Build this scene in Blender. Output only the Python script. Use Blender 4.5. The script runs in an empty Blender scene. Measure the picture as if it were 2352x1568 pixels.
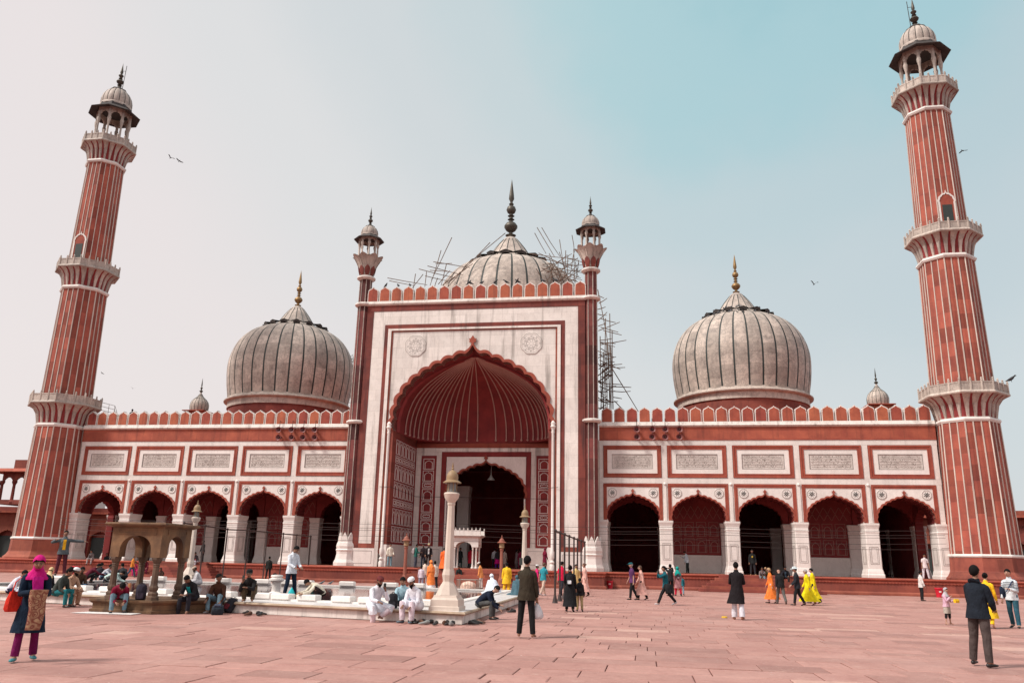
import bpy, math, random
from math import sin, cos, pi, radians, sqrt, atan2
from mathutils import Vector, Matrix
from mathutils.geometry import tessellate_polygon
R_ = random.Random(7)
sc = bpy.context.scene
COL = sc.collection
# ------------------------------------------------------------------ camera (solved from the photograph)
CAM = Vector((13.7796, -64.8523, 1.6028)); YAW, PIT, ROL, FPX = 0.1640, 0.2676, 0.0219, 1854.96
FW = Vector((-sin(YAW)*cos(PIT), cos(YAW)*cos(PIT), sin(PIT)))
_rt = Vector((cos(YAW), sin(YAW), 0)); _up = _rt.cross(FW)
RT = _rt*cos(ROL) + _up*sin(ROL); UP = _up*cos(ROL) - _rt*sin(ROL)
cd = bpy.data.cameras.new('camera'); cam = bpy.data.objects.new('camera', cd); COL.objects.link(cam)
cd.sensor_width = 36; cd.lens = FPX/2352*36; cd.clip_end = 3000; cd.clip_start = 0.1
M = Matrix((RT, UP, -FW)).transposed().to_4x4(); M.translation = CAM
cam.matrix_world = M; sc.camera = cam
# ------------------------------------------------------------------ sky, sun, exposure
SUN_EL, SUN_AZ = radians(48), radians(236)     # azimuth clockwise from +Y: the sun stands behind the photographer's left shoulder
SD = Vector((sin(SUN_AZ)*cos(SUN_EL), cos(SUN_AZ)*cos(SUN_EL), sin(SUN_EL)))
w = bpy.data.worlds.new('World'); sc.world = w; w.use_nodes = True
nt = w.node_tree; nt.nodes.clear()
def wn(t, **k):
    n = nt.nodes.new(t)
    for a, b in k.items(): setattr(n, a, b)
    return n
sky = wn('ShaderNodeTexSky', sky_type='NISHITA', sun_disc=False, sun_elevation=SUN_EL, sun_rotation=SUN_AZ, air_density=1.6, dust_density=4.0, ozone_density=2.0)
tc = wn('ShaderNodeTexCoord')
dotn = wn('ShaderNodeVectorMath', operation='DOT_PRODUCT'); nt.links.new(tc.outputs['Generated'], dotn.inputs[0])
dotn.inputs[1].default_value = (FW + RT*((1760-1176)/FPX) - UP*((-260-784)/FPX)).normalized()      # clearer, bluer air high and away from the sun
ns = wn('ShaderNodeTexNoise'); ns.inputs['Scale'].default_value = 3.5; ns.inputs['Detail'].default_value = 6; ns.inputs['Roughness'].default_value = 0.55
nt.links.new(tc.outputs['Generated'], ns.inputs['Vector'])
mad = wn('ShaderNodeMath', operation='MULTIPLY_ADD'); nt.links.new(ns.outputs[0], mad.inputs[0]); mad.inputs[1].default_value = 0.06
sb = wn('ShaderNodeMath', operation='SUBTRACT'); nt.links.new(dotn.outputs['Value'], sb.inputs[0]); sb.inputs[1].default_value = 0.034; nt.links.new(sb.outputs[0], mad.inputs[2])
rmp = wn('ShaderNodeValToRGB'); nt.links.new(mad.outputs[0], rmp.inputs[0])
cr = rmp.color_ramp; cr.interpolation = 'EASE'
while len(cr.elements) > 1: cr.elements.remove(cr.elements[0])
def srgb(r, g, b):
    f = lambda c: (c/255/12.92 if c/255 <= 0.04045 else ((c/255+0.055)/1.055)**2.4)
    return (f(r), f(g), f(b), 1)
SKYR = [(0.50, (240, 231, 230)), (0.70, (237, 229, 228)), (0.83, (226, 226, 226)), (0.90, (213, 219, 221)), (0.94, (203, 216, 219)), (0.974, (182, 213, 218)), (1.0, (154, 201, 209))]
cr.elements[0].position = SKYR[0][0]; cr.elements[0].color = srgb(*SKYR[0][1])
for p, c in SKYR[1:]:
    e = cr.elements.new(min(p, 1.0)); e.color = srgb(*c)
bg1 = wn('ShaderNodeBackground'); nt.links.new(sky.outputs[0], bg1.inputs[0]); bg1.inputs[1].default_value = 0.05
dot2 = wn('ShaderNodeVectorMath', operation='DOT_PRODUCT'); nt.links.new(tc.outputs['Generated'], dot2.inputs[0]); dot2.inputs[1].default_value = _rt      # away from the sun the haze is bluer
rm2 = wn('ShaderNodeValToRGB'); nt.links.new(dot2.outputs['Value'], rm2.inputs[0]); rm2.color_ramp.elements[0].position = 0.0; rm2.color_ramp.elements[1].position = 0.5
rm2.color_ramp.elements[0].color = (1,1,1,1); rm2.color_ramp.elements[1].color = (0.84,0.925,0.96,1)
mm = wn('ShaderNodeMix', data_type='RGBA', blend_type='MULTIPLY'); mm.inputs[0].default_value = 1.0; nt.links.new(rmp.outputs[0], mm.inputs[6]); nt.links.new(rm2.outputs[0], mm.inputs[7])
bg2 = wn('ShaderNodeBackground'); nt.links.new(mm.outputs[2], bg2.inputs[0]); bg2.inputs[1].default_value = 0.46
mx = wn('ShaderNodeMixShader'); mx.inputs[0].default_value = 0.92
nt.links.new(bg1.outputs[0], mx.inputs[1]); nt.links.new(bg2.outputs[0], mx.inputs[2])
wo = wn('ShaderNodeOutputWorld'); nt.links.new(mx.outputs[0], wo.inputs[0])
sl = bpy.data.lights.new('sun', 'SUN'); sl.energy = 1.7; sl.angle = radians(12); sl.color = (1.0, 0.94, 0.87)
so = bpy.data.objects.new('sun', sl); COL.objects.link(so); so.rotation_euler = (-SD).to_track_quat('-Z', 'Y').to_euler(); so.location = SD*60
sc.view_settings.view_transform = 'Standard'; sc.view_settings.look = 'None'; sc.view_settings.gamma = 1.0
sc.view_settings.exposure = 1.15
sc.render.engine = 'CYCLES'; sc.cycles.max_bounces = 6; sc.cycles.diffuse_bounces = 3; sc.cycles.use_denoising = True
sc.cycles.caustics_reflective = False; sc.cycles.caustics_refractive = False

# ------------------------------------------------------------------ pixel -> place (2352x1568 reading of the photograph)
def ray(u, v): return FW + RT*((u-1176)/FPX) - UP*((v-784)/FPX)
def atZ(u, v, z=0.0):
    d = ray(u, v); return CAM + d*((z-CAM.z)/d.z)
def atY(u, v, y=0.0):
    d = ray(u, v); return CAM + d*((y-CAM.y)/d.y)
def depth(p): return (Vector(p)-CAM).dot(FW)

# ------------------------------------------------------------------ mesh helpers
class MB:
    def __init__(s): s.v = []; s.f = []
    def add(s, v, f):
        n = len(s.v); s.v += [tuple(p) for p in v]; s.f += [tuple(i+n for i in q) for q in f]; return s
    def box(s, x0, x1, y0, y1, z0, z1):
        return s.add([(x0,y0,z0),(x1,y0,z0),(x1,y1,z0),(x0,y1,z0),(x0,y0,z1),(x1,y0,z1),(x1,y1,z1),(x0,y1,z1)],
                     [(0,3,2,1),(4,5,6,7),(0,1,5,4),(1,2,6,5),(2,3,7,6),(3,0,4,7)])
    def cbox(s, x0, x1, y0, y1, z0, z1, b=0.02):        # box with chamfered long edges (front face side)
        pts = [(x0+b,y0),(x1-b,y0),(x1,y0+b),(x1,y1),(x0,y1),(x0,y0+b)]
        return s.prism_z(pts, z0, z1)
    def prism_z(s, pts, z0, z1, k=1.0):
        n = len(pts); v = [(x,y,z0) for x,y in pts]+[(x*k,y*k,z1) for x,y in pts]
        t = tess(pts)
        return s.add(v, [tuple(reversed(q)) for q in t]+[tuple(i+n for i in q) for q in t]+[(i,(i+1)%n,n+(i+1)%n,n+i) for i in range(n)])
    def prism_y(s, pts, y0, y1):                         # pts in (x,z); y0 = front
        n = len(pts); v = [(x,y0,z) for x,z in pts]+[(x,y1,z) for x,z in pts]
        t = tess(pts)
        return s.add(v, t+[tuple(i+n for i in reversed(q)) for q in t]+[((i+1)%n,i,n+i,n+(i+1)%n) for i in range(n)])
    def strip(s, a, b, closed=False):                    # quad strip between two point rows
        n = len(a); m = n if closed else n-1
        return s.add(list(a)+list(b), [(i,(i+1)%n,n+(i+1)%n,n+i) for i in range(m)])
    def loft(s, rings, cap0=True, cap1=True):
        n = len(rings[0]); v = [p for r in rings for p in r]; f = []
        for k in range(len(rings)-1):
            for i in range(n): f.append((k*n+i, k*n+(i+1)%n, (k+1)*n+(i+1)%n, (k+1)*n+i))
        if cap0: f.append(tuple(reversed(range(n))))
        if cap1: f.append(tuple((len(rings)-1)*n+i for i in range(n)))
        return s.add(v, f)
    def lathe(s, prof, n=16, cx=0, cy=0, ph=0.0, caps=True):
        return s.loft([[(cx+r*cos(ph+2*pi*i/n), cy+r*sin(ph+2*pi*i/n), z) for i in range(n)] for r, z in prof], caps, caps)
    def tube(s, pts, rad, n=8, caps=True):
        pts = [Vector(p) for p in pts]; rings = []
        if not hasattr(rad, '__len__'): rad = [rad]*len(pts)
        ref = None
        for i, p in enumerate(pts):
            t = (pts[min(i+1,len(pts)-1)]-pts[max(i-1,0)]).normalized()
            if ref is None: ref = Vector((0,0,1)) if abs(t.z) < 0.9 else Vector((0,1,0))
            a = t.cross(ref)
            if a.length < 1e-4: a = t.cross(Vector((1,0,0)))
            a.normalize(); b = t.cross(a); ref = a.cross(t)
            rings.append([p+(a*cos(2*pi*k/n)+b*sin(2*pi*k/n))*rad[i] for k in range(n)])
        return s.loft(rings, caps, caps)
    def ball(s, c, r, n=12, m=8):
        rx, ry, rz = r if hasattr(r, '__len__') else (r,r,r)
        return s.loft([[(c[0]+rx*sin(pi*(j+.02)/(m+.04))*cos(2*pi*i/n), c[1]+ry*sin(pi*(j+.02)/(m+.04))*sin(2*pi*i/n), c[2]-rz*cos(pi*(j+.02)/(m+.04))) for i in range(n)] for j in range(m+1)])
    def xf(s, mat):
        s.v = [tuple(mat @ Vector(p)) for p in s.v]; return s
def tess(pts):
    t = tessellate_polygon([[Vector((p[0],p[1],0)) for p in pts]])
    out = []
    for a, b, c in t:
        A, B, C = pts[a], pts[b], pts[c]
        cr_ = (B[0]-A[0])*(C[1]-A[1])-(B[1]-A[1])*(C[0]-A[0])
        out.append((a,b,c) if cr_ > 0 else (a,c,b))
    return out
def mesh(name, mb, mats, smooth=None, idx=None):
    me = bpy.data.meshes.new(name); me.from_pydata([tuple(p) for p in mb.v], [], mb.f)
    for m in (mats if isinstance(mats, (list, tuple)) else [mats]): me.materials.append(m)
    if idx: me.polygons.foreach_set('material_index', idx)
    if smooth:
        me.polygons.foreach_set('use_smooth', [True]*len(me.polygons)); me.set_sharp_from_angle(angle=radians(smooth))
    me.update(); return me
def place(name, me, parent=None, loc=(0,0,0), rotz=0.0, scale=None, mw=None):
    o = bpy.data.objects.new(name, me); COL.objects.link(o)
    if parent is not None: o.parent = parent
    if mw is not None: o.matrix_local = mw
    else:
        o.location = loc; o.rotation_euler = (0,0,rotz)
        if scale is not None: o.scale = scale if hasattr(scale,'__len__') else (scale,)*3
    return o
def mk(name, mb, mats, parent=None, smooth=None, idx=None, loc=(0,0,0), rotz=0.0):
    return place(name, mesh(name, mb, mats, smooth, idx), parent, loc, rotz)
def tag(o, label, cat, group=None, kind=None):
    if label: o['label'] = label
    if cat: o['category'] = cat
    if group: o['group'] = group
    if kind: o['kind'] = kind
    return o
def thing(name, label, cat, loc=(0,0,0), rotz=0.0, group=None):
    o = bpy.data.objects.new(name, None); COL.objects.link(o); o.location = loc; o.rotation_euler = (0,0,rotz); o.empty_display_size = 0.3
    return tag(o, label, cat, group)
class W:
    """part builder for a thing whose parts are written in world coordinates"""
    def __init__(s, t): s.t = t; s.o = -Vector(t.location)
    def __call__(s, name, mb, mats, smooth=None, parent=None, idx=None):
        return mk(name, mb, mats, parent or s.t, smooth, idx, loc=(s.o if parent is None else (0,0,0)))
    def inst(s, name, me, loc, rotz=0.0, scale=None, parent=None):
        return place(name, me, parent or s.t, Vector(loc)+(s.o if parent is None else Vector((0,0,0))), rotz, scale)
def copy_tree(o, parent=None):
    c = o.copy(); COL.objects.link(c); c.parent = parent
    if parent is not None: c.matrix_parent_inverse = o.matrix_parent_inverse.copy()
    for ch in o.children: copy_tree(ch, c)
    return c

# ------------------------------------------------------------------ materials
def lin(r, g, b): return srgb(r, g, b)
def newmat(name):
    m = bpy.data.materials.new(name); m.use_nodes = True
    return m, m.node_tree, m.node_tree.nodes['Principled BSDF']
def N(t, typ, **k):
    n = t.nodes.new(typ)
    for a, b in k.items(): setattr(n, a, b)
    return n
def mixc(t, fac, a, b, blend='MIX'):
    n = N(t, 'ShaderNodeMix', data_type='RGBA', blend_type=blend)
    for s, x in ((n.inputs[0], fac), (n.inputs[6], a), (n.inputs[7], b)):
        if hasattr(x, 'is_linked') or hasattr(x, 'links'): t.links.new(x, s)
        else: s.default_value = x
    return n.outputs[2]
def ramp(t, src, stops):
    n = N(t, 'ShaderNodeValToRGB'); t.links.new(src, n.inputs[0]); e = n.color_ramp.elements
    e[0].position, e[1].position = stops[0][0], stops[-1][0]
    g = lambda c: (c,c,c,1) if not hasattr(c,'__len__') else c
    e[0].color, e[1].color = g(stops[0][1]), g(stops[-1][1])
    for p, c in stops[1:-1]:
        x = e.new(p); x.color = g(c)
    return n.outputs[0]
def noise(t, vec, scale, detail=5, rough=0.6, mul=None):
    if mul is not None:
        m = N(t, 'ShaderNodeVectorMath', operation='MULTIPLY'); t.links.new(vec, m.inputs[0]); m.inputs[1].default_value = mul; vec = m.outputs[0]
    n = N(t, 'ShaderNodeTexNoise'); n.inputs['Scale'].default_value = scale; n.inputs['Detail'].default_value = detail; n.inputs['Roughness'].default_value = rough
    t.links.new(vec, n.inputs['Vector']); return n.outputs[0]
def stone(name, c1, c2, grain=1.2, rough=0.75, rand=0.18, streak=0.0, streak_col=(0.05,0.045,0.04,1), block=None, bump=0.15, vein=0.0, vein_col=(0.25,0.22,0.2,1), joint=0.0, spec=0.3, hue=0.0):
    m, t, b = newmat(name); g = N(t, 'ShaderNodeNewGeometry'); P = g.outputs['Position']
    col = mixc(t, ramp(t, noise(t, P, grain, 7, 0.65), [(0.3,0),(0.7,1)]), c1, c2)
    oi = N(t, 'ShaderNodeObjectInfo')
    if block:                                     # courses of cut stone, each block its own tone
        bw, bh = block
        sx = N(t, 'ShaderNodeSeparateXYZ'); t.links.new(P, sx.inputs[0])
        ad = N(t, 'ShaderNodeMath', operation='ADD'); t.links.new(sx.outputs[0], ad.inputs[0]); t.links.new(sx.outputs[1], ad.inputs[1])
        cx = N(t, 'ShaderNodeCombineXYZ'); t.links.new(ad.outputs[0], cx.inputs[0]); t.links.new(sx.outputs[2], cx.inputs[1])
        br = N(t, 'ShaderNodeTexBrick'); t.links.new(cx.outputs[0], br.inputs['Vector'])
        br.inputs['Scale'].default_value = 1.0; br.inputs['Brick Width'].default_value = bw; br.inputs['Row Height'].default_value = bh
        br.inputs['Mortar Size'].default_value = 0.012; br.inputs['Mortar Smooth'].default_value = 0.3; br.offset = 0.37
        br.inputs['Color1'].default_value = (0.0,0,0,1); br.inputs['Color2'].default_value = (1,1,1,1); br.inputs['Mortar'].default_value = (0.5,0.5,0.5,1)
        br.inputs['Bias'].default_value = 0.0
        col = mixc(t, 1.0, col, ramp(t, br.outputs['Color'], [(0,1-rand*1.3),(1,1+rand)]), 'MULTIPLY')
        if joint: col = mixc(t, ramp(t, br.outputs['Fac'], [(0,0),(1,joint)]), col, streak_col)
    if vein:
        wv = noise(t, P, 1.1, 8, 0.75, (1,1,0.6))
        col = mixc(t, ramp(t, wv, [(0.46,0),(0.5,vein),(0.54,0)]), col, vein_col)
        col = mixc(t, ramp(t, noise(t, P, 0.45, 6, 0.7), [(0.5,0),(0.75,vein*0.8)]), col, vein_col)
    if streak:                                    # rain streaks
        st = noise(t, P, 1.0, 6, 0.65, (2.2,2.2,0.16))
        col = mixc(t, ramp(t, st, [(0.52,0),(0.72,streak)]), col, streak_col)
    hs = N(t, 'ShaderNodeHueSaturation'); t.links.new(col, hs.inputs['Color'])
    mr = N(t, 'ShaderNodeMapRange'); t.links.new(oi.outputs['Random'], mr.inputs[0]); mr.inputs[3].default_value = 1-rand; mr.inputs[4].default_value = 1+rand*0.8
    t.links.new(mr.outputs[0], hs.inputs['Value'])
    if hue:
        mh = N(t, 'ShaderNodeMapRange'); t.links.new(oi.outputs['Random'], mh.inputs[0]); mh.inputs[3].default_value = 0.5-hue; mh.inputs[4].default_value = 0.5+hue
        t.links.new(mh.outputs[0], hs.inputs['Hue'])
    t.links.new(hs.outputs[0], b.inputs['Base Color'])
    b.inputs['Roughness'].default_value = rough; b.inputs['Specular IOR Level'].default_value = spec
    if bump:
        bp = N(t, 'ShaderNodeBump'); bp.inputs['Strength'].default_value = bump; bp.inputs['Distance'].default_value = 0.03
        t.links.new(noise(t, P, 9, 6, 0.7), bp.inputs['Height']); t.links.new(bp.outputs[0], b.inputs['Normal'])
    return m
def plain(name, c, rough=0.6, metal=0.0, spec=0.4, var=0.12, scale=6.0):
    m, t, b = newmat(name); g = N(t, 'ShaderNodeTexCoord')
    c = c if len(c) == 4 else (*c, 1)
    nz = noise(t, g.outputs['Object'], scale, 4, 0.6)
    col = mixc(t, 1.0, c, ramp(t, nz, [(0.25,1-var),(0.75,1+var)]), 'MULTIPLY')
    t.links.new(col, b.inputs['Base Color']); b.inputs['Roughness'].default_value = rough; b.inputs['Metallic'].default_value = metal; b.inputs['Specular IOR Level'].default_value = spec
    return m
RED = stone('red_sandstone', (0.335,0.095,0.064,1), (0.20,0.053,0.042,1), 1.0, 0.8, 0.20, 0.35, (0.06,0.03,0.03,1), block=(1.9,0.85), joint=0.25, hue=0.006)
REDL = stone('red_sandstone_pale', (0.46,0.125,0.074,1), (0.30,0.070,0.046,1), 1.3, 0.8, 0.18, 0.65, (0.09,0.035,0.03,1), hue=0.008)
REDF = stone('red_sandstone_frieze', (0.47,0.128,0.075,1), (0.30,0.072,0.050,1), 0.9, 0.8, 0.10, 0.55, (0.07,0.03,0.028,1), block=(2.4,1.2), joint=0.2)
REDM = stone('red_sandstone_moulding', (0.40,0.098,0.060,1), (0.25,0.056,0.040,1), 1.2, 0.75, 0.10, 0.25, (0.06,0.03,0.03,1))
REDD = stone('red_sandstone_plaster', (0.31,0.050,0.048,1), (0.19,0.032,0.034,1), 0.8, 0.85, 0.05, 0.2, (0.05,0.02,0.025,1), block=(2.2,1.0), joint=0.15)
MAR = stone('white_marble', (0.85,0.80,0.755,1), (0.755,0.70,0.655,1), 0.7, 0.55, 0.05, 0.25, (0.20,0.165,0.14,1), block=(1.7,0.75), joint=0.22, vein=0.13, bump=0.04, spec=0.4)
MARW = stone('white_marble_clean', (0.85,0.80,0.76,1), (0.77,0.72,0.675,1), 0.9, 0.5, 0.05, 0.10, (0.3,0.25,0.22,1), vein=0.12, bump=0.04, spec=0.4)
MARS = stone('stained_marble', (0.86,0.81,0.76,1), (0.76,0.70,0.65,1), 0.8, 0.6, 0.05, 0.62, (0.12,0.095,0.08,1), block=(2.2,0.9), joint=0.25, vein=0.14, bump=0.08)
MARD = stone('dome_marble', (0.60,0.52,0.455,1), (0.46,0.39,0.34,1), 0.8, 0.6, 0.20, 0.35, (0.13,0.11,0.10,1), vein=0.45, vein_col=(0.16,0.14,0.13,1), bump=0.08)
DARK = plain('dark_inlay', (0.035,0.045,0.042), 0.6)
BLACKS = stone('black_stone', (0.05,0.045,0.045,1), (0.09,0.08,0.075,1), 2, 0.7, 0.1)
GOLD = plain('gilded_brass', (0.30,0.19,0.085), 0.5, 0.6)
LINE = plain('faded_white_line', (0.36,0.22,0.19), 0.8)
BRONZE = plain('dark_bronze', (0.10,0.09,0.075), 0.5, 0.6)
GREYL = plain('grey_inlay', (0.30,0.27,0.25), 0.6)
REDW = stone('sooty_sandstone', (0.27,0.068,0.050,1), (0.13,0.037,0.034,1), 0.7, 0.8, 0.15, 0.9, (0.055,0.030,0.030,1), block=(2.0,0.9), joint=0.25)
CREAM = stone('cream_lamp_marble', (0.70,0.60,0.52,1), (0.56,0.47,0.40,1), 1.5, 0.6, 0.05, 0.35, (0.22,0.17,0.13,1))
KCOL = stone('brown_kiosk_stone', (0.19,0.12,0.08,1), (0.09,0.06,0.045,1), 3.0, 0.8, 0.1, 0.6, (0.04,0.03,0.025,1), bump=0.3)
TAN = stone('tan_sandstone', (0.25,0.14,0.072,1), (0.095,0.056,0.036,1), 2.4, 0.8, 0.12, 0.85, (0.05,0.035,0.03,1), bump=0.3)
IRON = plain('dark_iron', (0.055,0.04,0.038), 0.6, 0.3)
BAMB = plain('bamboo', (0.17,0.115,0.085), 0.8, var=0.5, scale=3)
def coursed(name, c1, c2, h, rand, grain=1.0, streak=0.3, scol=(0.07,0.04,0.04,1), rough=0.75, bump=0.12, vein=0.0, spec=0.3, jw=0.03):
    """cut stone laid in courses of height h; every block of every piece has its own tone"""
    m, t, b = newmat(name); g = N(t, 'ShaderNodeNewGeometry'); P = g.outputs['Position']; oi = N(t, 'ShaderNodeObjectInfo')
    col = mixc(t, ramp(t, noise(t, P, grain, 7, 0.65), [(0.3,0),(0.7,1)]), c1, c2)
    sx = N(t, 'ShaderNodeSeparateXYZ'); t.links.new(P, sx.inputs[0])
    dv = N(t, 'ShaderNodeMath', operation='MULTIPLY_ADD'); t.links.new(sx.outputs[2], dv.inputs[0]); dv.inputs[1].default_value = 1/h
    ph = N(t, 'ShaderNodeMath', operation='MULTIPLY'); t.links.new(oi.outputs['Random'], ph.inputs[0]); ph.inputs[1].default_value = 0.35
    t.links.new(ph.outputs[0], dv.inputs[2])
    fl = N(t, 'ShaderNodeMath', operation='FLOOR'); t.links.new(dv.outputs[0], fl.inputs[0])
    fr = N(t, 'ShaderNodeMath', operation='FRACT'); t.links.new(dv.outputs[0], fr.inputs[0])
    rs = N(t, 'ShaderNodeMath', operation='MULTIPLY'); t.links.new(oi.outputs['Random'], rs.inputs[0]); rs.inputs[1].default_value = 731.0
    cx = N(t, 'ShaderNodeCombineXYZ'); t.links.new(fl.outputs[0], cx.inputs[0]); t.links.new(rs.outputs[0], cx.inputs[1])
    wnz = N(t, 'ShaderNodeTexWhiteNoise', noise_dimensions='2D'); t.links.new(cx.outputs[0], wnz.inputs['Vector'])
    col = mixc(t, 1.0, col, ramp(t, wnz.outputs['Value'], [(0,1-rand*1.4),(0.3,1-rand*0.3),(1,1+rand)]), 'MULTIPLY')
    if vein:
        wv = noise(t, P, 1.3, 8, 0.75); col = mixc(t, ramp(t, wv, [(0.46,0),(0.5,vein),(0.54,0)]), col, (0.2,0.18,0.17,1))
        col = mixc(t, ramp(t, noise(t, P, 0.9, 6, 0.75), [(0.55,0),(0.75,vein*1.4)]), col, (0.14,0.125,0.12,1))
    col = mixc(t, ramp(t, noise(t, P, 1.0, 6, 0.65, (2.4,2.4,0.2)), [(0.5,0),(0.75,streak)]), col, scol)
    col = mixc(t, ramp(t, fr.outputs[0], [(0,0.55),(jw,0),(1,0)]), col, scol)
    t.links.new(col, b.inputs['Base Color']); b.inputs['Roughness'].default_value = rough; b.inputs['Specular IOR Level'].default_value = spec
    bp = N(t, 'ShaderNodeBump'); bp.inputs['Strength'].default_value = bump; bp.inputs['Distance'].default_value = 0.03
    t.links.new(noise(t, P, 8, 6, 0.7), bp.inputs['Height']); t.links.new(bp.outputs[0], b.inputs['Normal'])
    return m
MINR = coursed('minaret_sandstone', (0.40,0.106,0.068,1), (0.27,0.064,0.048,1), 1.15, 0.24, 0.8, 0.35)
DOMEM = coursed('dome_marble_courses', (0.60,0.51,0.44,1), (0.44,0.37,0.32,1), 0.98, 0.17, 0.9, 0.45, (0.14,0.115,0.10,1), 0.6, 0.08, 0.6, jw=0.025)
# ================================================================== ground
def paving_mat():
    m, t, b = newmat('courtyard_sandstone'); g = N(t, 'ShaderNodeNewGeometry'); P = g.outputs['Position']
    at = N(t, 'ShaderNodeAttribute', attribute_name='tone')
    c = mixc(t, ramp(t, noise(t, P, 0.7, 7, 0.7), [(0.3,0),(0.7,1)]), (0.475,0.262,0.222,1), (0.37,0.185,0.158,1))
    c = mixc(t, ramp(t, at.outputs['Fac'], [(0,0.72),(0.2,0.9),(0.8,1.06),(1,1.15)]), (0,0,0,1), c, 'MIX') if False else mixc(t, 1.0, c, ramp(t, at.outputs['Fac'], [(0,0.76),(0.25,0.93),(0.8,1.05),(1,1.14)]), 'MULTIPLY')
    c = mixc(t, ramp(t, at.outputs['Fac'], [(0.88,0),(1,0.42)]), c, (0.58,0.40,0.32,1))
    c = mixc(t, ramp(t, noise(t, P, 3.5, 8, 0.75), [(0.5,0),(0.72,0.5)]), c, (0.24,0.10,0.088,1))
    c = mixc(t, ramp(t, noise(t, P, 0.28, 5, 0.6), [(0.5,0),(0.72,0.3)]), c, (0.54,0.36,0.32,1))
    c = mixc(t, 1.0, c, ramp(t, noise(t, P, 11, 6, 0.8), [(0.25,0.86),(0.75,1.12)]), 'MULTIPLY')
    c = mixc(t, ramp(t, noise(t, P, 1.6, 9, 0.8), [(0.56,0),(0.66,0.45)]), c, (0.56,0.37,0.31,1))
    c = mixc(t, ramp(t, noise(t, P, 26, 3, 0.6), [(0.70,0),(0.76,0.6)]), c, (0.12,0.07,0.06,1))
    c = mixc(t, ramp(t, noise(t, P, 15, 2, 0.5, (1,1.2,1)), [(0.72,0),(0.75,0.7)]), c, (0.62,0.55,0.50,1))
    t.links.new(c, b.inputs['Base Color']); b.inputs['Roughness'].default_value = 0.72; b.inputs['Specular IOR Level'].default_value = 0.35
    bp = N(t, 'ShaderNodeBump'); bp.inputs['Strength'].default_value = 0.35; bp.inputs['Distance'].default_value = 0.02
    t.links.new(noise(t, P, 5, 8, 0.75), bp.inputs['Height']); t.links.new(bp.outputs[0], b.inputs['Normal'])
    return m
PAV = paving_mat()
EARTH = stone('joint_earth', (0.16,0.06,0.05,1), (0.10,0.04,0.035,1), 2, 0.9, 0.02)
g = MB(); g.add([(-900,-900,-0.035),(900,-900,-0.035),(900,900,-0.035),(-900,900,-0.035)], [(0,1,2,3)])
tag(mk('ground', g, EARTH), 'dusty red ground beneath the courtyard paving', 'ground', kind='structure')
courtyard = thing('courtyard', 'pink sandstone slab paving of the mosque courtyard', 'pavement', (0,-30,0)); courtyard['kind'] = 'structure'
slabs = []; y = -62.0
while y < -2.9:
    h = R_.uniform(0.55, 0.95); x = -52 + R_.uniform(0, 1); pale_row = R_.random() < 0.06
    while x < 52:
        wd = R_.uniform(0.75, 1.75)
        slabs.append((x, y, wd, h, 1.0 if R_.random() < 0.03 else R_.uniform(0, 0.9))); x += wd
    y += h
def slab_geo(x, y, wd, h):
    j = lambda: R_.uniform(-0.007, 0.007)
    gp = 0.009; c = [(x+gp+j(),y+gp+j()),(x+wd-gp+j(),y+gp+j()),(x+wd-gp+j(),y+h-gp+j()),(x+gp+j(),y+h-gp+j())]
    zt = R_.uniform(-0.007, 0.0); ch_ = R_.choice((.006,.008,.010,.016)); tx, ty = R_.uniform(-.004,.004), R_.uniform(-.004,.004)
    zz = lambda k: zt + (tx if k in (1,2) else 0) + (ty if k > 1 else 0) - 0.008
    v = [(c[k][0],c[k][1],-0.034) for k in range(4)] + [(c[k][0],c[k][1],zz(k)-ch_*.6) for k in range(4)]
    mxx, myy = sum(q[0] for q in c)/4, sum(q[1] for q in c)/4
    v += [(c[k][0]+(ch_ if c[k][0] < mxx else -ch_), c[k][1]+(ch_ if c[k][1] < myy else -ch_), zz(k)) for k in range(4)]
    f = [(0,1,5,4),(1,2,6,5),(2,3,7,6),(3,0,4,7),(4,5,9,8),(5,6,10,9),(6,7,11,10),(7,4,8,11),(8,9,10,11)]
    return v, f
def slab_px(s):
    q = Vector((s[0]+s[2]/2, s[1]+s[3]/2, 0)); d = depth(q)
    if d < 4: return -1
    r = q-CAM; u, v = r.dot(RT)/d*FPX, r.dot(UP)/d*FPX
    if abs(u) > 1220 or abs(v) > 815: return -1
    return s[2]*s[3]/d**3
order = sorted(range(len(slabs)), key=lambda i: -slab_px(slabs[i])); chosen = set(order[:300])
def setattr_tone(me, tones):
    a = me.attributes.new('tone', 'FLOAT', 'FACE'); a.data.foreach_set('value', tones)
rest = MB(); rt_t = []
for i, s in enumerate(slabs):
    v, f = slab_geo(*s[:4])
    if i in chosen:
        cx, cy = s[0]+s[2]/2, s[1]+s[3]/2
        b = MB(); b.add([(p[0]-cx,p[1]-cy,p[2]) for p in v], f)
        me = mesh('paving_slab', b, PAV); setattr_tone(me, [s[4]]*len(f)); place('paving_slab', me, courtyard, (cx, cy+30, 0))
    else:
        rest.add(v, f); rt_t += [s[4]]*len(f)
me = mesh('paving_slabs', rest, PAV); setattr_tone(me, rt_t)
place('paving_slabs', me, courtyard, (0,30,0))['kind'] = 'stuff'

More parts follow.
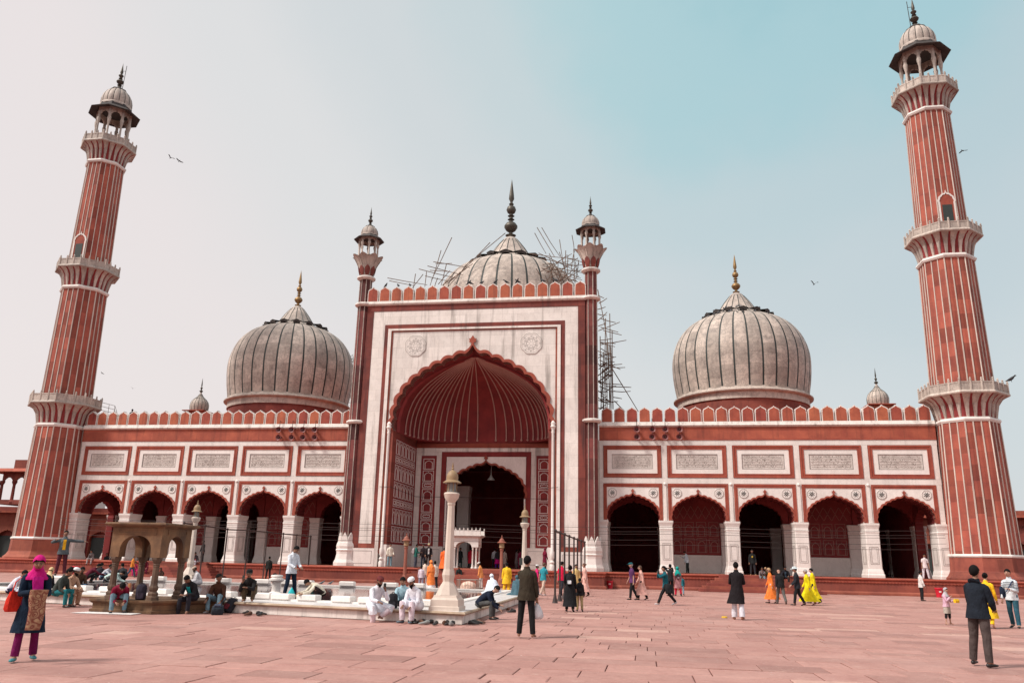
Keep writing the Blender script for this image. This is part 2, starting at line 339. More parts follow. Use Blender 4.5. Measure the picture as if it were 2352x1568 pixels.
# ================================================================== plinth and steps
ZP = 1.13
plinth = thing('plinth', 'long red sandstone plinth carrying the prayer hall', 'plinth', (0,0,0)); plinth['kind'] = 'structure'
WPY, CPY = -3.1, -6.0
b = MB(); b.box(-44, -11.2, WPY, 30, 0, ZP-0.16); b.box(10.9, 44, WPY, 30, 0, ZP-0.16); b.box(-11.2, 10.9, CPY, 30, 0, ZP-0.165)
mk('plinth_wall', b, RED, plinth)
def moulding_run(b, segs, prof):
    """prof: (outward, z) closed polyline swept along polylines of (x,y); outward = right side of travel"""
    for seg in segs:
        seg = [Vector((p[0],p[1])) for p in seg]; rings = []
        for i, p in enumerate(seg):
            d0 = (seg[i]-seg[i-1]).normalized() if i else (seg[1]-seg[0]).normalized()
            d1 = (seg[i+1]-seg[i]).normalized() if i < len(seg)-1 else d0
            n0 = Vector((d0.y,-d0.x)); n1 = Vector((d1.y,-d1.x)); n = (n0+n1); n = n/max(n.dot(n0), 0.3) if n.length > 1e-6 else n0
            rings.append([(p.x+n.x*o, p.y+n.y*o, z) for o, z in prof])
        b.loft(rings)
PL = [(-44,WPY),(-11.2,WPY),(-11.2,CPY),(10.9,CPY),(10.9,WPY),(44,WPY)]
b = MB(); moulding_run(b, [PL], [(-0.4,ZP-0.157),(0.05,ZP-0.157),(0.12,ZP-0.12),(0.14,ZP-0.06),(0.11,ZP-0.02),(0.06,ZP),(-0.4,ZP)])
mk('coping', b, REDM, plinth, 35)
b = MB(); moulding_run(b, [PL], [(-0.1,ZP-0.34),(0.02,ZP-0.34),(0.05,ZP-0.30),(0.05,ZP-0.20),(0.02,ZP-0.16),(-0.1,ZP-0.16)])
mk('carved_band', b, REDM, plinth, 35)
b = MB(); moulding_run(b, [PL], [(-0.1,0.0),(0.16,0.0),(0.16,0.14),(0.10,0.20),(0.03,0.24),(-0.1,0.24)])
mk('foot_moulding', b, RED, plinth, 35)
b = MB()                                                     # little carved leaves along the band, too many to count
for (x0,y0),(x1,y1) in zip(PL[:-1], PL[1:]):
    L = sqrt((x1-x0)**2+(y1-y0)**2); n = int(L/0.22)
    if abs(y1-y0) > 0.1: continue
    for k in range(n):
        x = x0+(x1-x0)*(k+.5)/n
        b.prism_y([(x-0.07,ZP-0.30),(x,ZP-0.345),(x+0.07,ZP-0.30),(x+0.05,ZP-0.22),(x-0.05,ZP-0.22)], y0-0.07, y0-0.045)
o = mk('carved_leaves', b, REDM, plinth); o['kind'] = 'stuff'
b = MB(); b.box(-44,-11.6,-2.7,30,ZP-0.004,ZP+0.004); b.box(11.6,44,-2.7,30,ZP-0.004,ZP+0.004); b.box(-10.8,10.5,-5.6,-2.69,ZP-0.0045,ZP+0.0035); b.box(-11.6,11.6,-2.7,30,ZP-.005,ZP+.003)
mk('plinth_floor', b, RED, plinth)
def flight(xc, half, yf, label):
    t = thing('stairs', label, 'stairs', (xc, yf, 0), group='stairs up to the prayer hall plinth'); w = W(t)
    n = 6; rise = (ZP-0.01)/n
    for k in range(n):
        ext = 0.34*(n-1-k)+0.34; sx = 0.30*(n-1-k)
        b = MB(); b.cbox(xc-half-sx, xc+half+sx, yf-0.17-ext, yf-0.145, rise*k+0.002*(k==0), rise*(k+1), 0.03); w('step', b, RED)
flight(-22.9, 2.6, WPY, 'red sandstone steps rising to the arcade beside the marble water tank')
flight(0.6, 3.0, CPY, 'broad red sandstone steps in front of the great central arch')
flight(21.6, 2.7, WPY, 'red sandstone steps with people sitting in the arcade without a water tank')

# ================================================================== arches
ARCHC = [(1,0),(1.0,.14),(.965,.32),(.88,.50),(.75,.64),(.6,.745),(.45,.825),(.3,.89),(.15,.945),(.0,1.0)]
def arch_half(n=90):
    pts = []
    P = ARCHC
    for i in range(len(P)-1):
        p0 = P[max(i-1,0)]; p1 = P[i]; p2 = P[i+1]; p3 = P[min(i+2,len(P)-1)]
        for k in range(10):
            t = k/10
            f = lambda a,b,c,d: 0.5*((2*b)+(-a+c)*t+(2*a-5*b+4*c-d)*t*t+(-a+3*b-3*c+d)*t**3)
            pts.append((f(p0[0],p1[0],p2[0],p3[0]), f(p0[1],p1[1],p2[1],p3[1])))
    pts.append(P[-1]); return pts
def cusped(a, h, lobes=6, sag=0.22, tip=0.10, seg=6, end=0.14):
    base = [(x*a, z*h) for x, z in arch_half()]
    base = [p for p in base if p[0] >= end*a] 
    L = [0]
    for p, q in zip(base[:-1], base[1:]): L.append(L[-1]+sqrt((p[0]-q[0])**2+(p[1]-q[1])**2))
    def at(s):
        for i in range(len(L)-1):
            if L[i+1] >= s:
                t = (s-L[i])/max(L[i+1]-L[i],1e-9); return (base[i][0]+(base[i+1][0]-base[i][0])*t, base[i][1]+(base[i+1][1]-base[i][1])*t)
        return base[-1]
    nodes = [at(L[-1]*i/lobes) for i in range(lobes+1)]
    half = []
    for p, q in zip(nodes[:-1], nodes[1:]):
        dx, dz = q[0]-p[0], q[1]-p[1]; c = sqrt(dx*dx+dz*dz); nx, nz = dz/c, -dx/c       # right-hand normal = outward on the right side
        for k in range(seg):
            t = k/seg; bl = 4*t*(1-t)*sag*c; half.append((p[0]+dx*t+nx*bl, p[1]+dz*t+nz*bl))
    half.append(nodes[-1]); p = nodes[-1]
    for k in range(1, 5):
        t = k/5; cxp, czp = 0.03*a, p[1]+0.03*h
        half.append(((1-t)**2*p[0]+2*t*(1-t)*cxp, (1-t)**2*p[1]+2*t*(1-t)*czp+t*t*h*(1+tip)))
    right = half
    return [(-x, z) for x, z in right] + [(0, h*(1+tip))] + list(reversed(right))     # left spring -> tip -> right spring
def smooth_arch(a, h):
    r = [(x*a, z*h) for x, z in arch_half()][::3]
    return [(-x, z) for x, z in r[:-1]] + [(0, h)] + list(reversed(r[:-1]))
def off(out, k, dz=0.0, a=None):
    return [(x*k, z*k+dz) for x, z in out]
def wall_with_arch(x0, x1, z0, z1, out, cx, cz):
    """one polygon: rectangle with an arch cut from its lower edge"""
    pts = [(x0,z0)] + [(cx+x, cz+z) for x, z in out] + [(x1,z0),(x1,z1),(x0,z1)]
    if abs(pts[1][1]-z0) > 1e-6: pass
    return pts
def arch_band(out, k, cx, cz, grow=0.0):
    n = len(out); hmax = max(z for _, z in out); o2 = []
    for i in range(n):
        p, q = out[max(i-1,0)], out[min(i+1,n-1)]
        o2.append((out[i][0]*k, out[i][1]*(1+(k-1)*0.9)+0.0))
    return [(cx+x, cz+z) for x, z in out] + [(cx+x, cz+z) for x, z in reversed(o2)]
def frame_y(b, x0, x1, z0, z1, t, y0, y1, bottom=True):
    b.box(x0, x0+t, y0, y1, z0, z1); b.box(x1-t, x1, y0, y1, z0, z1); b.box(x0+t, x1-t, y0, y1, z1-t, z1)
    if bottom: b.box(x0+t, x1-t, y0, y1, z0, z0+t)
    return b
def outline_panel(wd, ht, lw=0.05, arched=True):
    """white inlaid line drawing: a rectangle with a cusped niche in it; origin at the lower centre, faces -Y"""
    b = MB(); frame_y(b, -wd/2, wd/2, 0, ht, lw, -0.02, 0.0)
    if arched:
        a, hh = wd*0.36, ht*0.36
        o1 = cusped(a, hh, 3, 0.25, 0.25, 4, 0.2); o2 = [(x*0.84, z*0.88-0.0) for x, z in o1]
        z0 = ht*0.45
        b.prism_y([(x,z0+z) for x,z in o1]+[(x,z0+z) for x,z in reversed(o2)], -0.02, 0.0)
        for s in (-1,1): b.box(min(s*a*0.84,s*a), max(s*a*0.84,s*a), -0.02, 0.0, lw, z0)
    else:
        pts = [(wd*.34,ht*.5),(wd*.24,ht*.74),(wd*.1,ht*.66),(0,ht*.78),(-wd*.1,ht*.66),(-wd*.24,ht*.74),(-wd*.34,ht*.5),(-wd*.24,ht*.26),(-wd*.1,ht*.34),(0,ht*.22),(wd*.1,ht*.34),(wd*.24,ht*.26)]
        for p, q in zip(pts, pts[1:]+pts[:1]):
            c, d = Vector(p), Vector(q); e = (d-c).normalized(); n = Vector((-e.y,e.x))*lw*0.5
            b.prism_y([tuple(c-n),tuple(d-n),tuple(d+n),tuple(c+n)], -0.02, 0.0)
    return b
def leaf_finial(sc_=1.0):
    o = [(-.06,0),(-.05,.12),(-.1,.2),(-.2,.22),(-.17,.3),(-.22,.42),(-.12,.4),(-.09,.46),(0,.6)]
    o = [(x*sc_, z*sc_) for x, z in o]; b = MB(); b.prism_y(o+[(-x,z) for x,z in reversed(o[:-1])], -0.05, 0.02); return b
def merlon_outline(wd, ht):
    q = [(.5,0),(.5,.62),(.455,.655),(.485,.74),(.43,.83),(.31,.875),(.2,.925),(.09,.955),(0,1.04)]
    r = [(x*wd, z*ht) for x, z in q]
    return r + [(-x,z) for x,z in reversed(r[:-1])]
def merlon_meshes(wd, ht):
    o = merlon_outline(wd, ht); b = MB(); b.prism_y(o, 0.0, 0.42)
    i = [(x*0.86, 0.04+z*0.90) for x, z in o]; f = MB(); f.prism_y(i, -0.025, 0.10)
    return mesh('merlon', b, MARS), mesh('merlon_face', f, REDL)
MER_W = merlon_meshes(0.90, 1.22); MER_G = merlon_meshes(0.93, 1.30)
def merlons(w, n, x0, pitch, y, z, ms, yaw=0.0):
    for k in range(n):
        m = w.inst('merlon', ms[0], (x0+k*pitch, y, z), yaw, (1, 1, R_.uniform(0.985,1.015)))
        place('merlon_face', ms[1], m)
def medallion_meshes(r):
    a = MB(); pts = []
    for k in range(48):
        th = 2*pi*k/48; rr = r*(0.93+0.07*abs(sin(4*th))); pts.append((rr*cos(th), rr*sin(th)))
    a.prism_y(pts, -0.02, 0.03)
    ring = MB(); o = pts; i = [(x*0.9,z*0.9) for x,z in pts]
    n = len(o); ring.add([(x,-0.03,z) for x,z in o]+[(x,-0.03,z) for x,z in i], [(k,(k+1)%n,n+(k+1)%n,n+k) for k in range(n)])
    s = MB()
    for k in range(8):
        th = pi*k/4+pi/8
        s.prism_y([(r*.12*cos(th-.39),r*.12*sin(th-.39)),(r*.40*cos(th-.17),r*.40*sin(th-.17)),(r*.68*cos(th),r*.68*sin(th)),(r*.40*cos(th+.17),r*.40*sin(th+.17)),(r*.12*cos(th+.39),r*.12*sin(th+.39))], -0.038, -0.02)
    return mesh('medallion', a, MARW), mesh('medallion_ring', ring, GREYL), mesh('star', s, DARK)
MED = medallion_meshes(0.36)

# ================================================================== arcade wings
ZPT, ZF = 5.02, 7.85
ARW = cusped(1.98, 1.85, 7, 0.20, 0.09)
OUTL = mesh('inlaid_panel', outline_panel(0.8, 1.15, 0.03), LINE)
def lettering(wd, ht, rows, seed):
    r = random.Random(seed); b = MB(); rh = ht/rows
    for k in range(rows+1):
        if 0 < k < rows: b.box(-wd/2, wd/2, -0.012, 0.0, k*rh-0.008, k*rh+0.008)
    for k in range(rows):
        x = -wd/2+0.05; zc = k*rh+rh*0.4
        while x < wd/2-0.08:
            typ = r.random(); L = r.uniform(0.04, 0.2); h = rh*r.uniform(0.1, 0.5); t = 0.014
            if typ < 0.45:           # bowl
                pts = [(x+L*i/6, zc+h*0.5-h*sin(pi*i/6)) for i in range(7)]
            elif typ < 0.75:         # upright
                pts = [(x+0.02, zc-h*0.1), (x+0.02+r.uniform(-.01,.02), zc+rh*0.45)]; L = 0.05
            else:
                pts = [(x, zc), (x+L*0.5, zc+h*0.3), (x+L, zc-h*0.1)]
            for p, q in zip(pts[:-1], pts[1:]):
                c, d = Vector(p), Vector(q); e = (d-c).normalized(); n = Vector((-e.y,e.x))*t*0.6
                b.add([(v.x,-0.01,v.y) for v in (c-n,d-n,d+n,c+n)], [(0,1,2,3)])
            if r.random() < 0.4: b.box(x+L*.5-.012, x+L*.5+.012, -0.01, 0.0, zc+rh*0.3, zc+rh*0.3+0.022)
            x += L*r.uniform(0.6,1.1)
    return b
TABM = stone('inscribed_marble', (0.72,0.66,0.61,1), (0.60,0.54,0.50,1), 3.5, 0.6, 0.04, 0.3, (0.2,0.17,0.15,1), vein=0.2)
INKM = plain('engraved_black', (0.27,0.23,0.205), 0.7)
def pier_mesh(wd, dp, z0, z1, m):
    b = MB(); prof = [(1.24,0),(1.24,.05),(1.15,.075),(1.13,.10),(1.05,.14),(1.0,.16),(1.0,.82),(1.05,.83),(1.05,.85),(1.0,.865),(1.0,.90),(1.08,.94),(1.14,.965),(1.14,1.0)]
    rings = []
    for k, t in prof:
        z = z0+(z1-z0)*t; x = wd/2*k; e = (k-1)*wd/2; c = 0.05
        rings.append([(-x+c,-e,z),(x-c,-e,z),(x,-e+c,z),(x,dp+e-c,z),(x-c,dp+e,z),(-x+c,dp+e,z),(-x,dp+e-c,z),(-x,-e+c,z)])
    b.loft(rings); return mesh('pier', b, m)
PIER = pier_mesh(0.98, 1.7, 0, ZPT-ZP, MARW); IPIER = pier_mesh(0.9, 0.9, 0, 4.0, MARW)
def panel_lines(wd, ht):
    b = MB(); frame_y(b, -wd/2, wd/2, 0, ht, 0.022, -0.012, 0); frame_y(b, -wd/2+0.1, wd/2-0.1, 0.1, ht-0.1, 0.018, -0.012, 0); return mesh('inlaid_frame', b, GREYL)
PLN = panel_lines(0.62, 1.25)
def wing(s):
    side = 'beside the marble water tank' if s < 0 else 'beyond the open courtyard'
    t = thing('arcade_wing', 'white and red arcade wing with five cusped arches '+('behind the water tank' if s < 0 else 'with a red bin at each end'), 'arcade', (s*22.9, 0, ZP)); w = W(t)
    X0, X1 = (10.3, 35.6) if s > 0 else (-35.6, -10.3)
    # body of the hall
    b = MB(); b.box(X0, X1, 0.35, 1.7, 7.4, 12.3); w('wall_core', b, RED)
    b = MB(); b.box(X0, X1, 1.7, 27, 11.6, 12.25); w('roof', b, REDF)
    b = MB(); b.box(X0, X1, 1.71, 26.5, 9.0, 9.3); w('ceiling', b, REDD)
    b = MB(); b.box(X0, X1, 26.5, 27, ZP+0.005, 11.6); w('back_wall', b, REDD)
    xe = X1 if s > 0 else X0
    b = MB(); oa = [(y_, z_) for y_, z_ in cusped(1.5, 1.4, 5, 0.2, 0.1)]
    pts = [(2.0,ZP+.006),(2.1,ZP+.006),(2.1,4.9)]+[(3.6+y_,4.9+z_) for y_,z_ in oa]+[(5.1,4.9),(5.1,ZP+.006),(27,ZP+.006),(27,11.6),(1.7,11.6),(1.7,ZP+.006)]
    pts = pts[1:]; n = len(pts); tt = tess(pts)
    v = [(xe-0.0*s, p, q) for p, q in pts]+[(xe-0.6*s, p, q) for p, q in pts]
    b.add(v, tt+[tuple(i+n for i in q) for q in tt]+[(i,(i+1)%n,n+(i+1)%n,n+i) for i in range(n)]); w('end_wall', b, REDD)
    # bands
    b = MB(); b.box(X0, X1, -0.02, 0.34, 11.35, 12.27); w('frieze', b, REDF)
    b = MB(); b.loft([[(x,0.3,12.28),(x,-0.05,12.28),(x,-0.16,12.34),(x,-0.20,12.42),(x,-0.17,12.47),(x,-0.10,12.49),(x,-0.10,12.62),(x,-0.06,12.69),(x,0.3,12.69)] for x in (X0, X1)]); w('cornice', b, MARS, 35)
    b = MB(); b.box(X0, X1, -0.04, 0.34, 11.24, 11.345); w('red_fillet', b, REDM)
    b = MB(); b.box(X0, X1, 0.0, 0.34, 10.84, 11.235); w('upper_marble_band', b, MAR)
    b = MB(); b.box(X0, X1, 0.0, 0.34, 7.86, 8.30); w('middle_marble_band', b, MAR)
    for k in range(6):
        xb = s*(10.4+5*k); lo, hi = (xb-0.22, xb+0.22)
        if k == 0: lo, hi = sorted((s*10.3, s*10.62))
        if k == 5: lo, hi = sorted((s*35.18, s*35.58))
        b = MB(); b.box(lo, hi, 0.003, 0.34, ZPT+0.01, 7.855); b.box(lo, hi, 0.003, 0.34, 8.305, 10.835); w('marble_pilaster', b, MAR)
        if 0 < k < 5:
            b = MB(); b.box(xb-0.09, xb+0.09, -0.06, 0.0, ZPT+0.02, 7.7); b.lathe([(0.02,7.7),(0.1,7.74),(0.13,7.82),(0.08,7.9),(0.02,7.94)], 8, xb, -0.03); w('colonnette', b, MARW)
    for k in range(6):
        xb = s*(10.4+5*k)
        if k in (0,5): xb -= 0 if k == 0 else s*0.02
        p = w.inst('pier', PIER, (xb, -0.03, ZP+0.004)); place('inlaid_frame', PLN, p, (0,-0.002,0.95))
        o = place('inlaid_frame', PLN, p, (-s*0.492 if s > 0 else 0.492, 0.85, 0.95), rotz=(-pi/2 if s > 0 else pi/2)); o.scale = (1.5,1,1)
    for k in range(5):
        c = s*(12.9+5*k)
        pts = [(c-2.03,ZPT+.01)]+[(c+x,5.1+z) for x,z in ARW]+[(c+2.03,ZPT+.01),(c+2.03,7.58),(c-2.03,7.58)]
        b = MB(); b.prism_y(pts, 0.03, 0.34); w('spandrel', b, MARW)
        b = MB(); b.prism_y(arch_band(ARW, 1.075, c, 5.1), -0.05, 0.36); w('arch_moulding', b, REDM)
        A2 = [(x*0.97, z*0.97) for x, z in ARW]
        b = MB(); b.strip([(c+x,0.34,5.1+z) for x,z in A2], [(c+x,1.7,5.1+z) for x,z in A2])
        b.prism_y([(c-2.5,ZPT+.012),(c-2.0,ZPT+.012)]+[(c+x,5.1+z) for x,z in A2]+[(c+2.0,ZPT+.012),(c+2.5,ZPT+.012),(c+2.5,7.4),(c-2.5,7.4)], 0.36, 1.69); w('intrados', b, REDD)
        lf = leaf_finial(0.62); o = w('arch_finial', lf.xf(Matrix.Translation((c,-0.02,7.08))), REDM)
        b = MB(); frame_y(b, c-2.29, c+2.29, ZPT+0.012, 7.85, 0.15, -0.035, 0.33, False); frame_y(b, c-2.14, c+2.14, ZPT+0.013, 7.70, 0.12, -0.008, 0.33, False); w('bay_frame', b, REDM)
        for q in (-1,1):
            m = w.inst('medallion', MED[0], (c+q*1.58, 0.025, 7.12)); place('medallion_ring', MED[1], m); place('star', MED[2], m)
        # upper panel
        b = MB(); frame_y(b, c-2.26, c+2.26, 8.32, 10.82, 0.13, -0.045, 0.33); frame_y(b, c-2.13, c+2.13, 8.45, 10.69, 0.12, -0.005, 0.33); frame_y(b, c-2.01, c+2.01, 8.57, 10.57, 0.06, -0.025, 0.33); o = w('panel_frame', b, REDM)
        b = MB(); frame_y(b, c-1.95, c+1.95, 8.63, 10.51, 0.36, 0.02, 0.33); w('panel_border', b, MARW)
        b = MB(); frame_y(b, c-1.592, c+1.592, 8.988, 10.152, 0.03, 0.012, 0.05); w('panel_line', b, GREYL)
        b = MB(); b.box(c-1.56, c+1.56, 0.06, 0.33, 9.02, 10.12); tb = w('inscription_tablet', b, TABM)
        L = lettering(2.9, 1.0, 4, k*7+int(s>0)); mk('lettering', L, INKM, tb, loc=(c, 0.058, 9.07))
    # inner arcade, five and a half metres in
    for k in range(6):
        xb = s*(10.4+5*k); w.inst('inner_pier', IPIER, (xb, 5.4, ZP+0.004))
        p = w.inst('inner_pier', IPIER, (xb, 12.5, ZP+0.004)) if k % 2 else None
    for k in range(5):
        c = s*(12.9+5*k)
        if k in (1,3):
            b = MB(); b.box(c-2.45, c+2.45, 5.6, 6.2, ZP+1.45, 9.0); pw = w('screen_wall', b, REDD)
            b = MB(); b.box(c-2.45, c+2.45, 5.5, 6.2, ZP+0.004, ZP+1.44); frame_y(b, c-1.9, c+1.9, ZP+0.2, ZP+1.2, 0.05, 5.48, 5.5); w('dado', b, MARW)
            for r_ in range(2):
                for q in range(4):
                    w.inst('inlaid_panel', OUTL, (c-1.5+q*1.0, 5.598, ZP+1.65+r_*1.3))
            b = MB()
            for q in range(7):
                x = c-1.8+q*0.6
                for r_ in range(2):
                    z = ZP+4.35+r_*0.55+(0.0); xx = x+(0.3 if r_ else 0)
                    for d_ in ((xx-.28,z,xx,z+.5),(xx,z+.5,xx+.28,z)):
                        p, q2 = Vector((d_[0],d_[1])), Vector((d_[2],d_[3])); e = (q2-p).normalized(); n_ = Vector((-e.y,e.x))*0.014
                        b.add([(v_.x,5.59,v_.y) for v_ in (p-n_,q2-n_,q2+n_,p+n_)], [(0,1,2,3)])
            w('net_vault_lines', b, LINE)
        else:
            o1 = cusped(2.0, 1.7, 6, 0.2, 0.1)
            b = MB(); b.prism_y([(c-2.5,ZP+4.0)]+[(c+x,ZP+4.0+z) for x,z in o1]+[(c+2.5,ZP+4.0),(c+2.5,9.0),(c-2.5,9.0)], 5.6, 6.2); w('inner_arch', b, REDD)
    merlons(w, 25, s*10.95 if s > 0 else -34.95, 1.0, -0.02, 12.69, MER_W)
    return t
wing(-1); wing(1)
# ================================================================== central gateway
GY = -1.5
gate = thing('gateway', 'tall central gateway with a great cusped arch between slender turrets', 'gateway', (0, GY, ZP)); w = W(gate)
AM = cusped(6.4, 6.55, 9, 0.21, 0.09, 8, 0.10); SPZ = 11.9
def gbox(name, x0, x1, y0, y1, z0, z1, m): b = MB(); b.box(x0,x1,y0,y1,z0,z1); return w(name, b, m)
# flanks and mass behind the front
for s in (-1, 1):
    lo, hi = sorted((s*9.3, s*6.45)); gbox('flank', lo, hi, GY+0.9, 7.5, ZP+0.005, 22.3, RED)
gbox('roof', -6.45, 6.45, 0.4, 7.5, 19.4, 22.28, RED)
b = MB(); b.box(-9.32, 9.32, GY-0.04, GY+0.9, 22.12, 22.62); w('top_band', b, REDW)
def u_frame(name, xo, xi, zb, zo, zi, y0, y1, m):
    b = MB(); b.box(-xo, -xi, y0, y1, zb, zo); b.box(xi, xo, y0, y1, zb, zo); b.box(-xi, xi, y0, y1, zi, zo); return w(name, b, m)
u_frame('outer_red_border', 9.32, 8.74, 2.52, 22.115, 22.11, GY-0.03, GY+0.9, REDW)
u_frame('marble_field', 8.735, 7.665, 2.88, 22.108, 20.905, GY, GY+0.9, MARS)
for s in (-1, 1):
    lo, hi = sorted((s*8.735, s*7.335)); gbox('lower_red_band', lo, hi, GY-0.02, GY+.9, 2.52, 2.875, RED)
u_frame('inner_red_border', 7.66, 7.335, 2.88, 20.90, 20.53, GY-0.03, GY+0.9, REDW)
u_frame('marble_rib', 7.33, 7.06, ZP+0.006, 20.525, 20.36, GY-0.10, GY+0.9, MARS)
u_frame('red_rib', 7.055, 6.91, ZP+1.0, 20.355, 20.25, GY-0.02, GY+0.9, RED)
# colonnettes framing the arch
for s in (-1, 1):
    b = MB(); b.lathe([(0.2,ZP+.006),(0.2,ZP+.35),(0.13,ZP+.45),(0.19,ZP+.6),(0.10,ZP+.75),(0.17,ZP+0.95),(0.17,ZP+1.35),(0.115,ZP+1.45),(0.115,SPZ-.3),(0.15,SPZ-.2),(0.11,SPZ-.1),(0.2,SPZ+.15),(0.24,SPZ+.2),(0.17,SPZ+.35),(0.2,SPZ+.5),(0.05,SPZ+.75)], 10, s*6.76, GY-0.02); w('colonnette', b, MARW, 40)
pts = [(-6.905,SPZ)]+[(x,SPZ+z) for x,z in AM]+[(6.905,SPZ),(6.905,20.245),(-6.905,20.245)]
b = MB(); b.prism_y(pts, GY+0.02, GY+0.9); w('spandrel', b, MARS)
b = MB(); b.prism_y(arch_band(AM, 1.045, 0, SPZ), GY-0.09, GY+0.92); w('arch_moulding', b, REDM)
for s in (-1, 1):
    lo, hi = sorted((s*6.4, s*6.66)); gbox('jamb', lo, hi, GY-0.01, GY+0.9, ZP+1.7, SPZ-0.003, RED)
    lo, hi = sorted((s*6.38, s*6.66)); gbox('jamb_foot', lo, hi, GY-0.04, GY+0.9, ZP+.006, ZP+1.69, MARW)
    # marble socle with an inlaid frame
    lo, hi = sorted((s*9.32, s*7.335)); so_ = gbox('socle', lo, hi, GY-0.12, GY+0.9, ZP+.006, 2.51, MARW)
    b = MB(); frame_y(b, lo+0.22, hi-0.2, ZP+0.2, 2.32, 0.03, GY-0.13, GY-0.11); mk('inlaid_frame', b, GREYL, so_)
b = leaf_finial(1.5); w('arch_finial', b.xf(Matrix.Translation((0,GY-0.05,SPZ+7.0))), REDM)
def gmed(x):
    r = 0.93; b = MB(); P1 = [(r*(0.93+0.07*abs(sin(4*2*pi*k/64)))*cos(2*pi*k/64), r*(0.93+0.07*abs(sin(4*2*pi*k/64)))*sin(2*pi*k/64)) for k in range(64)]
    b.prism_y(P1, -0.03, 0.03); md = mk('medallion', b, MARS, gate, loc=(x, 0.01, 19.0-ZP))
    c = MB(); n = 64
    for k1, k2 in ((1.0,0.965),(0.86,0.84),(0.62,0.60)):
        c.add([(p*k1,-0.034,q*k1) for p,q in P1]+[(p*k2,-0.034,q*k2) for p,q in P1], [(k,(k+1)%n,n+(k+1)%n,n+k) for k in range(n)])
    rr = random.Random(3)
    def seg(p, q, t=0.012):
        p, q = Vector(p), Vector(q); e = (q-p).normalized(); m_ = Vector((-e.y,e.x))*t; c.add([(v.x,-0.034,v.y) for v in (p-m_,q-m_,q+m_,p+m_)], [(0,1,2,3)])
    for k in range(8):
        th = pi*k/4+pi/8; seg((0.12*cos(th),.12*sin(th)), (0.6*r*cos(th),0.6*r*sin(th)))
        th2 = th+pi/4; seg((0.56*r*cos(th),0.56*r*sin(th)), (0.56*r*cos(th2+pi/4),0.56*r*sin(th2+pi/4)))
        cx_, cz_ = 0.72*r*cos(th+pi/8), 0.72*r*sin(th+pi/8); a = rr.uniform(0,6)
        for j in range(3): seg((cx_+.06*cos(a+j),cz_+.06*sin(a+j)), (cx_+.08*cos(a+j+1.2),cz_+.08*sin(a+j+1.2)), 0.016)
    mk('medallion_lines', c, GREYL, md)
gmed(-4.9); gmed(4.9)
# niche: side walls, back wall, half dome
BY = 5.7
for s in (-1, 1):
    x0, x1 = sorted((s*6.4, s*6.55))
    sw = gbox('side_wall', x0, x1, GY+0.9, BY+0.3, ZP+1.75, 11.45, REDD)
    x0, x1 = sorted((s*6.36, s*6.56)); gbox('side_dado', x0, x1, GY+0.9, BY-0.02, ZP+.006, ZP+1.74, MARW)
    for r_, (z, hgt) in enumerate([(3.05,1.25),(4.45,1.25),(5.85,0.62),(6.62,1.25),(8.0,1.25),(9.38,0.62),(10.1,1.2)]):
        for q in range(6):
            me = SIDEP[hgt] if 'SIDEP' in globals() and hgt in SIDEP else None
            if me is None:
                globals().setdefault('SIDEP', {})[hgt] = me = mesh('inlaid_panel', outline_panel(0.78, hgt, 0.045, hgt > 1), MARW)
            w.inst('inlaid_panel', me, (s*6.398, GY+1.45+q*0.98, z), rotz=(pi/2 if s < 0 else -pi/2))
gbox('back_wall_header', -6.4, 6.4, BY+0.05, BY+0.6, 11.86, 12.3, REDD); gbox('marble_header', -6.4, 6.4, BY+0.03, BY+0.6, 11.1, 11.445, MARS)
gbox('red_string_course', -6.4, 6.4, BY-0.05, BY+0.1, 11.45, 11.85, REDM)
AI = cusped(3.45, 3.0, 7, 0.2, 0.08, 6)
pts = [(-3.58,ZP+.01),(-3.45,ZP+.01),(-3.45,7.05)]+[(x,7.05+z) for x,z in AI]+[(3.45,7.05),(3.45,ZP+.01),(3.58,ZP+.01),(3.58,10.65),(-3.58,10.65)]
b = MB(); b.prism_y([p for p in pts], BY+0.04, BY+0.6); w('inner_spandrel', b, MARW)
b = MB(); b.prism_y(arch_band(AI, 1.06, 0, 7.05), BY-0.04, BY+0.62); w('inner_arch_moulding', b, REDM)
b = leaf_finial(0.9); w('arch_finial', b.xf(Matrix.Translation((0,BY-0.02,10.25))), REDM)
b = MB(); frame_y(b, -4.03, 4.03, ZP+1.75, 11.09, 0.42, BY, BY+0.6, False); w('inner_frame', b, REDD)
for s in (-1, 1):
    lo, hi = sorted((s*4.05, s*4.5)); gbox('marble_strip', lo, hi, BY+0.03, BY+0.6, ZP+1.75, 11.09, MARS)
    lo, hi = sorted((s*4.505, s*5.9)); st = gbox('red_strip', lo, hi, BY, BY+0.6, ZP+1.76, 10.75, REDD)
    lo, hi = sorted((s*5.905, s*6.39)); gbox('marble_strip', lo, hi, BY+0.03, BY+0.6, ZP+1.75, 11.09, MARS)
    lo, hi = sorted((s*4.505, s*5.9)); gbox('marble_strip', lo, hi, BY+0.03, BY+0.6, 10.755, 11.09, MARS)
    lo, hi = sorted((s*3.62, s*6.35)); dd = gbox('dado', lo, hi, BY-0.12, BY+0.6, ZP+.006, ZP+1.745, MARW)
    b = MB(); frame_y(b, lo+0.25, hi-0.25, ZP+0.35, ZP+1.5, 0.03, BY-0.13, BY-0.11); mk('inlaid_frame', b, GREYL, dd)
    z = ZP+1.95
    for r_ in range(8):
        small = r_ in (2, 5); hgt = 0.5 if small else 0.95
        w.inst('inlaid_panel', SIDEPB[hgt] if 'SIDEPB' in globals() and hgt in SIDEPB else globals().setdefault('SIDEPB', {}).setdefault(hgt, mesh('inlaid_panel', outline_panel(1.0, hgt, 0.05, not small), MARW)), (s*5.2, BY-0.002, z)); z += hgt+0.1
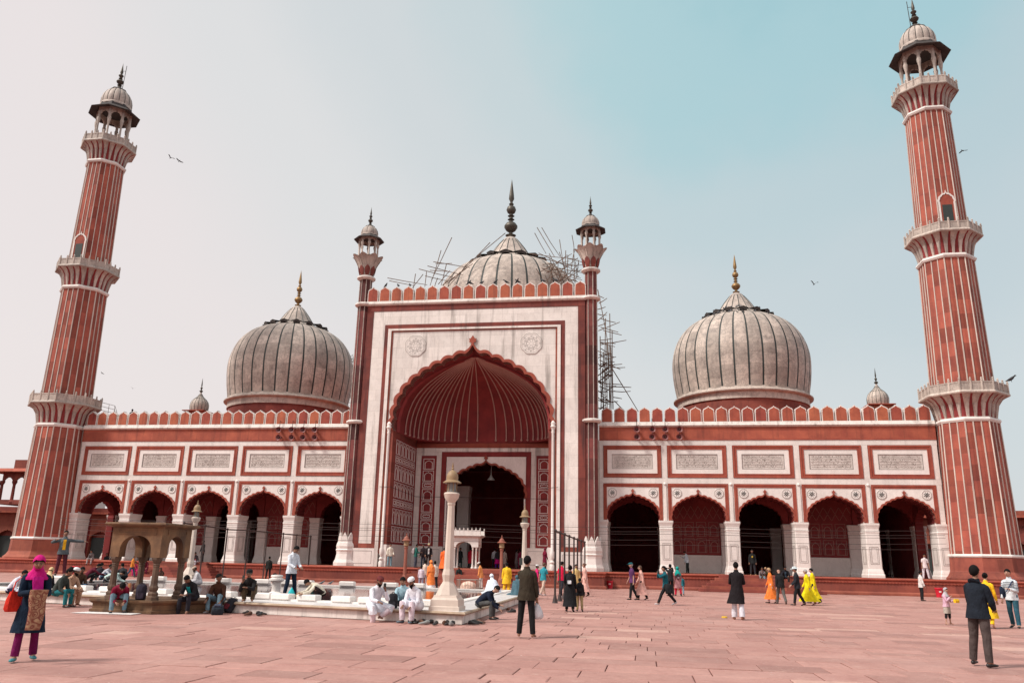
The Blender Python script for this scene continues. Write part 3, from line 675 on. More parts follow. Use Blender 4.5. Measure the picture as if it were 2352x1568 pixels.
# half dome of plastered red stone with pale ribs
AD = smooth_arch(6.4, 5.75)
prof = [(x/6.4, SPZ+z) for x, z in [(x*6.4, z*6.35) for x, z in arch_half()]][::3]
DY0, DD = GY+0.9, BY+0.05-(GY+0.9)
def plan(ph):
    c, s_ = cos(ph), sin(ph); e = 0.55
    return (-6.4*math.copysign(abs(c)**e, c), DD*abs(s_)**e)
rows = []; NPH = 64
for k, z in prof: rows.append([(plan(pi*i/NPH)[0]*k, DY0+plan(pi*i/NPH)[1]*k, z) for i in range(NPH+1)])
b = MB()
for r0, r1 in zip(rows[:-1], rows[1:]): b.strip(r0, r1)
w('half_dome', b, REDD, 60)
RIBM = plain('pale_plaster_rib', (0.50,0.31,0.27), 0.8)
for i in range(1, 27):
    t_ = i/27; ph = pi*(0.5+0.5*math.copysign(abs(2*t_-1)**1.25, 2*t_-1))
    px, py = plan(ph); pts = [(px*k*0.985, DY0+py*k*0.985, z) for k, z in prof[1:-1]]
    b = MB(); b.tube(pts, [0.06]*(len(pts)-3)+[0.04,0.03,0.02], 5); b.ball(pts[0], 0.11, 6, 4); w('dome_rib', b, RIBM)
b = MB(); F0 = [(x, GY+0.88, SPZ+z) for x, z in AM]; nA = len(AM)
edge = [(-prof[j][0]*6.4, prof[j][1]) for j in range(len(prof))]+[(prof[j][0]*6.4, prof[j][1]) for j in range(len(prof)-2,-1,-1)]
def resample(pl, n):
    L = [0]
    for p, q in zip(pl[:-1], pl[1:]): L.append(L[-1]+sqrt((p[0]-q[0])**2+(p[1]-q[1])**2))
    out = []; j = 0
    for i in range(n):
        s_ = L[-1]*i/(n-1)
        while j < len(L)-2 and L[j+1] < s_: j += 1
        t = (s_-L[j])/max(L[j+1]-L[j],1e-9); out.append((pl[j][0]+(pl[j+1][0]-pl[j][0])*t, pl[j][1]+(pl[j+1][1]-pl[j][1])*t))
    return out
F1 = [(x, GY+0.9, z) for x, z in resample(edge, nA)]
b.strip(F0, [(x*0.97, GY+1.2, z-0.05) for x, _, z in F1]); w('arch_soffit', b, REDD)
# parapet
b = MB(); b.loft([[(x,GY+.9,22.62),(x,GY-.06,22.62),(x,GY-.2,22.72),(x,GY-.22,22.8),(x,GY-.12,22.86),(x,GY-.12,23.0),(x,GY+.9,23.0)] for x in (-9.4,9.4)]); w('cornice', b, MARS, 35)
merlons(w, 18, -8.925, 1.05, GY-0.05, 23.0, MER_G)
# hall behind the niche
b = MB(); b.box(-10.6,10.6,26.2,26.45,ZP+.006,11.55); b.box(-10.25,10.25,6.35,27,11.6,12.2); w('hall_back_wall', b, REDD)
for x in (-3.6, 3.6): w.inst('hall_pier', IPIER, (x, 13, ZP+.004), scale=(1.3,1.3,1.9))
b = MB(); b.lathe([(0.02,9.9),(0.025,9.25),(0.1,9.2),(0.14,9.05),(0.34,8.8),(0.35,8.76),(0.03,8.78)], 12, 0.2, BY+1.6); b.tube([(0.2,BY+1.6,9.8),(0.2,BY+1.6,11.6)], 0.015, 5)
tag(mk('pendant_lamp', b, plain('lamp_metal', (0.55,0.55,0.52), 0.4, 0.5), smooth=35), 'grey metal pendant lamp hanging inside the central arch', 'lamp')

# ================================================================== chhatri (small domed lantern) used by turrets and minarets
def ringpts(R, z, n=8, ph=pi/8, cx=0, cy=0): return [(cx+R*cos(ph+2*pi*i/n), cy+R*sin(ph+2*pi*i/n), z) for i in range(n)]
def chhatri(w, cx, cy, z0, R, ch, er, eave_drop, dr, dh, fh, n=8, ribs=16, mcol=MARD, dark=BLACKS):
    ph = pi/n
    colm = MB(); k = R*(0.075 if R > 1 else 0.105)
    colm.lathe([(k*1.5,0),(k*1.5,ch*.06),(k,ch*.1),(k*.85,ch*.45),(k*.85,ch*.52),(k*1.2,ch*.56),(k*1.7,ch*.66),(k*1.2,ch*.7),(k*1.2,ch)], 8)
    cme = mesh('lantern_column', colm, mcol, 40)
    for i in range(n):
        th = ph+2*pi*i/n; w.inst('lantern_column', cme, (cx+R*cos(th), cy+R*sin(th), z0), th)
    side = 2*R*sin(pi/n); ap = R*cos(pi/n); a = side*0.40
    out = cusped(a, ch*0.20, 3, 0.25, 0.2, 4, 0.2); b = MB()
    b.prism_y([(-side/2,ch*.66)]+[(x,ch*.66+z) for x,z in out]+[(side/2,ch*.66),(side/2,ch*1.0),(-side/2,ch*1.0)], -0.06*R/1.5, 0.06*R/1.5)
    ame = mesh('lantern_arch', b, mcol)
    for i in range(n):
        th = ph+2*pi*(i+.5)/n; w.inst('lantern_arch', ame, (cx+ap*cos(th), cy+ap*sin(th), z0), th+pi/2)
    zt = z0+ch; b = MB()
    b.loft([ringpts(R*0.9,zt-eave_drop*0.3,n,ph,cx,cy),ringpts(er*0.985,zt-eave_drop,n,ph,cx,cy),ringpts(er,zt-eave_drop+0.05,n,ph,cx,cy),ringpts(R*1.03,zt+0.12,n,ph,cx,cy),ringpts(R*1.0,zt+0.02+dh*.16,n,ph,cx,cy)]); w('lantern_eave', b, dark)
    zb = zt+0.02+dh*.13
    b = MB(); b.lathe([(dr*1.02,zb-0.02),(dr*1.04,zb+dh*.05),(dr*1.0,zb+dh*.09)], 24, cx, cy); w('lantern_drum', b, mcol, 40)
    zb += dh*.06; pr = [(1.0,0),(1.03,.12),(1.02,.28),(.95,.46),(.80,.63),(.58,.77),(.36,.87),(.20,.93),(.1,1.0)]
    b = MB(); nn = ribs*6; rings = []
    for r, z in pr: rings.append([(cx+dr*r*(1-0.045*(1-abs(sin(ribs*pi*i/nn))**0.7))*cos(2*pi*i/nn), cy+dr*r*(1-0.045*(1-abs(sin(ribs*pi*i/nn))**0.7))*sin(2*pi*i/nn), zb+dh*0.86*z) for i in range(nn)])
    b.loft(rings); d = w('lantern_dome', b, mcol, 60)
    for i in range(ribs):
        th = 2*pi*i/ribs; b = MB(); b.tube([((dr*r*0.968+0.0)*1, 0, dh*0.86*z) for r, z in pr[:-1]], dr*0.022, 4)
        if i == 0: rme = mesh('dome_rib', b, dark)
        place('dome_rib', rme, d, (cx,cy,zb), th)
    b = MB(); rings = []
    for r, z in ((0.42,0.80),(0.55,0.795),(0.50,0.85),(0.3,0.92)): rings.append([(cx+dr*r*(1+0.06*cos(8*2*pi*i/48))*cos(2*pi*i/48), cy+dr*r*(1+0.06*cos(8*2*pi*i/48))*sin(2*pi*i/48), zb+dh*z*.86+0.02) for i in range(48)])
    b.loft(rings); w('lotus_cap', b, dark)
    z1 = zb+dh*0.84; b = MB()
    b.lathe([(fh*.10,z1-0.02),(fh*.06,z1+fh*.06),(fh*.03,z1+fh*.09),(fh*.08,z1+fh*.11),(fh*.03,z1+fh*.14),(fh*.10,z1+fh*.20),(fh*.125,z1+fh*.25),(fh*.10,z1+fh*.30),(fh*.03,z1+fh*.35),(fh*.07,z1+fh*.38),(fh*.03,z1+fh*.41),(fh*.075,z1+fh*.47),(fh*.085,z1+fh*.5),(fh*.03,z1+fh*.56),(fh*.05,z1+fh*.62),(fh*.04,z1+fh*.7),(fh*.012,z1+fh*.9),(0.004,z1+fh)], 12, cx, cy)
    w('finial', b, BRONZE, 40)
    return zb
TURR = coursed('turret_sandstone', (0.21,0.056,0.048,1), (0.10,0.032,0.032,1), 1.6, 0.40, 1.0, 0.5)  # dirt plus shadow depth, both darkened into the stone colour
def turret(s):
    cx, cy = s*9.78, GY+0.35; w = W(gate); n = 8
    def octr(R, z): return ringpts(R, z, 8, pi/8, cx, cy)
    R0 = 0.55
    # marble vase foot
    b = MB(); b.loft([octr(0.98,ZP+.006),octr(0.98,ZP+.25),octr(0.86,ZP+.5),octr(0.78,ZP+.9),octr(0.80,ZP+1.1),octr(0.86,ZP+1.2),octr(0.80,ZP+1.3),octr(0.84,ZP+1.5),octr(0.78,ZP+1.75),octr(0.60,ZP+1.95)]); w('turret_foot', b, MARW)
    pm = MB(); pm.prism_y([(-.26,0),(-.29,.25),(-.22,.6),(-.1,.85),(0,1.02),(.1,.85),(.22,.6),(.29,.25),(.26,0)], -0.07, 0.05); pme = mesh('petal', pm, MARW)
    for i in range(8):
        th = pi/8+2*pi*(i+.5)/8; w.inst('petal', pme, (cx+0.60*cos(th), cy+0.60*sin(th), ZP+1.55), th+pi/2)
    for z0, z1, r0, r1 in ((ZP+1.9,12.45,0.57,0.54),(12.75,22.65,0.54,0.51),(22.95,25.1,0.51,0.49)):
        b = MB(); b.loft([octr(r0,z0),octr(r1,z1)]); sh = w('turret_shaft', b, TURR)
        for i in range(8):
            th = pi/8+2*pi*i/8; b = MB(); b.tube([(cx+(r0+.012)*cos(th),cy+(r0+.012)*sin(th),z0+.01),(cx+(r1+.012)*cos(th),cy+(r1+.012)*sin(th),z1-.01)], 0.036, 5); mk('marble_strip', b, MARD, sh)
    for z in (12.6, 22.8, 25.25):
        b = MB(); b.lathe([(0.5,z-.17),(0.68,z-.15),(0.80,z-.05),(0.80,z+.05),(0.70,z+.13),(0.5,z+.16)], 24, cx, cy); w('turret_ring', b, MARS, 40)
    # lotus cup
    b = MB(); b.lathe([(0.45,25.3),(0.48,25.6),(0.62,26.0),(0.75,26.6),(0.86,27.25),(0.80,27.3),(0.1,27.32)], 16, cx, cy); w('lotus_core', b, REDM, 40)
    def petal(r0, z0, r1, z1, r2, z2, wd, m):
        rows = []
        for j in range(8):
            t = j/7; r = (1-t)**2*r0+2*t*(1-t)*r1+t*t*r2; z = (1-t)**2*z0+2*t*(1-t)*z1+t*t*z2
            hw = wd*(0.50+0.50*min(1,t*1.5))*sqrt(max(0.10,1-max(0,(t-.62)/.38)**2.4))
            rows.append([(r-0.05*(1-(q/2)**2*1.0)*0, 0, 0) for q in (-2,2)]); rows[-1] = [(r-abs(q)*hw*0.12, q*hw/2, z-abs(q)*0.03*t) for q in (-2,-1,0,1,2)]
        b = MB()
        for a_, c_ in zip(rows[:-1], rows[1:]): b.strip(a_, c_)
        inner = [[(x-0.05, y_, z+0.02) for x, y_, z in r] for r in rows]
        for a_, c_ in zip(inner[:-1], inner[1:]): b.strip(c_, a_)
        b.strip(rows[-1], inner[-1]); return mesh('petal', b, m, 50)
    p1 = petal(0.56,25.5,0.80,26.7,1.38,27.28,0.50,MARD); p2 = petal(0.56,25.42,0.74,25.7,0.80,26.35,0.24,REDW)
    for i in range(8):
        th = 2*pi*(i+.5)/8+pi/8; w.inst('petal', p1, (cx,cy,0), th)
        w.inst('petal', p2, (cx,cy,0), th+pi/8)
    chhatri(w, cx, cy, 27.2, 0.80, 1.85, 1.34, 0.26, 0.74, 1.20, 1.75, 8, 8)
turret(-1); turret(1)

# ================================================================== onion domes
def onion(name, label, X, Yc, zs, k, fin_h, drum_z0):
    """zs maps the measured profile heights; k scales radii"""
    t = thing(name, label, 'dome', (X, Yc, drum_z0)); w = W(t)
    zr = zs['rim']; H = zs['neck']-zr
    prof = [(6.36,0.0),(6.50,.075),(6.66,.16),(6.76,.25),(6.78,.333),(6.68,.41),(6.46,.48),(6.12,.55),(5.62,.615),(4.95,.672),(4.15,.715),(3.2,.748)]
    prof = [(r*k, zr+H*z) for r, z in prof]
    fine = []
    for i in range(len(prof)-1):
        p0 = prof[max(i-1,0)]; p1 = prof[i]; p2 = prof[i+1]; p3 = prof[min(i+2,len(prof)-1)]
        for j in range(3):
            q = j/3; f = lambda a,b,c,d: 0.5*((2*b)+(-a+c)*q+(2*a-5*b+4*c-d)*q*q+(-a+3*b-3*c+d)*q**3)
            fine.append((f(p0[0],p1[0],p2[0],p3[0]), f(p0[1],p1[1],p2[1],p3[1])))
    fine.append(prof[-1]); NG = 32; dth = 2*pi/NG
    g = MB(); rows = []
    for r, z in fine:
        row = []
        for j in range(7):
            u = (j/6-.5)*2; th = u*dth*0.435; bul = 0.035*k*(1-u*u)*min(1, r/4)
            row.append(((r+bul)*cos(th), (r+bul)*sin(th), z-drum_z0))
        rows.append(row)
    for a, c in zip(rows[:-1], rows[1:]): g.strip(a, c)
    gme = mesh('marble_gore', g, DOMEM, 60)
    rb = MB(); pr = [(r-0.02, 0, z-drum_z0) for r, z in fine]
    rows = [[(r*cos(th)-0.0, r*sin(th), z) for th in (-0.075*dth,0.075*dth)] for r, _, z in pr]
    rb2 = MB()
    for a, c in zip(rows[:-1], rows[1:]): rb2.strip(a, c)
    rme = mesh('dark_rib', rb2, DARK, 60)
    for i in range(NG):
        place('marble_gore', gme, t, (0,0,0), (i+.5)*dth); place('dark_rib', rme, t, (0,0,0), i*dth)
    b = MB(); b.lathe([(r-0.06, z) for r, z in fine], 64, X, Yc); w('dome_shell', b, DARK, 60)
    # drum
    b = MB(); b.lathe([(6.3*k,zr-.9*k),(6.42*k,zr-.9*k),(6.42*k,zr-.3*k),(6.55*k,zr-.28*k),(6.78*k,zr-.18*k),(6.80*k,zr-.08*k),(6.66*k,zr+.02*k),(6.45*k,zr+.05*k),(6.40*k,zr+.30*k),(6.2*k,zr+.32*k)], 96, X, Yc, caps=False); w('drum_moulding', b, MARD, 40)
    b = MB(); b.lathe([(6.3*k,drum_z0),(6.28*k,zr-.9*k)], 64, X, Yc, caps=False); w('drum', b, RED, 40)
    # neck and lotus skirt
    nk = [(3.1,.738),(2.45,.766),(2.05,.80),(1.72,.845),(1.36,.895),(1.02,.935),(.74,.965)]; rows = []; nn = 96
    for r, z in nk: rows.append([(X+r*k*(1+0.02*abs(cos(8*2*pi*i/nn)))*cos(2*pi*i/nn), Yc+r*k*(1+0.02*abs(cos(8*2*pi*i/nn)))*sin(2*pi*i/nn), zr+H*z) for i in range(nn)])
    b = MB(); b.loft(rows); nkp = w('dome_neck', b, DOMEM, 60)
    b = MB(); b.lathe([(.76*k,zr+H*.962),(.70*k,zr+H*.975),(.5*k,zr+H*.99),(.2*k,zr+H*1.005)], 24, X, Yc); w('neck_cap', b, MARD, 50)
    for i in range(16):
        th = 2*pi*i/16; b = MB(); b.tube([(r*k*1.015, 0, zr+H*z) for r, z in nk], 0.045*k, 4)
        if i == 0: nme = mesh('neck_rib', b, DARK)
        o = place('neck_rib', nme, nkp, (X,Yc,0), th)
    sk = MB()
    def pet():
        b = MB(); rows = []
        for j in range(6):
            q = j/5; r = (2.5+1.12*q)*k; z = zr+H*(0.780-0.026*q)+0.10*sin(q*pi)+0.26*q*q*q
            hw = (0.62-0.12*q*q)*k*(1 if j < 5 else 0.72); rows.append([(r, y_*hw, z-abs(y_)*0.10*(q)+0.05*(1-y_*y_)) for y_ in (-1,-.5,0,.5,1)])
        for a, c in zip(rows[:-1], rows[1:]): b.strip(a, c)
        low = [[(x-0.10, y_, z-0.30) for x, y_, z in r] for r in rows]
        for a, c in zip(low[:-1], low[1:]): b.strip(c, a)
        b.strip(rows[-1], low[-1]); return mesh('lotus_petal', b, BLACKS, 50)
    pme = pet()
    for i in range(16): place('lotus_petal', pme, t, (0,0,-drum_z0), 2*pi*i/16+0.05)
    # finial
    z1 = zr+H*1.0; h = fin_h; b = MB()
    b.lathe([(h*.05,z1),(h*.085,z1+h*.03),(h*.05,z1+h*.045),(h*.03,z1+h*.06),(h*.03,z1+h*.08),(h*.075,z1+h*.115),(h*.105,z1+h*.165),(h*.105,z1+h*.19),(h*.075,z1+h*.235),(h*.03,z1+h*.265),(h*.03,z1+h*.285),(h*.055,z1+h*.30),(h*.03,z1+h*.315),(h*.028,z1+h*.345),(h*.055,z1+h*.36),(h*.03,z1+h*.375),(h*.03,z1+h*.395),(h*.06,z1+h*.42),(h*.077,z1+h*.465),(h*.06,z1+h*.515),(h*.025,z1+h*.54),(h*.04,z1+h*.565),(h*.02,z1+h*.59),(h*.022,z1+h*.61),(h*.043,z1+h*.655),(h*.038,z1+h*.72),(h*.018,z1+h*.88),(0.004,z1+h)], 16, X, Yc)
    w('finial', b, GOLD if k < 1.1 else BRONZE, 40)
    return t, fine
zs = lambda u0, v0, u1, v1, y: dict(rim=atY(u0,v0,y).z, neck=atY(u1,v1,y).z)
DSY = 15.0
_, DPROF = onion('onion_dome', 'bulbous ribbed marble dome with pigeons crowding its lotus collar', 23.4, DSY, zs(1703,921,1688,673.5,DSY), 0.965, 4.2, 12.2)
onion('onion_dome', 'bulbous ribbed marble dome behind the gateway flank, without pigeons', -23.4, DSY, zs(1703,921,1688,673.5,DSY), 0.965, 4.2, 12.2)
onion('great_dome', 'largest marble dome rising behind the gateway parapet with bamboo scaffolding', 0.0, 16.0, dict(rim=22.3, neck=35.85), 1.17, 6.95, 12.2)

# ================================================================== minarets
STRIPM = stone('minaret_strip_marble', (0.66,0.57,0.50,1), (0.54,0.455,0.40,1), 1.2, 0.6, 0.08, 0.4, (0.25,0.12,0.10,1))
def minaret(s):
    X, Yc = s*37.8, -0.1; lab = 'tall striped octagonal minaret '+('next to the pillared corner kiosk' if s < 0 else 'at the arcade end with the open courtyard')
    t = thing('minaret', lab, 'minaret', (X, Yc, 0)); w = W(t)
    KR = 0.885; O = lambda R, z: ringpts(R*KR, z, 8, pi/8, X, Yc)
    b = MB(); b.loft([O(3.55,0),O(3.55,.45),O(3.40,.62),O(3.40,.95),O(3.30,1.02),O(3.30,1.25),O(3.05,1.45),O(2.95,1.6),O(2.86,1.75),O(2.80,2.72)]); w('minaret_base', b, RED)
    b = MB(); b.loft([O(2.6,2.68),O(2.86,2.70),O(2.90,2.80),O(2.82,2.9),O(2.6,2.92)]); w('marble_ring', b, MARW)
    secs = [(2.88,12.4,2.70,2.42),(14.9,25.15,2.42,2.20),(27.65,38.1,2.08,1.86)]
    for q, (z0, z1, r0, r1) in enumerate(secs):
        b = MB(); b.loft([O(r0-0.07,z0),O(r1-0.07,z1)]); w('shaft_core', b, REDD)
        for i in range(8):
            a0, a1 = pi/8+2*pi*i/8, pi/8+2*pi*(i+1)/8
            def P(f, z, r, out=0.0):
                r *= KR; p = Vector((cos(a0),sin(a0)))*r; p2 = Vector((cos(a1),sin(a1)))*r; nrm = Vector((cos((a0+a1)/2), sin((a0+a1)/2))); v = p.lerp(p2, f)+nrm*out; return (v.x, v.y, z)
            for j in range(3):
                f0, f1 = j/3+0.02, (j+1)/3-0.02; fm = (f0+f1)/2
                b = MB(); b.strip([P(f0,z0,r0,-.005),P(fm,z0,r0,.02),P(f1,z0,r0,-.005)], [P(f0,z1,r1,-.005),P(fm,z1,r1,.02),P(f1,z1,r1,-.005)]); o = mk('stone_panel', b, MINR, t)
                f = j/3; wd = 0.030
                b = MB(); b.strip([P(f-wd,z0,r0,-.02),P(f-wd*.7,z0,r0,.05),P(f+wd*.7,z0,r0,.05),P(f+wd,z0,r0,-.02)], [P(f-wd,z1,r1,-.02),P(f-wd*.7,z1,r1,.05),P(f+wd*.7,z1,r1,.05),P(f+wd,z1,r1,-.02)]); mk('marble_strip', b, STRIPM, t)
    # balconies
    for zm, rm, zr, rr, rp in ((12.5,2.47,14.3,3.46,15.1),(25.3,2.33,27.05,3.17,27.8),(38.25,2.01,40.0,2.87,40.75)):
        b = MB(); b.loft([O(rm-.2,zm-.25),O(rm+.02,zm-.22),O(rm+.12,zm-.08),O(rm+.10,zm+.03),O(rm-.05,zm+.12),O(rm-.3,zm+.13)]); w('marble_ring', b, MARW)
        cv = [(rm-0.12, zm+.12), (rm-.06, zm+(zr-zm)*.36), (rm+.06, zm+(zr-zm)*.62), (rm+(rr-rm)*.42, zm+(zr-zm)*.84), (rr-.12, zr-.05)]
        b = MB(); b.loft([O(r,z) for r,z in cv]); w('balcony_bell', b, REDD)
        for i in range(8):
            a0, a1 = pi/8+2*pi*i/8, pi/8+2*pi*(i+1)/8; nrm = Vector((cos((a0+a1)/2), sin((a0+a1)/2)))
            for j in range(3):
                f = (j+.5)/3; rows = []
                for q, (r, z) in enumerate(cv):
                    tt = q/4; r *= KR; p = Vector((cos(a0),sin(a0)))*r; p2 = Vector((cos(a1),sin(a1)))*r
                    c = p.lerp(p2, f); tg = (p2-p).normalized(); side = (p2-p).length; hw = side/3*(0.18+0.26*tt)*(1.0 if q < 4 else 0.9); pr = 0.03+0.09*sin(pi*min(1,tt+.15))
                    rows.append([(*(c-tg*hw),z),(*(c-tg*hw*.7+nrm*pr),z),(*(c+tg*hw*.7+nrm*pr),z),(*(c+tg*hw),z)])
                b = MB()
                for a_, c_ in zip(rows[:-1], rows[1:]): b.strip(a_, c_)
                mk('bracket_petal', b, MARD, t, 50)
        b = MB(); b.loft([O(rr-.3,zr-.1),O(rr,zr-.06),O(rr+.04,zr+.02),O(rr,zr+.10),O(rr-.06,zr+.16),O(rr-.2,zr+.16)]); w('balcony_rim', b, MARD)
        wall = MB(); ro, ri = rr-.10, rr-.24
        wall.loft([O(ro,zr+.15),O(ro,rp-.12),O(ro+.03,rp-.10),O(ro+.03,rp),O(ri,rp),O(ri,zr+.15)], False, False); w('balcony_parapet', wall, MARD)
        pm = MB(); pm.lathe([(0.075,0),(0.075,rp-zr-.1),(0.10,rp-zr-.06),(0.05,rp-zr),(0.085,rp-zr+.06),(0.02,rp-zr+.18)], 6)
        pmesh = mesh('parapet_post', pm, MARD)
        for i in range(8):
            a0, a1 = pi/8+2*pi*i/8, pi/8+2*pi*(i+1)/8
            for j in range(3):
                p = (Vector((cos(a0),sin(a0)))*ro*KR).lerp(Vector((cos(a1),sin(a1)))*ro*KR, j/3); w.inst('parapet_post', pmesh, (X+p.x, Yc+p.y, zr+.13))
        b = MB(); b.loft([O(rr-.25,zr+.05),O(0.5,zr+.06)]); w('balcony_floor', b, REDD)
    # doorway on the second balcony, turned to the courtyard
    th = radians(-90-22.5+22.5) if s > 0 else radians(-90+45)
    th = -pi/2+ (0 if s > 0 else 0)
    r = 2.02*KR*cos(pi/8)
    nx, ny = cos(th), sin(th); q = Matrix.Translation((X+nx*r, Yc+ny*r, 27.6)) @ Matrix.Rotation(th+pi/2, 4, 'Z')
    b = MB(); o1 = cusped(0.62, 0.85, 3, 0.18, 0.25, 4, 0.2); o2 = [(x*0.8,z*0.85) for x,z in o1]
    b.prism_y([(-.62,0)]+[(x,2.1+z) for x,z in o1]+[(.62,0),(.5,0)]+[(x,2.1+z) for x,z in reversed(o2)]+[(-.5,0)], -0.12, 0.1)
    dfr = w('doorway_frame', b.xf(q), MARW)
    b = MB(); b.prism_y([(-.5,0)]+[(x,2.1+z) for x,z in o2]+[(.5,0)], -0.08, 0.1); w('doorway_panel', b.xf(q), REDM)
    b = MB(); b.box(-.36,.36,-0.10,0.0,0.0,1.9); w('doorway', b.xf(q), DARK)
    # lantern
    chhatri(w, X, Yc, 40.1, 1.50, 4.25, 2.42, 0.52, 1.42, 2.6, 2.9, 8, 16, MARD, BLACKS)
    b = MB(); b.tube([(X+s*-0.35,Yc,46.6),(X+s*-0.45,Yc,49.6)], 0.03, 5); b.tube([(X+s*-0.45,Yc,49.0),(X,Yc,49.0)], 0.02, 5); w('lightning_rod', b, IRON)
minaret(-1); minaret(1)
# ================================================================== water tank (hauz)
PH = 0.32
FR, FL, BL, BR = Vector((8.97,-42.66)), Vector((-14.5,-37.5)), Vector((-13.5,-23.6)), Vector((8.45,-24.2))
tank = thing('water_tank', 'low white marble water tank with a moulded edge and still water', 'water tank', (-3,-33,0)); w = W(tank)
def inset(poly, ds):
    n = len(poly); out = []
    for i in range(n):
        p0, p1, p2 = poly[i-1], poly[i], poly[(i+1)%n]
        d0 = (p1-p0).normalized(); d1 = (p2-p1).normalized(); n0 = Vector((-d0.y,d0.x)); n1 = Vector((-d1.y,d1.x))
        a, b_ = p0+n0*ds[i-1], p1+n1*ds[i]; det = d0.x*-d1.y+d0.y*d1.x
        r = b_-a; t = (r.x*-d1.y+r.y*d1.x)/det; out.append(a+d0*t)
    return out
Q = [FL, FR, BR, BL]                                     # counter-clockwise seen from above
QW = inset(Q, [1.75,1.3,1.0,1.3]); QW2 = inset(Q, [1.45,1.0,0.8,1.0]); QI = inset(Q, [0.06]*4)
def ringwall(b, outer, inner, z0, z1):
    n = len(outer); b.add([(p.x,p.y,z) for z in (z0,z1) for p in outer]+[(p.x,p.y,z) for z in (z0,z1) for p in inner],
      [(i,(i+1)%n,n+(i+1)%n,n+i) for i in range(n)]+[(n+i,n+(i+1)%n,3*n+(i+1)%n,3*n+i) for i in range(n)]+[(3*n+i,3*n+(i+1)%n,2*n+(i+1)%n,2*n+i) for i in range(n)])
b = MB(); ringwall(b, QI, QW2, 0.0, PH-0.09); w('tank_wall', b, MARS)
b = MB(); n = 4; rings = []
for d_, z in ((0.0,PH-.095),(-.03,PH-.08),(-.05,PH-.05),(-.03,PH-.02),(0.01,PH)):
    rings.append([(p.x,p.y,z) for p in inset(Q,[d_]*4)])
for a, c in zip(rings[:-1], rings[1:]): b.strip(a, c, True)
EDGEM = stone('weathered_marble_edge', (0.52,0.40,0.29,1), (0.32,0.23,0.16,1), 2.5, 0.7, 0.05, 0.5, (0.09,0.06,0.045,1))
w('edge_moulding', b, EDGEM)
DECKM = stone('tank_deck_marble', (0.78,0.76,0.75,1), (0.66,0.63,0.62,1), 0.8, 0.35, 0.04, 0, block=(1.3,1.0), vein=0.2, spec=0.5, bump=0.03)
b = MB(); b.strip([(p.x,p.y,PH) for p in inset(Q,[.01]*4)], [(p.x,p.y,PH+.004) for p in QW2], True); w('tank_deck', b, DECKM)
b = MB(); ringwall(b, QW2, QW, PH-.02, PH+0.05); w('tank_rim', b, MARW)
def water_mat():
    m, t, bs = newmat('still_water'); bs.inputs['Base Color'].default_value = (0.055,0.035,0.04,1); bs.inputs['Roughness'].default_value = 0.06; bs.inputs['IOR'].default_value = 1.33; bs.inputs['Specular IOR Level'].default_value = 0.6
    g_ = N(t,'ShaderNodeNewGeometry'); bp = N(t,'ShaderNodeBump'); bp.inputs['Strength'].default_value = 0.06; bp.inputs['Distance'].default_value = 0.05
    t.links.new(noise(t, g_.outputs['Position'], 4.0, 4, 0.6, (1,0.5,1)), bp.inputs['Height']); t.links.new(bp.outputs[0], bs.inputs['Normal']); return m
b = MB(); b.add([(p.x,p.y,PH-0.03) for p in QW], [(0,1,2,3)]); w('water', b, water_mat())
blk = MB(); blk.loft([[(-.34,-.17,0),(.34,-.17,0),(.34,.17,0),(-.34,.17,0)],[(-.34,-.17,.13),(.34,-.17,.13),(.34,.17,.13),(-.34,.17,.13)],[(-.31,-.14,.16),(.31,-.14,.16),(.31,.14,.16),(-.31,.14,.16)]]); BLK = mesh('marble_block', blk, MARW)
fdir = (FR-FL).normalized(); fang = atan2(fdir.y, fdir.x)
for u in (180, 245, 365, 424, 513.7, 601, 646, 706, 786, 848, 900, 985, 1010):
    d = ray(u, 1372); a = CAM.xy; p0, p1 = QW2[0], QW2[1]; e = p1-p0; r = p0-a; det = d.x*-e.y+d.y*e.x; t = (r.x*-e.y+r.y*e.x)/det; q = a+Vector((d.x,d.y))*t
    tag(place('marble_block', BLK, None, (q.x, q.y+0.12, PH+0.05), fang+R_.uniform(-.05,.05)), 'low white marble block for sitting on the tank rim facing the courtyard', 'stone block', 'marble blocks along the courtyard rim of the tank')
for u in (366, 515, 606, 665, 705, 800, 898, 960):
    d = ray(u, 1338); a = CAM.xy; p0, p1 = QW2[2], QW2[3]; e = p1-p0; r = p0-a; det = d.x*-e.y+d.y*e.x; t = (r.x*-e.y+r.y*e.x)/det; q = a+Vector((d.x,d.y))*t
    o = tag(place('marble_block', BLK, None, (q.x, q.y-0.12, PH+0.05), R_.uniform(-.05,.05)), 'white marble block on the tank rim facing the mosque', 'stone block', 'marble blocks along the mosque rim of the tank'); o.scale = (1.1,1,1.2)
b = MB(); b.lathe([(.24,0),(.24,.08),(.16,.12),(.15,.42),(.17,.45),(.27,.5),(.27,.56),(.2,.58),(.18,.62),(.22,.64),(.20,.69),(.05,.7)], 14)
q = atZ(632.5,1366,PH); tag(mk('marble_pedestal', b, MARW, loc=(q.x,q.y,PH+.005), smooth=40), 'round white marble pedestal with stacked discs on the tank', 'pedestal')
b = MB(); b.add([(-.9,-.35,0),(.9,-.25,0),(.85,.3,0.0),(-.8,.25,0),(-.9,-.35,.008),(.9,-.25,.008),(.85,.3,.008),(-.8,.25,.008)], [(4,5,6,7),(0,1,5,4),(1,2,6,5),(2,3,7,6),(3,0,4,7),(3,2,1,0)])
q = atZ(247,1407.5); tag(mk('white_sheet', b, plain('white_sheet', (0.75,0.72,0.70), 0.8), loc=(q.x,q.y,0.002)), 'flat white sheet lying on the paving before the stone kiosk', 'sheet')

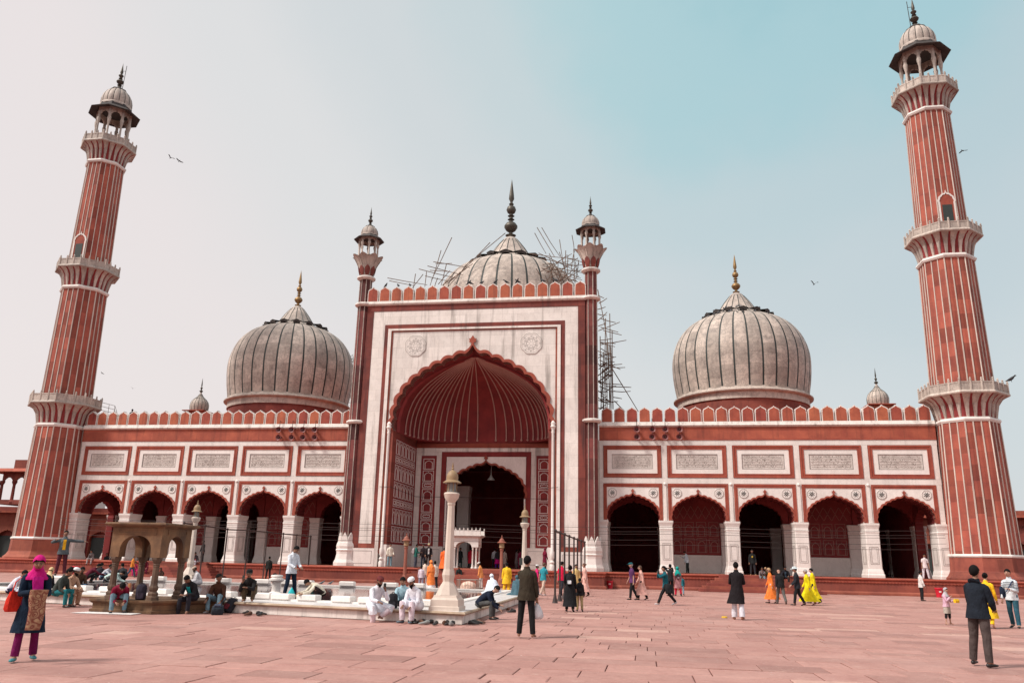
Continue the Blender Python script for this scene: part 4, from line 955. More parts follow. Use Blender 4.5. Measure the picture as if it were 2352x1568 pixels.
# ================================================================== sandstone kiosk by the tank
kc = Vector((-0.15,-42.54)); SD_ = 1.62
kiosk = thing('kiosk', 'weathered tan sandstone kiosk with round arches and a flat roof', 'kiosk', (kc.x-SD_/2, kc.y+SD_/2+.05, 0)); w = W(kiosk)
KH = 0.35
bp_ = [(-2.35,-41.6),(-2.2,-42.35),(-0.1,-42.62),(1.05,-41.1),(1.05,-40.0),(-2.35,-39.7)]
def polyscale(pl, d): return [(p.x,p.y) for p in inset([Vector(q) for q in pl], [d]*len(pl))]
b = MB(); rings = []
for d_, z in ((-.04,0),(-.04,.07),(0.02,.09),(0.02,KH-.12),(-.02,KH-.10),(-.07,KH-.05),(-.07,KH)): rings.append([(x,y,z) for x,y in polyscale(bp_,d_)])
b.loft(rings); w('kiosk_base', b, TAN)
cm = MB(); cm.loft([[(x*k,y*k,z) for x,y in [(cos(pi/8+pi*i/4),sin(pi/8+pi*i/4)) for i in range(8)]] for k, z in ((.175,0),(.175,.1),(.14,.13),(.15,.2),(.10,.26),(.13,.32),(.135,.38),(.105,.44),(.095,.5),(.085,.98),(.10,1.0),(.085,1.02),(.10,1.05),(.085,1.08),(.12,1.13),(.15,1.2),(.15,1.26))]); CME = mesh('kiosk_column', cm, KCOL)
x1, y0 = kc.x-0.16, kc.y+0.2; x0, y1 = x1-SD_+0.3, y0+SD_-0.3
for x, y in ((x0,y0),(x1,y0),(x0,y1),(x1,y1)): w.inst('kiosk_column', CME, (x, y, KH), scale=(1,1,.945))
def karch(): 
    L = SD_-0.3; o = [(-L/2+.16+ (L-.32)/2*(1-cos(pi*i/20)), 0.44*sin(pi*i/20)**0.85) for i in range(21)]
    b = MB(); b.prism_y([(-L/2-.14,-.18)]+[(-L/2+.15,-.18)]+o+[(L/2-.15,-.18),(L/2+.14,-.18),(L/2+.14,.68),(-L/2-.14,.68)], -0.14, 0.10)
    frame_y(b, -L/2+.04, L/2-.04, 0.47, 0.64, .04, -.155, -.14); return b
KA = mesh('kiosk_arch', karch(), TAN); zc = KH+1.19+.18; xm, ym = (x0+x1)/2, (y0+y1)/2
for (x, y, r) in ((xm,y0,0),(x1,ym,pi/2),(xm,y1,pi),(x0,ym,-pi/2)): w.inst('kiosk_arch', KA, (x, y, zc), r, (0.999 if r in (0,pi) else 0.82,1,1))
b = MB(); hx = (x1-x0)/2; rings = []
for e, z in ((.17,zc+.67),(.2,zc+.69),(.3,zc+.72),(.32,zc+.76),(.3,zc+.80),(.24,zc+.81)): rings.append([(xm-hx-e,ym-hx-e,z),(xm+hx+e,ym-hx-e,z),(xm+hx+e,ym+hx+e,z),(xm-hx-e,ym+hx+e,z)])
b.loft(rings); w('kiosk_roof', b, TAN)

# ================================================================== lamps
LGLASS = plain('lantern_glass', (0.20,0.20,0.19), 0.25)
LBR = plain('lantern_brown', (0.30,0.20,0.11), 0.55)
def marble_lamp(q, label, k=1.0, rz=0.0):
    t = thing('lamp_post', label, 'lamp post', (q[0],q[1],q[2]), rz, 'white marble lamp posts round the tank')
    sq = lambda h, z: [(-h*k,-h*k,z*k),(h*k,-h*k,z*k),(h*k,h*k,z*k),(-h*k,h*k,z*k)]
    b = MB(); b.loft([sq(.42,0),sq(.42,.10),sq(.39,.12),sq(.38,.28),sq(.33,.34),sq(.31,.40)]); mk('lamp_base', b, CREAM, t)
    O = lambda r, z: ringpts(r*k, z*k)
    b = MB(); b.loft([O(.34,.40),O(.30,.48),O(.25,.58),O(.21,.66),O(.17,.72),O(.15,.76),O(.155,.8),O(.165,.86),O(.18,.93),O(.16,1.03),O(.145,1.08),O(.14,1.1),O(.10,2.82),O(.115,2.86),O(.115,2.9)]); mk('lamp_shaft', b, CREAM, t)
    b = MB(); b.lathe([(.10*k,2.9*k),(.14*k,2.96*k),(.20*k,3.04*k),(.22*k,3.13*k),(.23*k,3.15*k),(.2*k,3.19*k),(.1*k,3.2*k)], 16); mk('lamp_bowl', b, CREAM, t, 40)
    b = MB(); b.lathe([(.14*k,3.2*k),(.15*k,3.22*k),(.125*k,3.24*k),(.125*k,3.46*k),(.15*k,3.5*k)], 12); ln = mk('lantern', b, LGLASS, t)
    for i in range(6):
        th = 2*pi*i/6; c = MB(); c.tube([(.135*k*cos(th),.135*k*sin(th),3.22*k),(.135*k*cos(th),.135*k*sin(th),3.49*k)], .014*k, 4); mk('lantern_bar', c, LBR, ln)
    b = MB(); b.lathe([(.15*k,3.49*k),(.265*k,3.46*k),(.265*k,3.475*k),(.17*k,3.54*k),(.165*k,3.56*k),(.175*k,3.62*k),(.15*k,3.72*k),(.09*k,3.8*k),(.04*k,3.82*k),(.03*k,3.84*k),(.045*k,3.87*k),(.02*k,3.9*k),(.03*k,3.93*k),(.008*k,4.05*k)], 16); mk('lamp_cap', b, LBR, t, 40)
marble_lamp((8.35,-42.0,PH), 'white marble lamp post on the tank corner above a row of shoes')
marble_lamp((8.0,-24.9,PH), 'white marble lamp post on the tank near seated veiled women')
marble_lamp((-8.7,-26.0,PH), 'white marble lamp post seen through the stone kiosk arch')
REDP = stone('painted_red_stone', (0.34,0.13,0.09,1), (0.26,0.09,0.065,1), 3, 0.65, 0.05)
def red_lamp(q, label):
    t = thing('red_lamp_post', label, 'lamp post', (q[0],q[1],0), 0, 'red stone lamp posts before the steps')
    b = MB(); b.loft([ringpts(r,z) for r,z in ((.28,0),(.28,.12),(.2,.2),(.2,.5),(.16,.6),(.12,.7),(.10,2.4),(.13,2.44),(.13,2.5),(.1,2.54))]); mk('lamp_shaft', b, REDP, t)
    b = MB(); b.lathe([(.1,2.54),(.2,2.62),(.17,2.66),(.17,2.9),(.2,2.95)], 8); mk('lantern', b, LBR, t)
    b = MB(); b.lathe([(.18,2.95),(.31,2.92),(.31,2.95),(.18,3.03),(.17,3.1),(.1,3.2),(.03,3.24),(.05,3.28),(.01,3.44)], 12); mk('lamp_cap', b, REDP, t, 40)
red_lamp((-2.17,-10.4), 'red stone lamp post standing to the side of the central steps'); red_lamp((4.14,-9.0), 'red stone lamp post beside a standing woman in yellow')

# ================================================================== metal pole frames
def pole_frame(pts, label):
    q0 = pts[0]; t = thing('pole_frame', label, 'pole frame', (q0[0],q0[1],0))
    for x, y, z in pts:
        b = MB(); b.tube([(x-q0[0],y-q0[1],0.15),(x-q0[0],y-q0[1],z)], 0.045, 6); b.lathe([(.13,0),(.11,.05),(.06,.28),(.045,.3)], 8, x-q0[0], y-q0[1]); mk('post', b, IRON, t)
        b = MB(); b.ball((x-q0[0],y-q0[1],z+.03), .07, 8, 5); mk('post_cap', b, IRON, t)
    b = MB(); b.tube([(x-q0[0],y-q0[1],z) for x,y,z in pts], 0.042, 6); mk('top_rail', b, IRON, t)
pole_frame([(9.9,yy,3.0) for yy in (-28.6,-26.6,-24.4,-21.9,-19.0,-16.6,-13.8,-10.6)], 'row of dark iron poles joined by a rail beside walking visitors')
def atXp(u, v, x):
    d = ray(u, v); return CAM+d*((x-CAM.x)/d.x)
lf = []
for q in ((423,1201),(471.8,1207.4),(522.7,1215.5),(571.7,1217.5),(614,1221.5),(651,1225.5),(681.8,1228.5),(713,1231.5),(742.9,1234.6)):
    p = atXp(*q, -11.6); lf.append((p.x, p.y, p.z))
zavg = sum(p[2] for p in lf)/len(lf); pole_frame([(x,min(y,-4.2),z) for x,y,z in lf], 'row of dark iron poles with a rail behind the water tank')

# ================================================================== marble pulpit platform (dikka) before the arch
t = thing('marble_platform', 'small white marble balcony on slender columns before the central arch', 'platform', (-0.7,1.6,ZP)); 
colp = MB(); colp.lathe([(.13,0),(.13,.08),(.08,.14),(.10,.2),(.065,.3),(.06,1.45),(.09,1.5),(.06,1.55),(.12,1.65)], 8); CP = mesh('column', colp, MARW, 40)
for x in (-1.05,-0.75,0.75,1.05):
    for y in (-0.55,0.55): place('column', CP, t, (x,y,0.006))
b = MB(); o = [(-0.66+0.66*(1-cos(pi*i/12)), .42*sin(pi*i/12)) for i in range(13)]
b.prism_y([(-1.2,0)]+[(-.66,0)]+o[1:-1]+[(.66,0),(1.2,0),(1.2,.72),(-1.2,.72)], -.66, -.5); b.xf(Matrix.Translation((0,0,1.65))); mk('arch_panel', b, MARW, t)
b = MB(); b.prism_y([(-1.2,0)]+[(-.66,0)]+o[1:-1]+[(.66,0),(1.2,0),(1.2,.72),(-1.2,.72)], .5, .66); b.xf(Matrix.Translation((0,0,1.65))); mk('arch_panel', b, MARW, t)
for s in (-1,1):
    b = MB(); b.box(min(s*1.06,s*1.2),max(s*1.06,s*1.2),-.5,.5,1.85,2.37); mk('side_panel', b, MARW, t)
b = MB(); b.loft([[(-1.2-e,-.66-e,z),(1.2+e,-.66-e,z),(1.2+e,.66+e,z),(-1.2-e,.66+e,z)] for e, z in ((0,2.37),(.1,2.42),(.22,2.5),(.26,2.53),(.26,2.6),(.1,2.61))]); mk('slab', b, MARW, t)
pst = MB(); pst.lathe([(.05,0),(.05,.42),(.065,.44),(.03,.47),(.05,.52),(.01,.58)], 6); PST = mesh('baluster', pst, MARW)
for i in range(9):
    for y in (-.85,.85): place('baluster', PST, t, (-1.36+i*.34, y, 2.6))
for y in (-.85,.85):
    b = MB(); b.box(-1.36,1.36,y-.03,y+.03,2.62,2.98); mk('railing_panel', b, MARW, t)
# ================================================================== low iron railing enclosure
q = atZ(1075,1360); t = thing('low_railing', 'low grey iron railing around a cloth covered mound on the paving', 'railing', (q.x,q.y,0))
GI = plain('grey_iron', (0.28,0.25,0.22), 0.6, 0.3)
for (xa,ya,xb,yb) in ((-.55,-.5,.55,-.5),(.55,-.5,.55,.6),(-.55,.6,.55,.6),(-.55,-.5,-.55,.6)):
    b = MB()
    for z in (.1,.68): b.tube([(xa,ya,z),(xb,yb,z)], .018, 5)
    mk('rail', b, GI, t)
    for i in range(8):
        c = MB(); x, y = xa+(xb-xa)*i/7, ya+(yb-ya)*i/7; c.tube([(x,y,0),(x,y,.7)], .011, 4); mk('bar', c, GI, t)
b = MB(); b.lathe([(.45,0),(.46,.3),(.38,.48),(.22,.56),(.04,.6)], 14); tag(mk('cloth_mound', b, plain('cream_cloth', (0.72,0.52,0.42), 0.9, var=.3), loc=(q.x,q.y+.05,0), smooth=60), 'cream cloth covered mound inside the low iron railing', 'mound')
# ================================================================== bins
BINM = plain('red_plastic', (0.62,0.02,0.045), 0.4)
def on_wall_line(u, v, y): 
    d = ray(u, v); return CAM+d*((y-CAM.y)/d.y)
def bin_(u, label, k=1.0):
    q = on_wall_line(u, 1350, WPY-0.75); t = thing('waste_bin', label, 'bin', (q.x,q.y,0), 0, 'red plastic bins along the plinth')
    b = MB(); b.lathe([(.20*k,0),(.20*k,.01),(.27*k,.58*k),(.29*k,.6*k),(.29*k,.64*k),(.26*k,.645*k),(.19*k,.06*k)], 16); mk('bin_body', b, BINM, t, 40)
    b = MB(); b.tube([(.29*k*cos(a),.29*k*sin(a),.6*k) for a in [2*pi*i/16 for i in range(17)]], .018, 5); mk('bin_rim', b, BINM, t)
    b = MB(); b.box(-.07,.07,-.2505*k,-.2405*k,.33*k,.43*k); mk('bin_label', b, MARW, t)
bin_(167, 'red plastic bin near the foot of the minaret beside squatting people', 1.0); bin_(1401, 'red plastic bin at the plinth next to the gateway turret', 0.85); bin_(2156, 'red plastic bin near a small girl in a grey headscarf', 0.95)
# ================================================================== loudspeakers
HORN = plain('maroon_horn', (0.17,0.05,0.05), 0.5); HORND = plain('horn_throat', (0.05,0.03,0.03), 0.7)
hm = MB(); hm.lathe([(.05,.34),(.09,.3),(.09,.2),(.05,.18),(.07,.1),(.13,-.02),(.22,-.12),(.25,-.13),(.25,-.145),(.21,-.13),(.12,-.02),(.06,.06)], 16, caps=False); hm.xf(Matrix.Rotation(-pi/2,4,'X')); HME = mesh('horn', hm, HORN, 40)
hc = MB(); hc.ball((0,0,0),(.07,.07,.09),10,6); hc.xf(Matrix.Translation((0,-.02,0))@Matrix.Rotation(pi/2,4,'X')); HCE = mesh('horn_throat', hc, HORND, 50)
br = MB(); br.box(-.03,.03,.1,.14,-.15,.2); br.box(-.02,.02,.12,.38,.1,.14); BRE = mesh('bracket', br, IRON)
def horn(u, v, wing_, up):
    q = atY(u, v, -0.42); t = thing('loudspeaker', 'maroon horn loudspeaker in the %s row under the merlons %s' % (('upper','beside the water tank side turret') if (up and wing_ < 0) else ('lower','beside the water tank side turret') if wing_ < 0 else ('upper','on the open courtyard side wing') if up else ('lower','on the open courtyard side wing')), 'loudspeaker', (q.x,q.y,q.z), R_.uniform(-.15,.15), '%s horn loudspeakers of the %s arcade' % ('upper' if up else 'lower', 'tank side' if wing_ < 0 else 'open side'))
    place('horn', HME, t); place('horn_throat', HCE, t); place('bracket', BRE, t)
for u in (640.9,670.4,696.3,723.4):
    horn(u,986.7,-1,True); horn(u,1004.5,-1,False)
for u in (1462.8,1498.3,1528.3,1560.6):
    horn(u,985.8,1,True); horn(u,1003.4,1,False)
for s, us in ((-1,(640.9,670.4,696.3,723.4)),(1,(1462.8,1498.3,1528.3,1560.6))):
    for u in us:
        q = atY(u, 995, -0.3); b = MB(); b.tube([(q.x,-.30,11.35),(q.x,-.30,12.95)], .025, 5); b.tube([(q.x,-.30,12.9),(q.x,.1,12.9)], .02, 5)
        tag(mk('speaker_pole', b, IRON), 'thin iron pole carrying two horn loudspeakers '+('on the tank side arcade' if s < 0 else 'on the open side arcade'), 'pole', 'speaker poles '+('tank side' if s < 0 else 'open side'))
# ================================================================== wires
for i, (z, y, sag) in enumerate(((3.15,-2.6,.10),(3.55,-2.55,.14),(3.95,-2.5,.1),(4.15,-2.45,.13),(4.45,-2.4,.12))):
    b = MB(); pts = [(-34.6+ (69.2)*k/40, y, z-sag*sin(pi*((k%10)/10))) for k in range(41)]; b.tube(pts, 0.012, 4)
    tag(mk('overhead_wire', b, IRON), 'thin black wire strung across the arcade openings from minaret to minaret', 'wire', 'wires strung along the facade')
b = MB(); b.tube([(-7.2,GY-.2,7.3),(-6.3,GY-.1,7.3),(-6.2,BY-.2,7.1),(6.2,BY-.2,7.0),(6.3,GY-.1,7.3),(7.2,GY-.2,7.35)], .018, 4)
tag(mk('tie_wire', b, IRON), 'dark cable running around the inside of the great niche', 'cable')
# ================================================================== scaffolds
def pole_mesh():
    b = MB(); b.tube([(0,0,0),(.01,0,.25),(0,.01,.5),(-.008,0,.75),(0,0,1)], [1,1,.95,.9,.85], 5); b.v = [(x if abs(x) < .2 else x, y, z) for x, y, z in b.v]; return b
POLE = None
def scaffold(name_label, sticks, yr, rad, seed):
    """sticks: picture segments, set on planes at the given depth range"""
    rr = random.Random(seed); pts = []
    for (a, c) in sticks:
        y = rr.uniform(*yr); p, q = atY(a[0], a[1], y), atY(c[0], c[1], y+rr.uniform(-.6,.6)); pts.append((p, q))
    base = Vector((sum((p.x+q.x)/2 for p,q in pts)/len(pts), sum((p.y+q.y)/2 for p,q in pts)/len(pts), min(min(p.z,q.z) for p,q in pts)))
    t = thing('bamboo_scaffold', name_label, 'scaffold', base)
    for p, q in pts:
        b = MB(); m_ = (p+q)/2+Vector((rr.uniform(-.04,.04),0,rr.uniform(-.06,.02))); b.tube([p-base, m_-base, q-base], [rad*1.1, rad, rad*.8], 5); mk('bamboo_pole', b, BAMB, t)
Z1 = lambda l: [((746.5+a*.31739,401.9+b*.31739),(746.5+c*.31739,401.9+d*.31739)) for a,b,c,d in l]
L = Z1([(918,452,770,760),(840,545,760,800),(1305,420,1010,660),(1195,488,1000,690),(785,628,1050,672),(742,658,1000,725),(680,680,970,750),(725,730,880,765),(452,745,740,795),(465,765,640,800),(655,715,640,820),(710,718,630,820),(735,700,722,810),(860,790,1070,640),(815,745,790,820),(1060,610,880,820),(880,640,840,800),(760,690,900,700),(800,640,920,640),(850,800,940,700),(820,790,905,690),(980,700,880,790)])
scaffold('bamboo scaffold poles standing on the roof beside the great dome away from the tower', L, (7.6,9.0), 0.038, 1)
L = Z1([(1568,380,1700,590),(1535,380,1660,590),(1517,420,1600,570),(1697,468,1725,640),(1787,435,1805,560),(1480,570,1830,610),(1545,565,1810,690),(1408,650,1760,700),(1380,722,1720,765),(1560,600,1790,660),(1590,690,1860,760),(1600,660,1850,745),(1640,740,1830,600),(1700,770,1840,640),(1560,700,1786,570),(1670,720,1850,780),(1720,640,1770,790),(1750,690,1845,690),(1620,640,1700,770),(1500,740,1700,765)])
rr = random.Random(5)
for _ in range(34):
    x, y = rr.uniform(1560,1830), rr.uniform(620,780); a = rr.choice([rr.uniform(-.3,.4), rr.uniform(1.0,2.0), rr.uniform(-.9,-.5)]); l = rr.uniform(50,110); L += Z1([(x-l*cos(a),y-l*sin(a),x+l*cos(a),y+l*sin(a))])
scaffold('dense tangle of bamboo scaffold poles between the great dome and a gateway turret', L, (7.6,11.0), 0.036, 2)
Z2 = lambda l: [((1320.7+a*.27444,516.8+b*.27444),(1320.7+c*.27444,516.8+d*.27444)) for a,b,c,d in l]
L = Z2([(190,540,270,960),(270,960,300,1540),(290,740,300,1540),(255,780,240,1540),(310,880,320,1540),(240,1060,215,1540),(210,930,220,1540),(265,1000,270,1540),(310,1200,530,1560),(285,1000,290,1540),(300,1020,310,1540),(230,1200,235,1540),(250,1150,258,1540),
 (190,590,243,612),(200,655,268,612),(190,705,255,685),(190,745,265,755),(190,800,268,728),(210,780,340,816),(195,845,260,820),(195,885,375,812),(215,855,362,896),(235,880,390,920),(205,965,315,948),(215,1000,430,963),(210,980,340,992),(215,985,335,1018),(195,1110,300,1075),(200,1180,395,1163),(300,1188,420,1191),(205,1130,380,1208),(315,1330,400,1335),(320,1352,470,1357),(315,1390,465,1390),(320,1440,392,1452),(215,1480,360,1475),(330,1470,420,1560)])
for _ in range(46):
    x, y = rr.uniform(205,315), rr.uniform(1050,1530); a = rr.choice([rr.uniform(-.25,.25), rr.uniform(-.8,-.5), rr.uniform(.3,.6)]); l = rr.uniform(18,55); L += Z2([(x-l*cos(a),y-l*sin(a),x+l*cos(a),y+l*sin(a))])
scaffold('tall narrow bamboo scaffold tower rising from the arcade roof beside the gateway', L, (7.0,9.5), 0.042, 3)
# ================================================================== small roof domes
def roof_dome(s):
    X, Yc, z0 = s*37.8, 22.0, 12.25; t = thing('roof_kiosk_dome', 'small ribbed marble dome above the merlons '+('near the man on the roof' if s < 0 else 'near the minaret with a perched crow'), 'dome', (X,Yc,z0)); w = W(t)
    b = MB(); b.box(X-1.1,X+1.1,Yc-1.1,Yc+1.1,z0,17.9); w('kiosk_body', b, REDL)
    b = MB(); b.loft([[(X-e,Yc-e,z),(X+e,Yc-e,z),(X+e,Yc+e,z),(X-e,Yc+e,z)] for e, z in ((1.15,17.9),(1.35,17.92),(1.35,18.0),(1.1,18.06))]); w('kiosk_slab', b, REDM)
    pr = [(.98,18.06),(1.05,18.4),(1.06,18.75),(.96,19.1),(.75,19.4),(.5,19.62),(.32,19.8),(.18,20.05),(.08,20.3)]
    b = MB(); b.lathe([(r,z) for r,z in pr], 32, X, Yc); d = w('small_dome', b, DOMEM, 60)
    for i in range(16):
        c = MB(); c.tube([(r*1.005,0,z) for r,z in pr[:-1]], .022, 4)
        if i == 0: rm = mesh('dark_rib', c, DARK)
        place('dark_rib', rm, d, (X,Yc,0), 2*pi*i/16)
    b = MB(); b.lathe([(.62,19.45),(.7,19.47),(.5,19.6)], 16, X, Yc); w('lotus_cap', b, BLACKS)
    b = MB(); b.lathe([(.08,20.3),(.2,20.42),(.2,20.5),(.05,20.62),(.13,20.8),(.13,20.88),(.04,21.0),(.08,21.15),(.01,22.0)], 10, X, Yc); w('finial', b, BRONZE, 40)
roof_dome(-1); roof_dome(1)
# roof stair rail beside the minaret
t = thing('roof_handrail', 'thin white metal handrail on the roof beside the minaret balcony', 'railing', (-34.6,1.5,12.3))
for k in range(3):
    b = MB(); b.tube([(-.9,0,1.2+.35*k+.9),(.6,0,1.0+.35*k+.75),(1.2,0,.2+.35*k+.3)], .022, 5); mk('rail', b, GI, t)
for x, z in ((-.9,2.75),(0.0,2.55),(.6,2.45),(1.2,1.2)):
    b = MB(); b.tube([(x,0,0),(x,0,z)], .022, 5); mk('post', b, GI, t)
# ================================================================== enclosure beyond both minarets
def far_arcade(label, p0, p1, h, seed):
    p0, p1 = Vector(p0), Vector(p1); d = (p1-p0); L = d.length; a = atan2(d.y, d.x)
    t = thing('far_arcade', label, 'building', (p0.x,p0.y,0), a)
    b = MB(); b.box(0,L,0.6,8,0,h-.8); mk('wall', b, RED, t)
    b = MB(); b.box(-.3,L+.3,-.9,8,h-.8,h-.55); mk('eave', b, REDF, t)
    b = MB(); b.box(0,L,-.1,8,h-.55,h); mk('parapet', b, RED, t)
    n = int(L/4.2)
    for i in range(n):
        c = (i+.5)*L/n; o = cusped(1.35,1.3,5,.2,.1); b = MB(); hw = L/n/2
        b.prism_y([(c-hw+.002,0),(c-1.35,0),(c-1.35,h*.42)]+[(c+x,h*.42+z) for x,z in o]+[(c+1.35,h*.42),(c+1.35,0),(c+hw-.002,0),(c+hw-.002,h-.81),(c-hw+.002,h-.81)], 0.0, .59); mk('arch_bay', b, RED, t)
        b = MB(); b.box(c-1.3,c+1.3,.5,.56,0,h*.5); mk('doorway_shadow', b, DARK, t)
    return t
far_arcade('far red sandstone enclosure arcade below the corner kiosk', (-92,30), (-50,34), 7.4, 1)
far_arcade('far red sandstone enclosure arcade beyond the minarets open side', (44,37), (95,24), 8.4, 2)
kx, ky, kz = -63.8, 28.0, 7.4
t = thing('corner_kiosk', 'open red sandstone kiosk with a flat eave on the enclosure roof', 'kiosk', (kx,ky,kz)); w = W(t)
for i in range(4):
    for j in range(2):
        x, y = kx-2.6+i*1.73, ky-1.0+j*4; b = MB(); b.lathe([(.32,kz),(.32,kz+.3),(.2,kz+.5),(.17,kz+2.4),(.3,kz+2.7),(.3,kz+2.9)], 8, x, y); w('column', b, RED)
for i in range(3):
    c = kx-2.6+(i+.5)*1.73; o = cusped(.62,.75,4,.2,.15); b = MB(); b.prism_y([(c-.865,kz+2.6)]+[(c+x,kz+2.6+z) for x,z in o]+[(c+.865,kz+2.6),(c+.865,kz+4.1),(c-.865,kz+4.1)], ky-1.1, ky-.9); w('arch', b, RED)
b = MB(); b.box(kx-3,kx+3,ky-1.2,ky+3.4,kz,kz+.55); w('kiosk_sill', b, RED)
b = MB(); b.loft([[(kx-e,ky+1-e*.8,z),(kx+e,ky+1-e*.8,z),(kx+e,ky+1+e*.8,z),(kx-e,ky+1+e*.8,z)] for e, z in ((2.8,kz+4.1),(4.3,kz+3.9),(4.3,kz+4.0),(2.9,kz+4.45),(2.4,kz+4.45))]); w('kiosk_eave', b, REDF)
b = MB(); b.box(kx-1.7,kx+2.6,ky-.6,ky+2.6,kz+4.45,kz+5.6); w('kiosk_roof_block', b, RED)
for i in range(3):
    t = thing('loudspeaker', 'dark horn loudspeaker pointing sideways off the open corner kiosk', 'loudspeaker', (kx-3.3, ky-1.2, kz+1.0+i*.75), -pi/2, 'horns on the corner kiosk'); o = place('horn', HME, t); o.scale = (1.9,1.9,1.9); o = place('horn_throat', HCE, t); o.scale = (1.9,)*3
b = MB(); b.lathe([(3.0,12.0),(3.05,14.2),(2.9,15.6),(2.3,17.0),(1.4,18.0),(.4,18.8),(.03,20.2)], 24, -66.5, 40); b.box(-70,-63,37,43,0,12.0)
tag(mk('far_dome', b, plain('pale_plaster', (0.72,0.66,0.62), 0.8), smooth=50), 'pale plain dome half hidden behind the minaret by the corner kiosk', 'dome')
# tree behind the hall
def tree(pos, h, r, label, seed):
    rr = random.Random(seed); t = thing('tree', label, 'tree', pos)
    b = MB(); b.tube([(0,0,0),(.15,.1,h*.3),(-.1,0,h*.6),(.05,.1,h*.85)], [.35,.28,.18,.06], 8)
    for k in range(9):
        a, z = rr.uniform(0,6.28), h*rr.uniform(.45,.8); b.tube([(0,0,z),(cos(a)*r*.5,sin(a)*r*.5,z+h*.08),(cos(a)*r*.85,sin(a)*r*.85,z+h*.16)], [.12,.07,.03], 5)
    mk('trunk', b, plain('bark', (0.09,0.065,0.05), .9), t)
    b = MB()
    cl = [(rr.gauss(0,r*.45), rr.gauss(0,r*.45), h*.78+rr.gauss(0,r*.35)) for _ in range(40)]
    for _ in range(5200):
        c = rr.choice(cl); p = Vector((c[0]+rr.gauss(0,.45), c[1]+rr.gauss(0,.45), c[2]+rr.gauss(0,.38)))
        a = Vector((rr.gauss(0,1),rr.gauss(0,1),rr.gauss(0,.6))).normalized(); c2 = a.cross(Vector((rr.gauss(0,1),rr.gauss(0,1),1))).normalized(); s_ = rr.uniform(.07,.15)
        b.add([p-a*s_, p+c2*s_*.5, p+a*s_, p-c2*s_*.5], [(0,1,2,3)])
    mk('crown', b, plain('leaf', (0.055,0.075,0.035), .6, var=.4, scale=2), t)['kind'] = 'stuff'
q = atY(803, 812, 42); tree((q.x, 42, 0), q.z+2.2, 3.2, 'leafy tree crown peeping out behind the dome beside the gateway', 4)
# ================================================================== birds
BIRDM = plain('crow_black', (0.03,0.03,0.035), .6); PIGM = plain('pigeon_grey', (0.10,0.11,0.125), .6)
def perched(m):
    b = MB(); b.loft([[(r*cos(2*pi*i/8)+0, y, z+r*1.05*sin(2*pi*i/8)) for i in range(8)] for r, y, z in ((.008,.20,.05),(.03,.13,.075),(.055,.05,.10),(.065,-.02,.13),(.055,-.08,.165),(.035,-.115,.20),(.036,-.135,.225),(.03,-.16,.235),(.008,-.185,.23),(.004,-.205,.225))])
    for s in (-1,1): b.tube([(s*.025,0,.08),(s*.025,-.01,0)], .006, 4)
    return mesh('bird', b, m, 60)
PB, PP = perched(BIRDM), perched(PIGM)
def flying(sp):
    b = MB(); b.loft([[(r*cos(2*pi*i/8), y, z+r*sin(2*pi*i/8)) for i in range(8)] for r, y, z in ((.005,.42,0),(.05,.36,0),(.045,.22,0),(.075,.05,0),(.08,-.08,0),(.055,-.2,.01),(.045,-.26,.02),(.01,-.36,.01))])
    for s in (-1,1):
        rows = [(0.05,.10,-.12,.03),(.3,.12,-.16,.03+sp*.22),(.55,.16,-.08,.03+sp*.34),(.78,.2,.08,.03+sp*.3)]
        b.strip([(s*x,-a,z) for x,a,c,z in rows], [(s*x,-c,z-.01) for x,a,c,z in rows]); b.strip([(s*x,-c,z-.012) for x,a,c,z in rows], [(s*x,-a,z-.015) for x,a,c,z in rows])
    return mesh('bird', b, BIRDM, 60)
for i, (u, v, d, ang, sp, lab) in enumerate(((392,363,75,1.2,.9,'dark bird with wings raised flying beside a second bird'),(412,370,75,1.0,.2,'dark bird gliding just below its flying companion'),(2211,346,62,2.2,-.6,'dark bird flapping close beside the striped minaret shaft'),(1870,653,70,.3,1.6,'dark bird with wings in a steep vee past the dome'),(235,857,90,1.5,.1,'tiny dark bird gliding near the minaret above the roof handrail'),(305,892,90,.8,1.0,'tiny dark bird flapping above the arcade merlons'))):
    o = tag(place('bird', flying(sp), None, CAM+ray(u,v)*d, ang), lab, 'bird', 'birds in flight'); o.rotation_euler = (R_.uniform(-.3,.3), R_.uniform(-.4,.4), ang)
    o.scale = (.46,)*3 if i < 4 else (.34,)*3
o = tag(place('bird', PB, None, (37.8+2.6,-2.3,15.1), 1.0), 'black crow perched on the first minaret balcony parapet', 'bird')
o.scale = (1.9,)*3
for x in (-8.1,-6.85,-6.0,-1.05,-.6,.25,1.6,2.85,3.3,3.65,5.9,7.0):
    k = round((x+8.925)/1.05); xx = -8.925+k*1.05
    o = tag(place('bird', PB, None, (xx+R_.uniform(-.12,.12), GY+.15, 24.31), R_.uniform(0,6)), 'small dark bird perched on a merlon of the gateway parapet', 'bird', 'birds on the gateway merlons'); o.scale = (1.5,)*3
rr = random.Random(9)
prf = [p for p in DPROF if 3.3 < p[0] < 4.7]
for i in range(38):
    th = radians(-112)+rr.gauss(.1,.55); r, z = rr.choice(prf); r, z = (2.75+rr.uniform(0,.3), DPROF[-1][1]+.36) if i % 2 else (r, z)
    o = tag(place('bird', PP, None, (23.4+(r+.01)*cos(th), DSY+(r+.01)*sin(th), z+.015), rr.uniform(0,6.28)), 'grey pigeon perched around the lotus collar of the marble dome', 'bird', 'pigeons on the dome'); o.scale = (.85,)*3
for u, v in ((792.6,1350),(803,1351)):
    q = atZ(u, v-11, PH+.05); o = tag(place('bird', PP, None, (q.x,-24.85,PH+.055), rr.uniform(2,4)), 'grey pigeon standing on the marble tank rim', 'bird', 'pigeons at the tank'); o.scale = (.8,)*3
